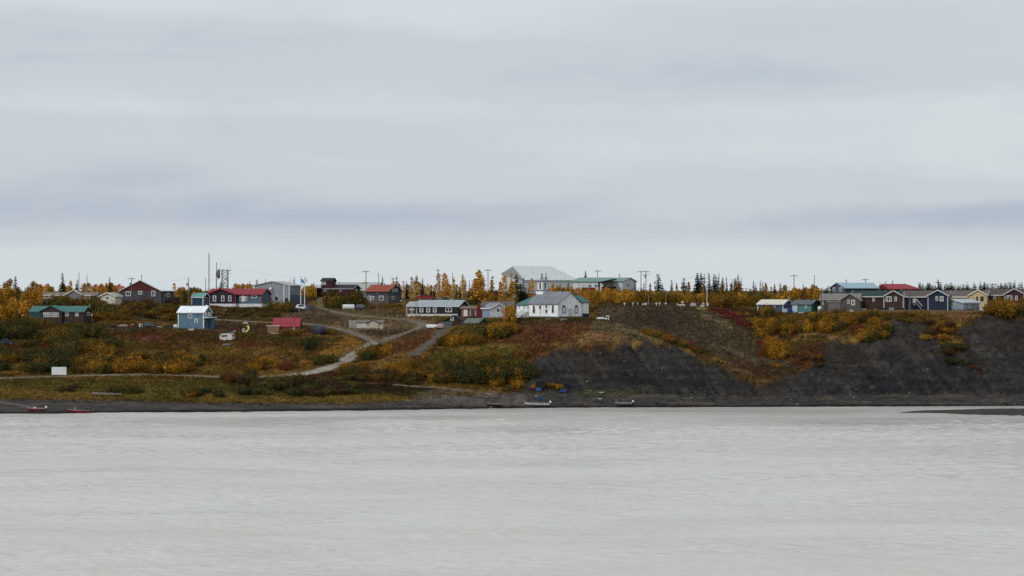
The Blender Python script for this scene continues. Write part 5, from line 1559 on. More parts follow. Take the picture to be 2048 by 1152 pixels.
for (nm, lb, ct, px, base, bx_s, rz) in [
    ("rain_barrel", "pale grey barrel standing beside the yellow slide", "barrel", 487, 664.5, [("drum", -0.3, 0.3, -0.3, 0.3, 0, 1.0, (176, 184, 196)), ("lid", -0.33, 0.33, -0.33, 0.33, 1.0, 1.08, (190, 196, 204))], 0.3),
    ("red_snowmobile", "dark red snow machine parked between the sky-blue house and yellow slide", "snowmobile", 471, 661, [("body", -0.9, 0.9, -0.4, 0.4, 0.25, 0.75, (104, 30, 34)), ("hood", 0.1, 0.9, -0.38, 0.38, 0.75, 1.1, (96, 28, 32)), ("seat", -0.85, 0.05, -0.25, 0.25, 0.75, 0.95, (30, 30, 32)), ("track", -0.9, 0.7, -0.25, 0.25, 0.0, 0.25, (26, 26, 27))], 0.2),
    ("white_tarp_bundle", "bundle under a pale tarp high behind the yellow slide", "tarp", 491, 648.5, [("tarp", -0.7, 0.6, -0.5, 0.5, 0, 0.45, (196, 188, 182)), ("bundle", -0.4, 0.4, -0.4, 0.4, 0.45, 0.65, (180, 172, 166))], 0.4),
    ("lumber_stack", "stack of pale planks at the corner of the sky-blue house", "lumber", 382, 660.5, [("plank", -0.9, 0.9, -0.3, -0.05, 0, 0.25, (190, 182, 168)), ("plank", -0.8, 1.0, 0.0, 0.28, 0, 0.22, (176, 168, 152)), ("plank", -0.7, 0.7, -0.2, 0.15, 0.25, 0.42, (204, 198, 186))], 0.1),
    ("white_chest", "white chest freezer standing outside the log house", "freezer", 81, 655.5, [("body", -0.85, 0.85, -0.45, 0.45, 0, 0.95, (200, 204, 206)), ("lid", -0.88, 0.88, -0.48, 0.48, 0.95, 1.1, (212, 214, 214))], 0.1),
    ("wooden_crate", "pale wooden crates against the far end of the log house", "crate", 147, 654, [("crate", -1.2, 0.1, -0.5, 0.5, 0, 0.9, (150, 130, 98)), ("crate", 0.2, 1.3, -0.5, 0.5, 0, 0.75, (164, 142, 108))], 0.0),
    ("red_wheelbarrow", "dark red garden cart in the yard between the log house and sky-blue house", "cart", 226, 654.5, [("tray", -0.8, 0.8, -0.45, 0.45, 0.35, 0.8, (96, 34, 34)), ("wheel", 0.4, 0.7, -0.5, -0.42, 0, 0.45, (30, 30, 30)), ("leg", -0.7, -0.6, -0.4, 0.4, 0, 0.35, (60, 60, 60))], 0.2),
    ("timber_pile", "low pile of pale timber in the yard by the red cart", "lumber", 247, 654, [("timber", -1.6, 1.2, -0.5, -0.2, 0, 0.4, (150, 144, 128)), ("timber", -1.2, 1.5, -0.15, 0.2, 0, 0.35, (132, 126, 112)), ("timber", -1.0, 1.0, -0.3, 0.05, 0.4, 0.62, (164, 158, 142))], 0.0),
    ("red_fuel_drum", "small bright red drum with white lid in the yard", "drum", 263, 654, [("drum", -0.6, 0.5, -0.3, 0.3, 0, 0.6, (160, 44, 56)), ("lid", 0.1, 0.55, -0.3, 0.3, 0.6, 0.75, (206, 200, 196))], 0.3),
    ("white_washing_machine", "white machine with dark opening abandoned in the yard grass", "appliance", 282, 654.5, [("body", -0.5, 0.4, -0.4, 0.4, 0, 1.0, (210, 208, 204)), ("opening", -0.3, 0.2, -0.45, -0.4, 0.3, 0.8, (30, 30, 32))], 0.5),
    ("grey_trailer_box", "grey box trailer parked in the yard between log house and sky-blue house", "trailer", 298, 655, [("box", -1.3, 1.3, -0.8, 0.8, 0.3, 1.35, (82, 84, 90)), ("wheel", -0.3, 0.3, -0.9, -0.78, 0, 0.55, (26, 26, 27)), ("hitch", 1.3, 2.2, -0.06, 0.06, 0.3, 0.4, (60, 60, 62))], 0.1),
    ("white_sled", "low white sled lying in the yard by the grey box trailer", "sled", 318, 655.5, [("deck", -0.9, 0.9, -0.35, 0.35, 0.2, 0.32, (206, 204, 198)), ("runner", -0.95, 0.95, -0.35, -0.28, 0, 0.2, (120, 112, 100)), ("runner", -0.95, 0.95, 0.28, 0.35, 0, 0.2, (120, 112, 100))], 0.1),
    ("scrap_heap", "low heap of dark scrap and planks beside the white camper", "scrap", 462, 665.5, [("plank", -1.4, 1.2, -0.4, 0.1, 0, 0.28, (108, 104, 98)), ("sheet", -0.8, 0.5, -0.2, 0.5, 0.28, 0.5, (40, 40, 42)), ("box", 0.6, 1.3, 0.0, 0.6, 0.28, 0.7, (130, 126, 118))], -0.1),
    ("pale_skid", "low pale pallet in front of the brown annex of the red-roofed cabin", "pallet", 549, 668.5, [("deck", -1.1, 1.1, -0.5, 0.5, 0.2, 0.34, (188, 172, 156)), ("bearer", -1.1, 1.1, -0.5, -0.35, 0, 0.2, (150, 136, 120)), ("bearer", -1.1, 1.1, 0.35, 0.5, 0, 0.2, (150, 136, 120))], 0.05),
    ("church_bench", "white wooden bench standing before the church gable", "bench", 1127.5, 641.5, [("seat", -0.9, 0.9, -0.2, 0.2, 0.42, 0.5, (214, 216, 214)), ("leg", -0.75, -0.65, -0.18, 0.18, 0, 0.42, (180, 182, 180)), ("leg", 0.65, 0.75, -0.18, 0.18, 0, 0.42, (180, 182, 180))], 0.5),
    ("plank_bench", "grey plank bench under the nave windows of the church", "bench", 1096, 641, [("seat", -0.8, 0.8, -0.18, 0.18, 0.4, 0.48, (176, 172, 164)), ("leg", -0.68, -0.58, -0.16, 0.16, 0, 0.4, (140, 136, 128)), ("leg", 0.58, 0.68, -0.16, 0.16, 0, 0.4, (140, 136, 128))], -0.5),
    ("utility_trailer", "white flat trailer with end rail parked on the spur beside the church", "trailer", 1206, 641.5, [("deck", -1.9, 0.7, -0.6, 0.6, 0.5, 0.72, (220, 220, 218)), ("load", -1.5, 0.2, -0.4, 0.4, 0.72, 1.0, (208, 208, 206)), ("rail_post", 0.75, 0.9, -0.6, -0.5, 0.2, 1.45, (224, 224, 222)), ("rail_post", 1.45, 1.6, -0.6, -0.5, 0.2, 1.45, (224, 224, 222)), ("rail", 0.7, 1.65, -0.64, -0.5, 1.3, 1.48, (224, 224, 222)), ("rail", 0.7, 1.65, -0.62, -0.52, 0.6, 0.75, (224, 224, 222)), ("wheel", -1.0, -0.5, -0.7, -0.6, 0.0, 0.5, (30, 30, 30)), ("wheel", -1.0, -0.5, 0.6, 0.7, 0.0, 0.5, (30, 30, 30))], 0.1),
    ("dark_shelter", "black box shelter standing at the foot of the cliff above the landing", "shelter", 1081, 777.5, [("wall", -1.2, 1.2, -0.7, 0.7, 0.0, 1.7, (26, 27, 32)), ("roof", -1.35, 1.35, -0.85, 0.85, 1.7, 1.85, (34, 35, 40))], 0.05),
    ("orange_float", "orange plastic floats heaped beside the black shelter", "float", 1066, 776.5, [("float", -0.5, 0.1, -0.3, 0.3, 0, 0.6, (160, 92, 50)), ("float", 0.0, 0.6, -0.2, 0.4, 0, 0.75, (146, 82, 44)), ("float", -0.2, 0.3, -0.3, 0.2, 0.6, 1.0, (166, 104, 60))], 0.1),
    ("light_blue_tarp", "light blue tarp bundle directly below the black shelter", "tarp", 1077, 783, [("tarp", -0.6, 0.6, -0.4, 0.4, 0, 0.6, (54, 98, 150)), ("fold", -0.5, 0.4, -0.3, 0.3, 0.6, 0.75, (64, 108, 160))], 0.2),
    ("blue_fuel_drum", "deep blue drum lying on the landing behind the aluminium skiff", "drum", 1080, 800, [("drum", -0.55, 0.5, -0.35, 0.35, 0.0, 0.7, (44, 70, 124)), ("rim", 0.5, 0.58, -0.38, 0.38, 0.0, 0.74, (40, 70, 140))], 0.6),
    ("blue_plastic_boat", "royal blue tarped load beside a dark barrel under the cliff", "tarp", 1127, 785, [("tarp", -1.0, 0.7, -0.4, 0.4, 0, 0.6, (38, 56, 116)), ("fold", -0.4, 0.6, -0.3, 0.3, 0.6, 0.85, (44, 62, 122))], -0.2),
    ("dark_oil_drum", "dark drum behind the royal blue tarp under the cliff", "drum", 1138, 778, [("drum", -0.4, 0.4, -0.35, 0.35, 0, 0.9, (26, 26, 28)), ("lid", -0.42, 0.42, -0.37, 0.37, 0.9, 0.97, (44, 44, 46))], 0.2),
    ("driftwood_plank", "pale driftwood plank on the grass under the cliff", "driftwood", 1202, 788, [("plank", -0.7, 0.7, -0.15, 0.15, 0, 0.3, (176, 172, 160)), ("stub", 0.5, 0.7, -0.1, 0.2, 0.3, 0.45, (160, 156, 144))], 0.3),
    ("bleached_log", "short bleached log on the dark beach below the driftwood plank", "log", 1199, 799, [("log", -0.6, 0.6, -0.14, 0.14, 0, 0.26, (166, 164, 156)), ("stub", -0.6, -0.45, -0.1, 0.3, 0.05, 0.3, (150, 148, 140))], 0.1),
    ("white_bucket_load", "white appliance shapes by the dusty blue cabin corner", "appliance", 1572, 626, [("body", -0.9, 0.3, -0.4, 0.4, 0, 1.2, (200, 208, 216)), ("door_panel", -0.8, 0.2, -0.46, -0.4, 0.1, 1.1, (186, 196, 208))], 0.2),
    ("blue_tarp_stack", "vivid blue tarped stack between dusty blue and turquoise cabins", "tarp", 1580, 626.5, [("tarp", -0.6, 0.6, -0.4, 0.4, 0, 1.25, (34, 62, 116)), ("fold", -0.5, 0.5, -0.3, 0.3, 1.25, 1.4, (44, 84, 164))], 0.2),
    ("white_step_box", "small white box step before the turquoise cabin wall", "box", 1602, 627, [("step", -0.8, 0.8, -0.25, 0.25, 0, 0.25, (198, 198, 190)), ("riser", -0.6, 0.6, -0.1, 0.25, 0.25, 0.4, (188, 188, 180))], 0.0),
    ("white_bin", "low white bin before the grey shingled house", "bin", 1703, 624.5, [("bin", -0.5, 0.5, -0.35, 0.35, 0, 0.5, (200, 196, 188)), ("lid", -0.55, 0.55, -0.4, 0.4, 0.5, 0.6, (212, 208, 200))], 0.0),
    ("pale_crate", "pale crate against the foundation of the brown house", "crate", 1727, 621.5, [("crate", -0.8, 0.8, -0.3, 0.3, 0, 0.55, (196, 190, 178)), ("slat", -0.8, 0.8, -0.34, -0.3, 0.2, 0.35, (170, 164, 152))], 0.0),
    ("utility_box", "small grey utility box on the verge before the brown house", "utility box", 1783, 622.5, [("cabinet", -0.7, 0.7, -0.3, 0.3, 0.1, 0.95, (128, 134, 138)), ("plinth", -0.75, 0.75, -0.34, 0.34, -0.2, 0.1, (96, 94, 90)), ("lid", -0.74, 0.74, -0.34, 0.34, 0.95, 1.02, (140, 146, 150))], 0.05),
    ("propane_bottle", "white propane bottles leaning at the end of the pale blue shed", "bottle", 1963, 621.5, [("bottle", -0.45, -0.05, -0.2, 0.2, 0, 0.9, (216, 216, 212)), ("bottle", 0.05, 0.4, -0.2, 0.2, 0, 0.7, (206, 206, 202)), ("valve", -0.3, -0.2, -0.05, 0.05, 0.9, 1.05, (80, 80, 80))], 0.3),
    ("wooden_stair", "weathered wooden stair climbing the bank below the red-roofed building", "stairs", 441, 634.5, [], 0),
    ("grey_dome_tent", "weathered pink-grey tarp dome beside the upturned white skiff", "tent", 881, 656, [], 0),
    ("gravel_heap", "dark gravel heap beside the pale-flag pole", "gravel heap", 617, 621, [], 0),
]:
    if bx_s:
        block(nm, lb, ct, px, base, bx_s, rz)
    elif nm == "wooden_stair":
        a_ = hit(437, 635); b_ = hit(449, 621)
        t = thing(nm, lb, ct, (a_[0], a_[1], gz(a_[0], a_[1])), 0)
        dx, dy = b_[0] - a_[0], min(b_[1] - a_[1], 14)
        dz = gz(b_[0], a_[1] + dy) - gz(a_[0], a_[1])
        for i in range(14):
            q = i / 13
            MB().box(dx * q - 0.75, dx * q + 0.75, dy * q - 0.2, dy * q + 0.2, dz * q + 0.25, dz * q + 0.33).build("step", WOODG, t)
        for sd in (-0.8, 0.8):
            MB().tube((sd, 0, 0.25), (dx + sd, dy, dz + 0.25), 0.11, n=5).build("stringer", WOODG, t)
            MB().tube((sd, 0, 1.15), (dx + sd, dy, dz + 1.15), 0.05, n=5).build("handrail", WOODG, t)
    elif nm in ("grey_dome_tent", "gravel_heap"):
        p = hit(px, base)
        t = thing(nm, lb, ct, (p[0], p[1], gz(p[0], p[1]) - 0.1), 0)
        m = MB(); nu, nv = 16, 7
        R_, Hh = ((1.25, 1.25) if nm == "grey_dome_tent" else (1.9, 2.3))
        for j in range(nv):
            for i in range(nu):
                an = 2 * math.pi * i / nu; q = j / (nv - 1)
                rr = R_ * (math.cos(q * math.pi / 2) if nm == "grey_dome_tent" else (1 - q) ** 0.8) * (1 + 0.12 * math.sin(an * 3 + j) + rng.uniform(-0.05, 0.05)) + 0.02
                m.v.append((rr * math.cos(an), rr * math.sin(an), Hh * (math.sin(q * math.pi / 2) if nm == "grey_dome_tent" else q)))
        for j in range(nv - 1):
            for i in range(nu):
                m.f.append((j * nu + i, j * nu + (i + 1) % nu, (j + 1) * nu + (i + 1) % nu, (j + 1) * nu + i))
        m.f.append(tuple((nv - 1) * nu + i for i in range(nu)))
        m.build("cover" if nm == "grey_dome_tent" else "heap", colour((150, 134, 130)) if nm == "grey_dome_tent" else mat("heap_gravel", C(62, 62, 66), 0.95, var=0.35, scale=3, bump=0.5), t)
        if nm == "grey_dome_tent":
            for q in (0, 1):
                MB().tube((-R_ if q else 0, 0 if q else -R_, 0.2), (0, 0, Hh + 0.04), 0.04, n=5).build("tent_pole", WOODG, t)

# graveyard: white crosses and picket enclosures on the knoll
GR = [(1249, 613, 1.0), (1266, 612, 1.0), (1275, 611.5, 0.8), (1286, 612, 0.75), (1292, 611.5, 0.9), (1313, 612.5, 1.05), (1319, 611.5, 1.0), (1331, 612, 1.05), (1354, 612, 0.8), (1365, 611.5, 1.35),
      (1384, 612.5, 1.15), (1389.5, 613, 1.0), (1406, 613, 1.1), (1415, 615, 1.25), (1426, 613.5, 1.0), (1436, 614, 0.9)]
ORD = ["first", "second", "third", "fourth", "fifth", "sixth", "seventh", "eighth", "ninth", "tenth", "eleventh", "twelfth", "thirteenth", "fourteenth", "fifteenth", "sixteenth", "seventeenth", "eighteenth", "nineteenth"]
TENS = {20: "twent", 30: "thirt", 40: "fort", 50: "fift", 60: "sixt", 70: "sevent", 80: "eight", 90: "ninet"}


def ordinal(i):
    n = i + 1
    if n < 20: return ORD[n - 1]
    t = n // 10 * 10
    return TENS[t] + "ieth" if n % 10 == 0 else TENS[t] + "y-" + ORD[n % 10 - 1]


for i, (px, base, sc) in enumerate(GR):
    p = hit(px, base)
    t = thing("grave_cross", "white wooden grave cross on the knoll, %s in the row counting from the church" % ordinal(i), "cross", (p[0], p[1], gz(p[0], p[1])), rng.uniform(-0.5, 0.5), "crosses in the graveyard")
    t.rotation_euler[1] = rng.uniform(-0.10, 0.10)
    sc *= 0.72
    MB().box(-0.1 * sc, 0.1 * sc, -0.06, 0.06, -0.3, 1.5 * sc).build("upright", WHITE, t)
    MB().box(-0.5 * sc, 0.5 * sc, -0.07, 0.07, 0.92 * sc, 1.12 * sc).build("arm", WHITE, t)
for i, (px, base, n_, lab) in enumerate([(1289, 613, 5, "small white picket grave enclosure at the middle post of the graveyard"), (1363, 613.5, 8, "largest white picket grave enclosure around the tall cross"), (1387, 614, 6, "white picket grave enclosure next to the red-leaved bank"), (1406, 614.5, 4, "short white picket grave enclosure beside the tall lamp cross")]):
    p = hit(px, base)
    t = thing("grave_fence", lab, "fence", (p[0], p[1], gz(p[0], p[1])), 0.1 * i, "picket enclosures in the graveyard")
    for k in range(n_):
        x = (k - (n_ - 1) / 2) * 0.26
        for y in (0.0, 0.9):
            MB().box(x - 0.06, x + 0.06, y - 0.02, y + 0.02, -0.1, 0.7).build("picket", WHITE, t)
    for y in (-0.03, 0.93):
        MB().box(-n_ * 0.14, n_ * 0.14, y - 0.02, y + 0.02, 0.42, 0.5).build("rail", WHITE, t)
utility_pole("pale timber post standing between the first graves", 1297, 589, base=613, arms=0, m=WOODG, r=0.16, name="grave_post", cat="post")
utility_pole("street lamp pole with crossbar behind the graveyard crosses", 1332, 580, base=611, arms=1, r=0.13, name="street_lamp", cat="street lamp", lamp=True)
utility_pole("tall thin white pole among the last graveyard crosses", 1414, 572, base=614, arms=0, m=WHITE, r=0.12, name="grave_post", cat="post", lamp=True)
# wooden cross behind the church
p = W(1028, 608, 850)
t = thing("timber_cross", "tall weathered timber cross rising behind the teal-roofed church wing", "cross", (p[0], p[1], gz(p[0], p[1])), 0.1)
zt = CZ - (587 - YH) * 850 / F - gz(p[0], p[1])
MB().box(-0.12, 0.12, -0.1, 0.1, -0.5, zt).build("upright", WOODG, t)
MB().box(-0.75, 0.75, -0.11, 0.11, zt - 0.95, zt - 0.7).build("arm", WOODG, t)

# ------------------------------------------------------------------ plants


def leaf_material(name, rough=0.8):
    m = bpy.data.materials.new(name); m.use_nodes = True
    N = m.node_tree.nodes; L = m.node_tree.links
    p = N["Principled BSDF"]; p.inputs["Roughness"].default_value = rough; p.inputs["Specular IOR Level"].default_value = 0.2
    oi = N.new("ShaderNodeObjectInfo"); at = N.new("ShaderNodeAttribute"); at.attribute_name = "shade"
    s = N.new("ShaderNodeVectorMath"); s.operation = 'SCALE'
    L.new(oi.outputs["Color"], s.inputs[0]); L.new(at.outputs["Fac"], s.inputs["Scale"])
    L.new(s.outputs["Vector"], p.inputs["Base Color"])
    tr = N.new("ShaderNodeBsdfTranslucent"); L.new(s.outputs["Vector"], tr.inputs["Color"])
    mx = N.new("ShaderNodeMixShader"); mx.inputs[0].default_value = 0.2
    L.new(p.outputs["BSDF"], mx.inputs[1]); L.new(tr.outputs["BSDF"], mx.inputs[2])
    L.new(mx.outputs["Shader"], N["Material Output"].inputs["Surface"])
    return m


LEAF = leaf_material("autumn_leaves")
BARK = mat("bark", C(70, 60, 52), 0.9, var=0.3, scale=4)
BIRCHBARK = mat("pale_bark", C(150, 142, 130), 0.9, var=0.3, scale=4)


def shaded_mesh(name, co, faces, shade):
    me = np_mesh(name, np.asarray(co, float), np.asarray(faces), LEAF, smooth=False)
    at = me.attributes.new("shade", 'FLOAT', 'FACE')
    at.data.foreach_set("value", np.asarray(shade, np.float32))
    return me


def leaf_quads(P, Nrm, size, rs, aspect=1.5):
    """small quads at P roughly facing Nrm"""
    n = len(P)
    Nn = Nrm + rs.normal(0, 0.55, (n, 3)); Nn /= np.linalg.norm(Nn, axis=1)[:, None] + 1e-9
    ref = rs.normal(0, 1, (n, 3))
    T = np.cross(Nn, ref); T /= np.linalg.norm(T, axis=1)[:, None] + 1e-9
    B = np.cross(Nn, T)
    s = (size * rs.uniform(0.6, 1.35, n))[:, None]
    T = T * s * aspect ** 0.5; B = B * s / aspect ** 0.5
    co = np.stack([P - T, P - B * 0.9, P + T, P + B * 0.9], 1).reshape(-1, 3)
    return co, np.arange(4 * n).reshape(n, 4)


def bush_mesh(seed, n=1000, tall=False):
    """ragged clump of upright shoots: leaves crowd along many leaning stems of uneven length"""
    rs = np.random.default_rng(seed)
    ns = rs.integers(26, 40)
    an = rs.uniform(0, 2 * np.pi, ns); rb = np.sqrt(rs.uniform(0, 1, ns)) * rs.uniform(0.62, 0.82)
    foot = np.stack([rb * np.cos(an), rb * np.sin(an), np.zeros(ns)], 1)
    out = rs.uniform(0.05, 0.42, ns)
    top = foot + np.stack([out * np.cos(an + rs.normal(0, 0.5, ns)), out * np.sin(an + rs.normal(0, 0.5, ns)), (1.05 - 0.55 * rb ** 1.6) * rs.uniform(0.55, 1.05, ns)], 1)
    k = rs.integers(0, ns, n)
    u_ = rs.uniform(0.05, 1.0, n) ** 0.75
    P = foot[k] + (top[k] - foot[k]) * u_[:, None]
    spread = (0.035 + 0.13 * np.sin(np.clip(u_, 0, 1) * np.pi * 0.85))[:, None]
    P = P + rs.normal(0, 1, (n, 3)) * spread * np.array([1, 1, 0.8])
    P[:, 2] = np.maximum(P[:, 2], 0.0)
    d = P - np.array([0, 0, 0.25]); d /= np.linalg.norm(d, axis=1)[:, None] + 1e-6
    co, f = leaf_quads(P, d * 0.8 + np.array([0, 0, 0.35]), 0.062, rs, 2.0)
    lob = rs.uniform(0.75, 1.25, ns)
    return shaded_mesh("foliage", co, f, rs.uniform(0.55, 1.35, n) * lob[k])


def stems_mesh(seed, n=7):
    rs = random.Random(seed); m = MB()
    for i in range(n):
        an = rs.uniform(0, 6.28); q = rs.uniform(0.25, 0.7)
        m.tube((0.08 * math.cos(an), 0.08 * math.sin(an), -0.15), (q * math.cos(an), q * math.sin(an), rs.uniform(0.45, 0.8)), 0.022, 0.008, n=4, cap=False)
    return m.mesh("stems", BARK)


def conifer_mesh(seed, R=0.16, levels=26, nb=7, skip=0.12, start=0.06, larch=False):
    rs = np.random.default_rng(seed)
    co = []; fs = []; sh = []
    for i in range(levels):
        t = start + (1 - start) * (i + rs.uniform(-0.3, 0.3)) / levels
        rr = R * (1 - t) ** (0.75 if not larch else 0.7) * (0.35 + 0.65 * min(1, (t - start + 0.05) / 0.14))
        n_ = max(3, int(nb * (0.5 + 0.7 * (1 - t))))
        a0 = rs.uniform(0, 6.28)
        for k in range(n_):
            if rs.uniform() < skip: continue
            an = a0 + 2 * np.pi * k / n_ + rs.normal(0, 0.25)
            L_ = rr * rs.uniform(0.55, 1.25) + 0.012
            dirv = np.array([np.cos(an), np.sin(an), 0]); side = np.array([-np.sin(an), np.cos(an), 0])
            droop = -0.35 if not larch else rs.uniform(-0.1, 0.35)
            segs = 2 if not larch else 3
            for q in range(segs):
                u0 = q / segs; u1 = (q + 1) / segs + 0.08
                w = (0.020 + 0.26 * L_) * (1 - 0.45 * u0) * rs.uniform(0.7, 1.2)
                p0 = dirv * L_ * u0 + np.array([0, 0, t + droop * L_ * u0 * 0.7])
                p1 = dirv * L_ * u1 + np.array([0, 0, t + droop * L_ * u1])
                up = np.array([0, 0, 0.012 + 0.10 * L_])
                b = len(co)
                co += [p0, (p0 + p1) / 2 + side * w, p1, (p0 + p1) / 2 - side * w]
                fs.append((b, b + 1, b + 2, b + 3)); sh.append(rs.uniform(0.6, 1.3))
                b = len(co)
                co += [p0 + up, (p0 + p1) / 2 + up * 0.6, p1 - up * 0.2, (p0 + p1) / 2 - up * 1.3]
                fs.append((b, b + 1, b + 2, b + 3)); sh.append(rs.uniform(0.6, 1.3))
    b = len(co)
    co += [np.array([-0.008, 0, 0.95]), np.array([0.008, 0, 0.95]), np.array([0.003, 0.004, 1.0]), np.array([-0.003, 0.004, 1.0])]
    fs.append((b, b + 1, b + 2, b + 3)); sh.append(0.9)
    return shaded_mesh("crown", co, fs, sh)


def trunk_mesh(m, r=0.014):
    t = MB().tube((0, 0, -0.06), (0.004, 0, 0.5), r, r * 0.6, n=6, cap=False)
    t.tube((0.004, 0, 0.5), (0, 0, 0.96), r * 0.6, r * 0.12, n=6, cap=False)
    for k in range(6):
        an = k * 2.4; z = 0.25 + 0.1 * k
        t.tube((0, 0, z), (0.09 * (1.1 - z) * math.cos(an), 0.09 * (1.1 - z) * math.sin(an), z + 0.03), r * 0.3, r * 0.1, n=4, cap=False)
    return t.mesh("trunk", m)


def birch_mesh(seed, n=640):
    rs = np.random.default_rng(seed)
    nl = 11
    zc = np.linspace(0.25, 0.90, nl)
    rad = 0.24 * np.sin(np.clip((zc - 0.08) / 0.9, 0, 1) * np.pi) ** 0.7
    an = rs.uniform(0, 6.28, nl)
    c = np.stack([rad * 0.6 * np.cos(an), rad * 0.6 * np.sin(an), zc], 1)
    lr = rad * rs.uniform(0.5, 0.85, nl) + 0.03
    k = rs.integers(0, nl, n)
    d = rs.normal(0, 1, (n, 3)); d /= np.linalg.norm(d, axis=1)[:, None]
    P = c[k] + d * (lr[k] * rs.uniform(0.3, 1.15, n) ** 0.6)[:, None] * np.array([1, 1, 1.15])
    co, f = leaf_quads(P, d * 0.8 + np.array([0, 0, 0.3]), 0.034, rs, 1.4)
    lob = rs.uniform(0.82, 1.18, nl)
    return shaded_mesh("crown", co, f, rs.uniform(0.6, 1.3, n) * lob[k])


def larch_mesh(seed, R, n):
    rs = np.random.default_rng(seed)
    nbr = 64
    bt = 0.10 + 0.88 * rs.uniform(0, 1, nbr) ** 1.15
    ba = rs.uniform(0, 6.28, nbr)
    bl = R * (1 - bt) ** 0.8 * rs.uniform(0.6, 1.25, nbr) + 0.015
    k = rs.integers(0, nbr, n)
    u_ = rs.uniform(0.1, 1.0, n) ** 0.7
    P = np.stack([np.cos(ba[k]) * bl[k] * u_, np.sin(ba[k]) * bl[k] * u_, bt[k] + bl[k] * u_ * 0.12], 1) + rs.normal(0, 0.016, (n, 3))
    d = np.stack([np.cos(ba[k]), np.sin(ba[k]), np.full(n, 0.6)], 1)
    co, f = leaf_quads(P, d, 0.019, rs, 2.0)
    return shaded_mesh("crown", co, f, rs.uniform(0.6, 1.3, n))


BUSH = [bush_mesh(200 + i) for i in range(8)]
STEM = [stems_mesh(20 + i) for i in range(3)]
SPRUCE = [conifer_mesh(300 + i, R=[0.11, 0.13, 0.10, 0.15, 0.12, 0.19][i], skip=[0.15, 0.25, 0.12, 0.2, 0.3, 0.1][i], levels=[26, 22, 28, 24, 20, 28][i]) for i in range(6)]
LARCH = [larch_mesh(400 + i, [0.17, 0.20, 0.14, 0.21, 0.16][i], [760, 820, 460, 900, 620][i]) for i in range(5)]
BIRCH = [birch_mesh(500 + i) for i in range(5)]
TRUNK_D = trunk_mesh(BARK); TRUNK_L = trunk_mesh(BIRCHBARK, 0.012)

HUE = dict(gold=((176, 128, 42), "golden"), amber=((114, 82, 19), "amber"), olive=((80, 70, 25), "olive"), green=((54, 56, 23), "green"), rust=((104, 58, 28), "rust"),
           red=((90, 24, 30), "crimson"), brown=((70, 48, 27), "russet"), pale=((176, 140, 78), "straw"), ochre=((146, 102, 22), "ochre"))


def tint(key):
    c = np.array(C(*HUE[key][0]))
    c = c * rng.uniform(0.78, 1.25)
    c[1] *= rng.uniform(0.9, 1.12)
    return (c[0], c[1], c[2], 1.0)


def plant(name, label, cat, group, loc, mesh, part, tmesh, tpart, sx, sz, colr):
    t = link(name, None)
    t.location = loc
    t.rotation_euler = (rng.gauss(0, 0.03), rng.gauss(0, 0.03), rng.uniform(0, 6.28))
    t.scale = (sx, sx * rng.uniform(0.85, 1.1), sz)
    tag(t, label, cat, group)
    a_ = link(part, mesh, t); a_.color = colr
    link(tpart, tmesh, t)
    return t


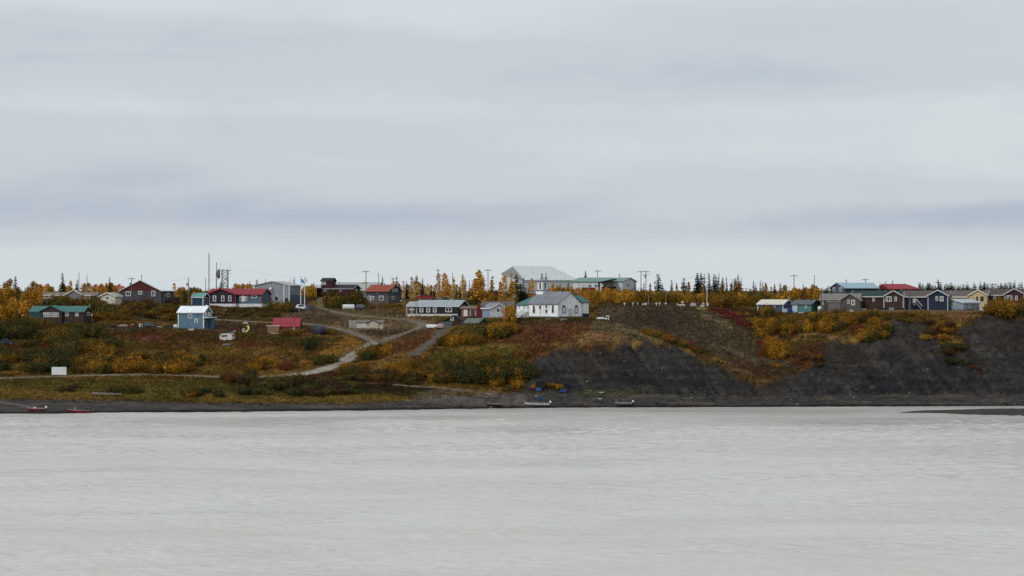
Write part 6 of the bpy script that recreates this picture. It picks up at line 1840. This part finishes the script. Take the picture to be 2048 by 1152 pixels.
# kind, columns, base rows, how many, hues, half-width range (m), height range (m), where it grows, landmark the count starts from, True = counted from high columns
KIND = dict(w=("willow_shrub", "willow", "shrub"), a=("alder_shrub", "alder", "shrub"), b=("birch_tree", "birch", "tree"), d=("dwarf_birch", "dwarf birch", "shrub"), g=("far_willow", "bog birch", "shrub"))  # g holds willow shrubs too: the far clusters, under a separate name
CL = [
    ('b', -45, 78, 600, 650, 30, "gold gold amber amber", (1.3, 2.0), (4.0, 6.5), "in the grove beside the log house", "the log house", True),
    ('a', -40, 72, 664, 686, 11, "green olive green amber", (1.7, 2.6), (2.2, 3.2), "in the dark thicket below the golden grove", "the log house", True),
    ('w', 84, 160, 672, 694, 11, "amber olive olive amber", (1.7, 2.7), (1.9, 2.9), "on the slope below the log house", "the freezer", False),
    ('a', 150, 218, 667, 679, 7, "olive green olive", (1.7, 2.5), (2.0, 3.0), "below the far end of the log house", "the yard clutter", True),
    ('w', 138, 222, 698, 711, 9, "olive amber brown", (1.6, 2.3), (1.6, 2.4), "in the meadow above the lower road thicket", "the meadow side", True),
    ('a', -45, 130, 724, 748, 16, "green olive green amber amber", (1.6, 2.6), (1.8, 3.0), "behind the white sign panel", "the sign panel", True),
    ('w', 138, 300, 728, 747, 18, "amber amber olive gold", (1.4, 2.3), (1.5, 2.5), "along the lower road past the sign panel", "the sign panel", False),
    ('w', 300, 376, 732, 747, 9, "gold olive amber gold", (1.3, 2.1), (1.6, 2.6), "along the lower road at the meadow foot", "the village road", True),
    ('w', 455, 502, 754, 768, 5, "olive rust green", (1.3, 2.0), (1.6, 2.5), "hiding a stretch of the lower road", "the village road", True),
    ('w', 500, 582, 726, 742, 8, "amber gold rust olive", (1.2, 1.9), (1.4, 2.3), "in the lower meadow above the road", "the village road", True),
    ('a', 594, 640, 688, 700, 4, "green olive green", (1.3, 1.8), (1.6, 2.2), "in the meadow under the round tank", "the round tank", True),
    ('w', 620, 668, 720, 729, 5, "olive olive amber", (1.2, 1.8), (1.3, 2.0), "on the inside of the road curve", "the road", True),
    ('w', 720, 770, 704, 722, 6, "gold amber green", (1.3, 2.0), (1.8, 3.0), "at the upper road bend", "the road", False),
    ('w', 690, 728, 740, 754, 5, "amber gold olive", (1.2, 1.8), (1.5, 2.2), "where the road begins to climb", "the road", False),
    ('w', 778, 832, 733, 753, 7, "gold amber olive", (1.2, 1.9), (1.6, 2.6), "at the foot of the scree track", "the road", False),
    ('w', 830, 908, 748, 768, 10, "amber gold olive gold", (1.3, 2.0), (1.6, 2.6), "between the scree track and landing thicket", "the scree track", False),
    ('w', 884, 956, 680, 693, 12, "amber gold amber olive", (1.4, 2.1), (1.6, 2.5), "on the slope beside the scree track", "the scree track", False),
    ('w', 955, 1032, 660, 676, 11, "amber olive gold", (1.5, 2.2), (1.7, 2.5), "on the slope below the white cottage", "the church", True),
    ('b', 1008, 1030, 643, 650, 3, "gold gold", (1.1, 1.5), (3.4, 4.8), "at the corner of the church stair", "the church stair", True),
    ('a', 905, 1056, 744, 772, 26, "green olive olive amber green", (1.6, 2.5), (2.2, 3.4), "in the dark thicket above the landing", "the black shelter", True),
    ('w', 960, 1060, 764, 776, 7, "amber green gold", (0.9, 1.4), (1.2, 2.0), "at the front of the landing thicket", "the black shelter", True),
    ('w', 1098, 1122, 774, 779, 2, "amber gold", (0.9, 1.2), (1.1, 1.6), "beside the black shelter", "the black shelter", False),
    ('w', 122, 160, 775, 785, 3, "brown olive", (1.0, 1.5), (1.0, 1.5), "on the bank under the sign panel", "the sign panel", False),
    ('w', 218, 280, 778, 790, 4, "olive green amber", (1.3, 2.0), (1.3, 2.0), "on the bank behind the wooden scow", "the scow", False),
    ('w', 365, 452, 784, 797, 8, "green olive amber", (1.1, 1.7), (1.2, 1.9), "on the low bank under the meadow", "the scow", False),
    ('a', 478, 705, 776, 793, 24, "green green olive brown", (1.2, 2.0), (1.3, 2.1), "in the low belt between road and beach", "the landing", True),
    ('d', 720, 850, 762, 776, 9, "brown brown olive", (1.1, 1.7), (0.9, 1.5), "on the dark bank behind the beach track", "the landing", True),
    ('w', 640, 714, 604, 620, 11, "olive olive amber", (1.8, 2.6), (2.2, 3.2), "in front of the maroon house", "the maroon tower", False),
    ('w', 543, 582, 618, 628, 4, "olive amber", (1.4, 2.0), (1.8, 2.8), "before the warehouse corner", "the flagpoles", True),
    ('w', 92, 205, 611, 622, 13, "olive amber olive", (1.6, 2.4), (2.0, 3.0), "between the log house and long bungalow", "the red-gabled house", True),
    ('w', 190, 352, 622, 642, 24, "olive brown olive amber", (1.5, 2.3), (1.6, 2.5), "on the bank below the red-gabled house", "the sky-blue house", True),
    ('b', 348, 404, 602, 612, 9, "amber gold olive", (1.1, 1.6), (3.0, 4.6), "between the red-gabled house and blue shed", "the blue shed", True),
    ('d', 425, 575, 620, 636, 14, "olive brown amber", (0.9, 1.5), (0.8, 1.4), "on the bank below the red-roofed building", "the wooden stair", False),
    ('w', 566, 590, 668, 673, 3, "olive amber", (1.1, 1.6), (1.4, 2.2), "directly before the red-roofed cabin", "the cabin annex", False),
    ('b', 1092, 1180, 600, 606, 16, "gold gold amber", (1.2, 1.8), (3.0, 4.8), "behind the church roof", "the belfry", False),
    ('b', 1166, 1265, 606, 611, 20, "gold gold gold amber", (1.3, 1.9), (3.0, 4.8), "between the school and graveyard knoll", "the church", False),
    ('g', 1292, 1420, 603, 608, 16, "amber olive amber gold", (1.5, 2.3), (2.0, 3.0), "behind the graveyard crosses", "the school", False),
    ('g', 1420, 1580, 604, 616, 24, "amber amber gold olive", (1.6, 2.4), (2.2, 3.4), "between the graveyard and cliff-top cabins", "the graveyard", False),
    ('g', 955, 1060, 598, 607, 12, "amber olive brown", (1.5, 2.2), (2.0, 3.0), "behind the cottages under the larches", "the church", True),
    ('g', 860, 960, 603, 612, 5, "olive brown", (1.0, 1.5), (1.0, 1.5), "behind the brown shed", "the white cottage", True),
    ('d', 1290, 1345, 664, 684, 8, "olive amber gold", (1.1, 1.7), (1.0, 1.6), "along the top of the shale dome", "the church", False),
    ('d', 1340, 1400, 678, 704, 9, "olive amber rust", (1.1, 1.7), (1.0, 1.6), "where the shale dome falls away", "the church", False),
    ('w', 1512, 1552, 652, 676, 7, "gold amber gold", (0.9, 1.4), (1.8, 3.0), "in the gully head below the dusty blue cabin", "the graveyard", False),
    ('w', 1535, 1574, 690, 724, 9, "gold gold amber", (1.0, 1.6), (2.0, 3.2), "in the gully middle under the cliff cabins", "the graveyard", False),
    ('w', 1562, 1690, 648, 668, 16, "gold amber gold olive", (1.1, 1.8), (1.4, 2.4), "below the turquoise cabin on the cliff edge", "the graveyard", False),
    ('w', 1630, 1765, 634, 650, 17, "gold olive amber", (1.2, 1.9), (1.5, 2.4), "in front of the grey and brown houses", "the turquoise cabin", False),
    ('a', 1700, 1790, 660, 684, 10, "amber green rust gold", (1.2, 1.9), (1.4, 2.2), "overhanging the cliff below the brown house", "the turquoise cabin", False),
    ('d', 1775, 1865, 630, 646, 12, "olive amber olive", (0.9, 1.5), (0.7, 1.2), "on the cliff edge below the navy house", "the brown house", False),
    ('w', 1850, 1908, 650, 680, 10, "rust amber gold brown", (1.0, 1.6), (1.1, 1.8), "hanging over the cliff under the pale blue shed", "the navy house", False),
    ('a', 1892, 1936, 696, 732, 7, "green green brown", (1.1, 1.6), (1.2, 1.8), "in the dark cleft of the cliff", "the pale blue shed", False),
    ('d', 1940, 1962, 738, 750, 2, "rust brown", (0.8, 1.2), (0.8, 1.2), "low on the shale under the dark cleft", "the dark cleft", False),
    ('w', 1984, 2095, 619, 634, 13, "amber amber gold olive", (1.7, 2.5), (2.2, 3.2), "in front of the maroon bungalow", "the yellow house", False),
    ('d', 1578, 1645, 712, 734, 7, "amber rust brown", (1.0, 1.5), (0.9, 1.4), "on the reddish slope beside the gully", "the gully", False),
    ('d', 1545, 1575, 732, 740, 3, "gold amber", (0.6, 0.9), (0.7, 1.0), "low on the slope under the gully", "the gully", False),
    ('w', 1522, 1546, 625, 634, 4, "amber gold olive", (1.1, 1.6), (1.7, 2.6), "hiding the end of the dusty blue cabin", "the graveyard", False),
    ('b', 1568, 1640, 603, 609, 12, "gold gold amber", (1.1, 1.6), (3.2, 4.8), "behind the turquoise cabin", "the graveyard", False),
    ('b', 606, 634, 600, 606, 5, "gold gold", (1.2, 1.7), (4.0, 5.2), "between the flagpoles and maroon house", "the flagpoles", False),
    ('b', 76, 245, 596, 602, 20, "gold amber gold", (1.1, 1.6), (3.2, 5.0), "behind the long bungalow roof", "the red-gabled house", True),
    ('b', 470, 505, 598, 602, 5, "gold amber", (1.0, 1.4), (4.0, 5.0), "behind the red-roofed building", "the warehouse", True),
    ('a', -40, 140, 716, 732, 16, "green green olive", (1.8, 2.6), (2.0, 3.0), "at the back of the sign panel thicket", "the sign panel", True),
    ('w', 60, 225, 684, 716, 14, "olive amber olive", (1.7, 2.5), (1.8, 2.6), "scattered in the upper meadow", "the yard clutter", True),
    ('w', 150, 400, 712, 732, 20, "olive amber olive gold", (1.5, 2.3), (1.5, 2.3), "in the middle meadow under the sky-blue house", "the village road", True),
    ('a', 30, 90, 652, 668, 8, "green amber olive", (1.7, 2.4), (2.4, 3.4), "at the corner of the log house", "the log house", True),
    ('w', 100, 165, 655, 668, 6, "olive amber", (1.4, 2.0), (1.5, 2.2), "before the log house wall", "the freezer", False),
    ('w', 240, 360, 604, 622, 10, "brown olive amber", (1.3, 2.0), (1.4, 2.2), "at the foot of the red-gabled house", "the blue shed", True),
    ('a', 480, 700, 764, 780, 18, "green olive olive brown", (1.4, 2.1), (1.4, 2.2), "under the edge of the lower road", "the landing", True),
    ('w', 690, 850, 752, 766, 12, "olive amber green brown", (1.3, 1.9), (1.3, 2.0), "below the foot of the climbing road", "the landing", True),
    ('a', 905, 1040, 724, 748, 16, "olive green amber", (1.6, 2.3), (1.8, 2.6), "in the upper edge of the landing thicket", "the shale dome", True),
    ('w', 1020, 1080, 716, 752, 7, "olive rust amber", (1.1, 1.7), (1.1, 1.8), "at the rim of the shale dome", "the shale dome", True),
    ('b', 780, 960, 592, 595, 18, "gold pale amber", (1.0, 1.5), (3.0, 4.6), "in the thin grove behind the black bungalow", "the orange-roofed house", False),
    ('g', 400, 660, 594, 600, 16, "olive amber gold", (1.6, 2.3), (2.0, 3.0), "on the skyline behind the red-roofed building", "the blue shed", False),
    ('g', 1640, 2090, 593, 600, 26, "olive green green", (1.6, 2.3), (2.0, 3.0), "on the flat behind the cliff-top houses", "the garage", False),
    ('g', 1180, 1330, 600, 607, 14, "amber gold olive", (1.5, 2.2), (2.2, 3.2), "under the school behind the knoll", "the church", False),
    ('d', 1396, 1500, 612, 654, 16, "red red red rust", (0.7, 1.2), (0.4, 0.7), "on the crimson bank below the graveyard", "the graveyard", False),
]
for (kd, x0, x1, y0, y1, n, hues, rr, hh, where, lmk, rev) in CL:
    nm, lbn, cat = KIND[kd]
    hk = hues.split()
    if kd in 'wad':
        hk = ['ochre' if q_ == 'gold' else q_ for q_ in hk]
    if kd == 'b':
        hk = ['ochre' if q_ == 'amber' else q_ for q_ in hk]
    got = []
    tries = 0
    diag = where.startswith(("along the top of the shale", "where the shale", "on the crimson"))
    while len(got) < n and tries < n * 40:
        tries += 1
        px = rng.uniform(x0, x1)
        py = rng.uniform(y0, y1)
        if diag:
            py = y0 + (y1 - y0) * (px - x0) / (x1 - x0) + rng.uniform(-4, 4)
        if any(abs(px - g[0]) < (x1 - x0) / n * 0.55 and abs(py - g[1]) < 5 for g in got): continue
        p = hit(px, py)
        r_ = rng.uniform(*rr) * (1.3 if kd in "wag" else 1.1)
        bad = False
        for h in HS:
            dx, dy = p[0] - h['loc'][0], p[1] - h['loc'][1]
            c_, s_ = math.cos(h['rz']), math.sin(h['rz'])
            if abs(dx * c_ + dy * s_) < h['L'] / 2 + r_ * 0.6 and abs(-dx * s_ + dy * c_) < h['W'] / 2 + r_ * 0.6: bad = True
        iu = int((px - UU[0]) / 3.4); iy = int((p[1] - YU[0]) / 0.5)
        if 0 <= iu < len(UU) and 0 <= iy < len(YU) and roadm[iy, iu] > 0.8: bad = True
        if bad: continue
        got.append((px, py, p, r_))
    got.sort(key=lambda g: -g[0] if rev else g[0])
    for i, (px, py, p, r_) in enumerate(got):
        hu = rng.choice(hk)
        hgt = rng.uniform(*hh) * (1.3 if kd in 'wag' else 1.15)
        lab = "%s %s %s, %s from %s" % (HUE[hu][1], lbn, where, ordinal(i), lmk)
        loc = (p[0], p[1], gz(p[0], p[1]) - 0.05)
        if kd == 'b':
            plant(nm, lab, cat, "young birches and aspens", loc, rng.choice(BIRCH), "crown", TRUNK_L, "trunk", hgt * rng.uniform(0.85, 1.25), hgt, tint(hu))
        else:
            plant(nm, lab, cat, "shrubs on the bank", loc, rng.choice(BUSH), "foliage", rng.choice(STEM), "stems", r_ * 1.1, hgt, tint(hu))

# conifers along the skyline: (column, tip row, distance, width factor)
def row(name, lbl, cat, group, meshes, hue, items, where, lmk, tr):
    items = sorted(items, key=lambda q: q[0])
    for i, it in enumerate(items):
        px, tip, Y = it[:3]
        wf = it[3] if len(it) > 3 else 1.0
        x = (px - CX) * Y / F
        z0 = gz(x, Y); z1 = CZ - (tip - YH) * Y / F
        hgt = max(z1 - z0, 1.5)
        c = np.array(C(*hue)) * rng.uniform(0.75, 1.25)
        lab = "%s %s, %s from %s" % (lbl, where, ordinal(i), lmk)
        plant(name, lab, cat, group, (x, Y, z0 - 0.1), rng.choice(meshes), "crown", tr, "trunk", hgt * wf * rng.uniform(0.9, 1.15), hgt, (c[0], c[1], c[2], 1))


SP = (30, 38, 32); LA_ = (198, 146, 58); LP = (206, 168, 110)
row("spruce_tree", "slim dark spruce", "tree", "skyline spruces", SPRUCE, SP, [(31, 551, 905, 1.5), (65, 567, 930, 1.1), (126, 544, 925, 1.5), (153, 556, 928, 1.1), (221, 553, 958, 1.2), (-20, 556, 920, 1.3)], "behind the long bungalow", "the golden grove", TRUNK_D)
row("spruce_tree", "dark spruce", "tree", "skyline spruces", SPRUCE, SP, [(363, 570, 955), (372, 574, 960), (388, 576, 965), (396, 574, 965), (426, 572, 950), (431, 576, 952), (441, 561, 945, 1.2), (447, 568, 950, 1.1), (456, 575, 960), (468, 571, 960), (484, 564, 958), (498, 561, 958), (505, 572, 965), (512, 556, 965, .8), (517, 559, 965, .8), (532, 556, 972, .7), (540, 566, 985, .8), (576, 561, 985), (583, 553, 988, .5), (588, 554, 985, 1.2), (597, 570, 985), (404, 577, 970), (418, 577, 970), (477, 574, 970)], "about the tower and warehouse", "the white-roofed house", TRUNK_D)
row("spruce_tree", "short dark spruce", "tree", "skyline spruces", SPRUCE, SP, [(626, 563, 965), (645, 556, 965, .9), (651, 560, 970), (655, 554, 968, .7), (671, 554, 965), (680, 562, 985), (706, 570, 1010), (765, 552, 952, 1.1), (779, 566, 960), (793, 551, 935, 1.3), (798, 560, 945), (813, 560, 950), (817, 568, 960), (845, 555, 948, 1.2), (862, 570, 965), (868, 574, 970), (852, 573, 975)], "between the maroon tower and red pickup", "the maroon tower", TRUNK_D)
row("spruce_tree", "black-green spruce", "tree", "skyline spruces", SPRUCE, SP, [(912, 571, 965), (920, 564, 962), (938, 559, 955), (943, 568, 960), (1034, 547, 925, 1.5), (1047, 555, 915, 1.9), (1041, 560, 920, 1.5), (1083, 545, 965, 1.5), (1093, 544, 968, 1.2), (1135, 564, 955, 1.3), (1172, 540, 1075, .9), (1232, 583, 868, 1.9), (1240, 545, 1045, 1.0), (1269, 562, 985), (1283, 572, 975, 1.3), (1288, 562, 975)], "about the sports hall and school", "the sheds", TRUNK_D)
row("spruce_tree", "tall dark spruce", "tree", "skyline spruces", SPRUCE, SP, [(1317, 546, 905, 1.9), (1325, 566, 910, 1.4), (1343, 558, 940, 1.2), (1367, 553, 920, 1.6), (1393, 543, 925, 1.2), (1397, 550, 930), (1402, 544, 925, 1.2), (1411, 545, 925), (1419, 544, 925, 1.1), (1427, 546, 922, 1.2), (1432, 549, 924, 1.5), (1435, 552, 925, 1.2), (1444, 553, 930, .9), (1454, 551, 935, .8), (1463, 557, 935), (1468, 554, 932, .9), (1473, 555, 934), (1477, 547, 928, 1.1), (1481, 554, 930, 1.3), (1507, 560, 945, 1.1), (1511, 566, 950), (1521, 558, 945, 1.2), (1526, 562, 948), (1550, 566, 950), (1579, 572, 955, 1.2), (1562, 575, 960), (1301, 571, 960)], "in the row behind the graveyard", "the power poles", TRUNK_D)
row("spruce_tree", "small dark spruce", "tree", "skyline spruces", SPRUCE, SP, [(1605, 565, 958, .9), (1620, 572, 965), (1634, 570, 968), (1655, 570, 955, 1.2), (1646, 573, 968), (1750, 564, 945, 1.3), (1759, 562, 948, 1.1), (1769, 560, 960), (1784, 565, 965), (1797, 566, 970), (1812, 565, 970), (1820, 568, 972), (1742, 570, 960), (1735, 572, 960)], "behind the cliff-top houses", "the cream-roofed garage", TRUNK_D)
farr = [(1878, 557, 960, 1.5), (1882, 563, 962, 1.2), (1900, 566, 975, 1.1), (1908, 570, 985, 1.1), (1918, 568, 985, 1.5), (1935, 562, 985, .8), (1946, 562, 985, .8), (1960, 561, 990, .9), (1975, 565, 990, 1.1), (1970, 569, 990, 1.1), (2030, 559, 985, 1.0), (2038, 564, 990, 1.0), (2045, 562, 990), (2023, 567, 1000, .9), (2006, 566, 1000, .9)]
q = 1838.0
while q < 2090:
    farr.append((q, rng.uniform(562, 573), rng.uniform(960, 1040), rng.uniform(1.2, 2.1)))
    q += rng.uniform(2.6, 5.0)
row("spruce_tree", "distant spruce", "tree", "skyline spruces", SPRUCE, SP, farr, "behind the navy and maroon houses", "the red-roofed navy house", TRUNK_D)
row("larch_tree", "golden larch", "tree", "autumn larches", LARCH, LA_, [(90, 570, 938, 1.1), (139, 560, 940, 1.1), (101, 573, 940), (212, 565, 945, 1.2), (348, 565, 935, 1.3), (203, 570, 945, 1.2), (355, 573, 935, 1.3), (236, 571, 950, 1.1)], "behind the red-gabled house", "the log house", TRUNK_D)
row("larch_tree", "pale gold larch", "tree", "autumn larches", LARCH, LP, [(787, 555, 948, 1.1), (807, 560, 950, 1.1), (823, 553, 948, 1.0), (834, 550, 945, 1.1), (828, 562, 945, 1.1), (876, 537, 948, .85), (855, 567, 960), (907, 556, 955, 1.0), (926, 548, 958, .9), (930, 560, 960, .9), (907, 545, 962, .4)], "behind the red pickup", "the orange-roofed house", TRUNK_L)
row("larch_tree", "bright golden larch", "tree", "autumn larches", LARCH, LA_, [(890, 545, 938, 1.5), (895, 556, 935, 1.6), (878, 562, 935, 1.1), (955, 539, 938, 1.3), (961, 545, 932, 1.6), (950, 556, 930, 1.8), (967, 552, 930, 1.7), (985, 552, 938, 1.1), (982, 565, 930, 1.2), (1008, 550, 930, 1.2), (1003, 562, 925, 1.3), (1024, 560, 915, 1.3), (1030, 562, 918, 1.3), (1065, 556, 930, 1.1), (1060, 564, 930, 1.1), (1120, 568, 930, 1.2), (1105, 566, 930, 1.2), (1023, 543, 985, .5)], "beside the sports hall", "the red pickup", TRUNK_D)
row("larch_tree", "amber larch", "tree", "autumn larches", LARCH, (158, 104, 40), [(1355, 565, 918, 1.1), (1378, 563, 915, 1.3), (1372, 570, 915, 1.2), (1404, 567, 918, 1.4), (1443, 566, 920, 1.4), (1462, 566, 922, 1.2), (1470, 569, 922, 1.2), (1478, 562, 922, 1.2), (1491, 574, 925, 1.2), (1500, 577, 925, 1.2), (1513, 573, 930, 1.2), (1532, 564, 932, 1.1), (1527, 572, 930, 1.2), (1541, 573, 932, 1.2), (1560, 566, 935, 1.1), (1571, 575, 935, 1.2), (1590, 577, 925, 1.3), (1598, 576, 925, 1.3), (1300, 566, 945, .9), (1896, 572, 975, 1.3), (1915, 574, 975, 1.2)], "among the graveyard spruces", "the power poles", TRUNK_D)

# ------------------------------------------------------------------ ground cover: heath, grass tufts and low twigs, too many to count
NT = 150000
rs = np.random.default_rng(77)
yy = rs.uniform(738, 930, NT * 2); uu = rs.uniform(-120, 2170, NT * 2)
iy = np.clip(((yy - YU[0]) / 0.5).astype(int), 0, len(YU) - 1); iu = np.clip(((uu - UU[0]) / 3.4).astype(int), 0, len(UU) - 1)
dens = (1 - roadm[iy, iu]) * (1 - 0.75 * padm[iy, iu]) * (1 - 0.93 * cliff[iy, iu]) * (1 - 0.96 * bch[iy, iu]) * sstep(0.3, 0.55, nB[iy, iu] + 0.15) * np.where(yy > 850, 0.6, 1.0)
for h in HS:
    xx_ = (uu - CX) * yy / F - h['loc'][0]; y2 = yy - h['loc'][1]
    c_, s_ = math.cos(h['rz']), math.sin(h['rz'])
    dens[(np.abs(xx_ * c_ + y2 * s_) < h['L'] / 2) & (np.abs(-xx_ * s_ + y2 * c_) < h['W'] / 2)] = 0
keep = np.nonzero(rs.uniform(0, 1, NT * 2) < dens)[0][:NT]
yy, uu, iy, iu = yy[keep], uu[keep], iy[keep], iu[keep]
xx = (uu - CX) * yy / F
zz = tab(Z_FINAL, uu, yy)
ct = CG[iy, iu]
n = len(keep)
patchy = fbm(xx / 6, yy / 6, 3, 222)
hs = rs.uniform(0.12, 0.42, n) * (0.5 + 1.3 * patchy)
ws_ = rs.uniform(0.10, 0.26, n)
co = []; cc = []
for k in range(4):
    an = rs.uniform(0, 2 * np.pi, n); ox = rs.normal(0, 0.22, n); oy = rs.normal(0, 0.22, n)
    dx, dy = np.cos(an) * ws_, np.sin(an) * ws_
    hx, hy = rs.normal(0, 0.12, n), rs.normal(0, 0.12, n)
    hk_ = hs * rs.uniform(0.6, 1.3, n)
    tri = np.stack([np.stack([xx + ox - dx, yy + oy - dy, zz - 0.05], 1), np.stack([xx + ox + dx, yy + oy + dy, zz - 0.05], 1), np.stack([xx + ox + hx, yy + oy + hy, zz + hk_], 1)], 1)
    co.append(tri)
    j = rs.uniform(0.6, 1.5, (n, 1)) * np.array([[1, 1, 1]])
    cl = ct * j * np.stack([rs.uniform(0.92, 1.12, n), rs.uniform(0.92, 1.1, n), rs.uniform(0.85, 1.1, n)], 1)
    cc.append(np.repeat(cl[:, None, :], 3, 1))
co = np.concatenate(co).reshape(-1, 3); cc = np.concatenate(cc).reshape(-1, 3)
COVER = attr_mat("heath_and_grass", 0.9, 1.0, 0.95, 1.05, 0)
gc = link("heath_grass", np_mesh("heath_grass", co, np.arange(len(co)).reshape(-1, 3), COVER, cc, smooth=False))
tag(gc, "low heath, dry grass and twigs covering the slopes", "ground cover", kind="stuff")

# pale and dark stones scattered over beach and shale
NS = 2600
yy = rs.uniform(735, 800, NS * 4); uu = rs.uniform(-80, 2140, NS * 4)
iy = ((yy - YU[0]) / 0.5).astype(int); iu = ((uu - UU[0]) / 3.4).astype(int)
dens = np.clip(cliff[iy, iu] * 0.8 + bch[iy, iu] * 0.6, 0, 1) * (Z_FINAL[iy, iu] > 0.15)
keep = np.nonzero(rs.uniform(0, 1, NS * 4) < dens)[0][:NS]
yy, uu = yy[keep], uu[keep]; xx = (uu - CX) * yy / F; zz = tab(Z_FINAL, uu, yy); n = len(keep)
octa = np.array([(1, 0, 0), (0, 1, 0), (-1, 0, 0), (0, -1, 0), (0, 0, 0.8), (0, 0, -0.8)], float)
fo = np.array([(0, 1, 4), (1, 2, 4), (2, 3, 4), (3, 0, 4), (1, 0, 5), (2, 1, 5), (3, 2, 5), (0, 3, 5)])
sz = (0.07 + 0.28 * rs.uniform(0, 1, n) ** 5)[:, None, None] * rs.uniform(0.7, 1.3, (n, 6, 3))
co = octa[None] * sz + np.stack([xx, yy, zz + 0.02], 1)[:, None, :]
ff = (fo[None] + (np.arange(n) * 6)[:, None, None]).reshape(-1, 3)
base = np.where(rs.uniform(0, 1, n)[:, None] < 0.10, np.array([C(140, 134, 124)]), np.array([C(54, 53, 52)])) * rs.uniform(0.6, 1.3, (n, 1))
st = link("loose_stones_gravel", np_mesh("loose_stones_gravel", co.reshape(-1, 3), ff, COVER, np.repeat(base[:, None, :], 6, 1).reshape(-1, 3), smooth=False))
tag(st, "loose grey and pale stones strewn over beach and shale", "stones", kind="stuff")
print("SCENE objects", len(bpy.data.objects), "tris", sum(len(m.polygons) for m in bpy.data.meshes))
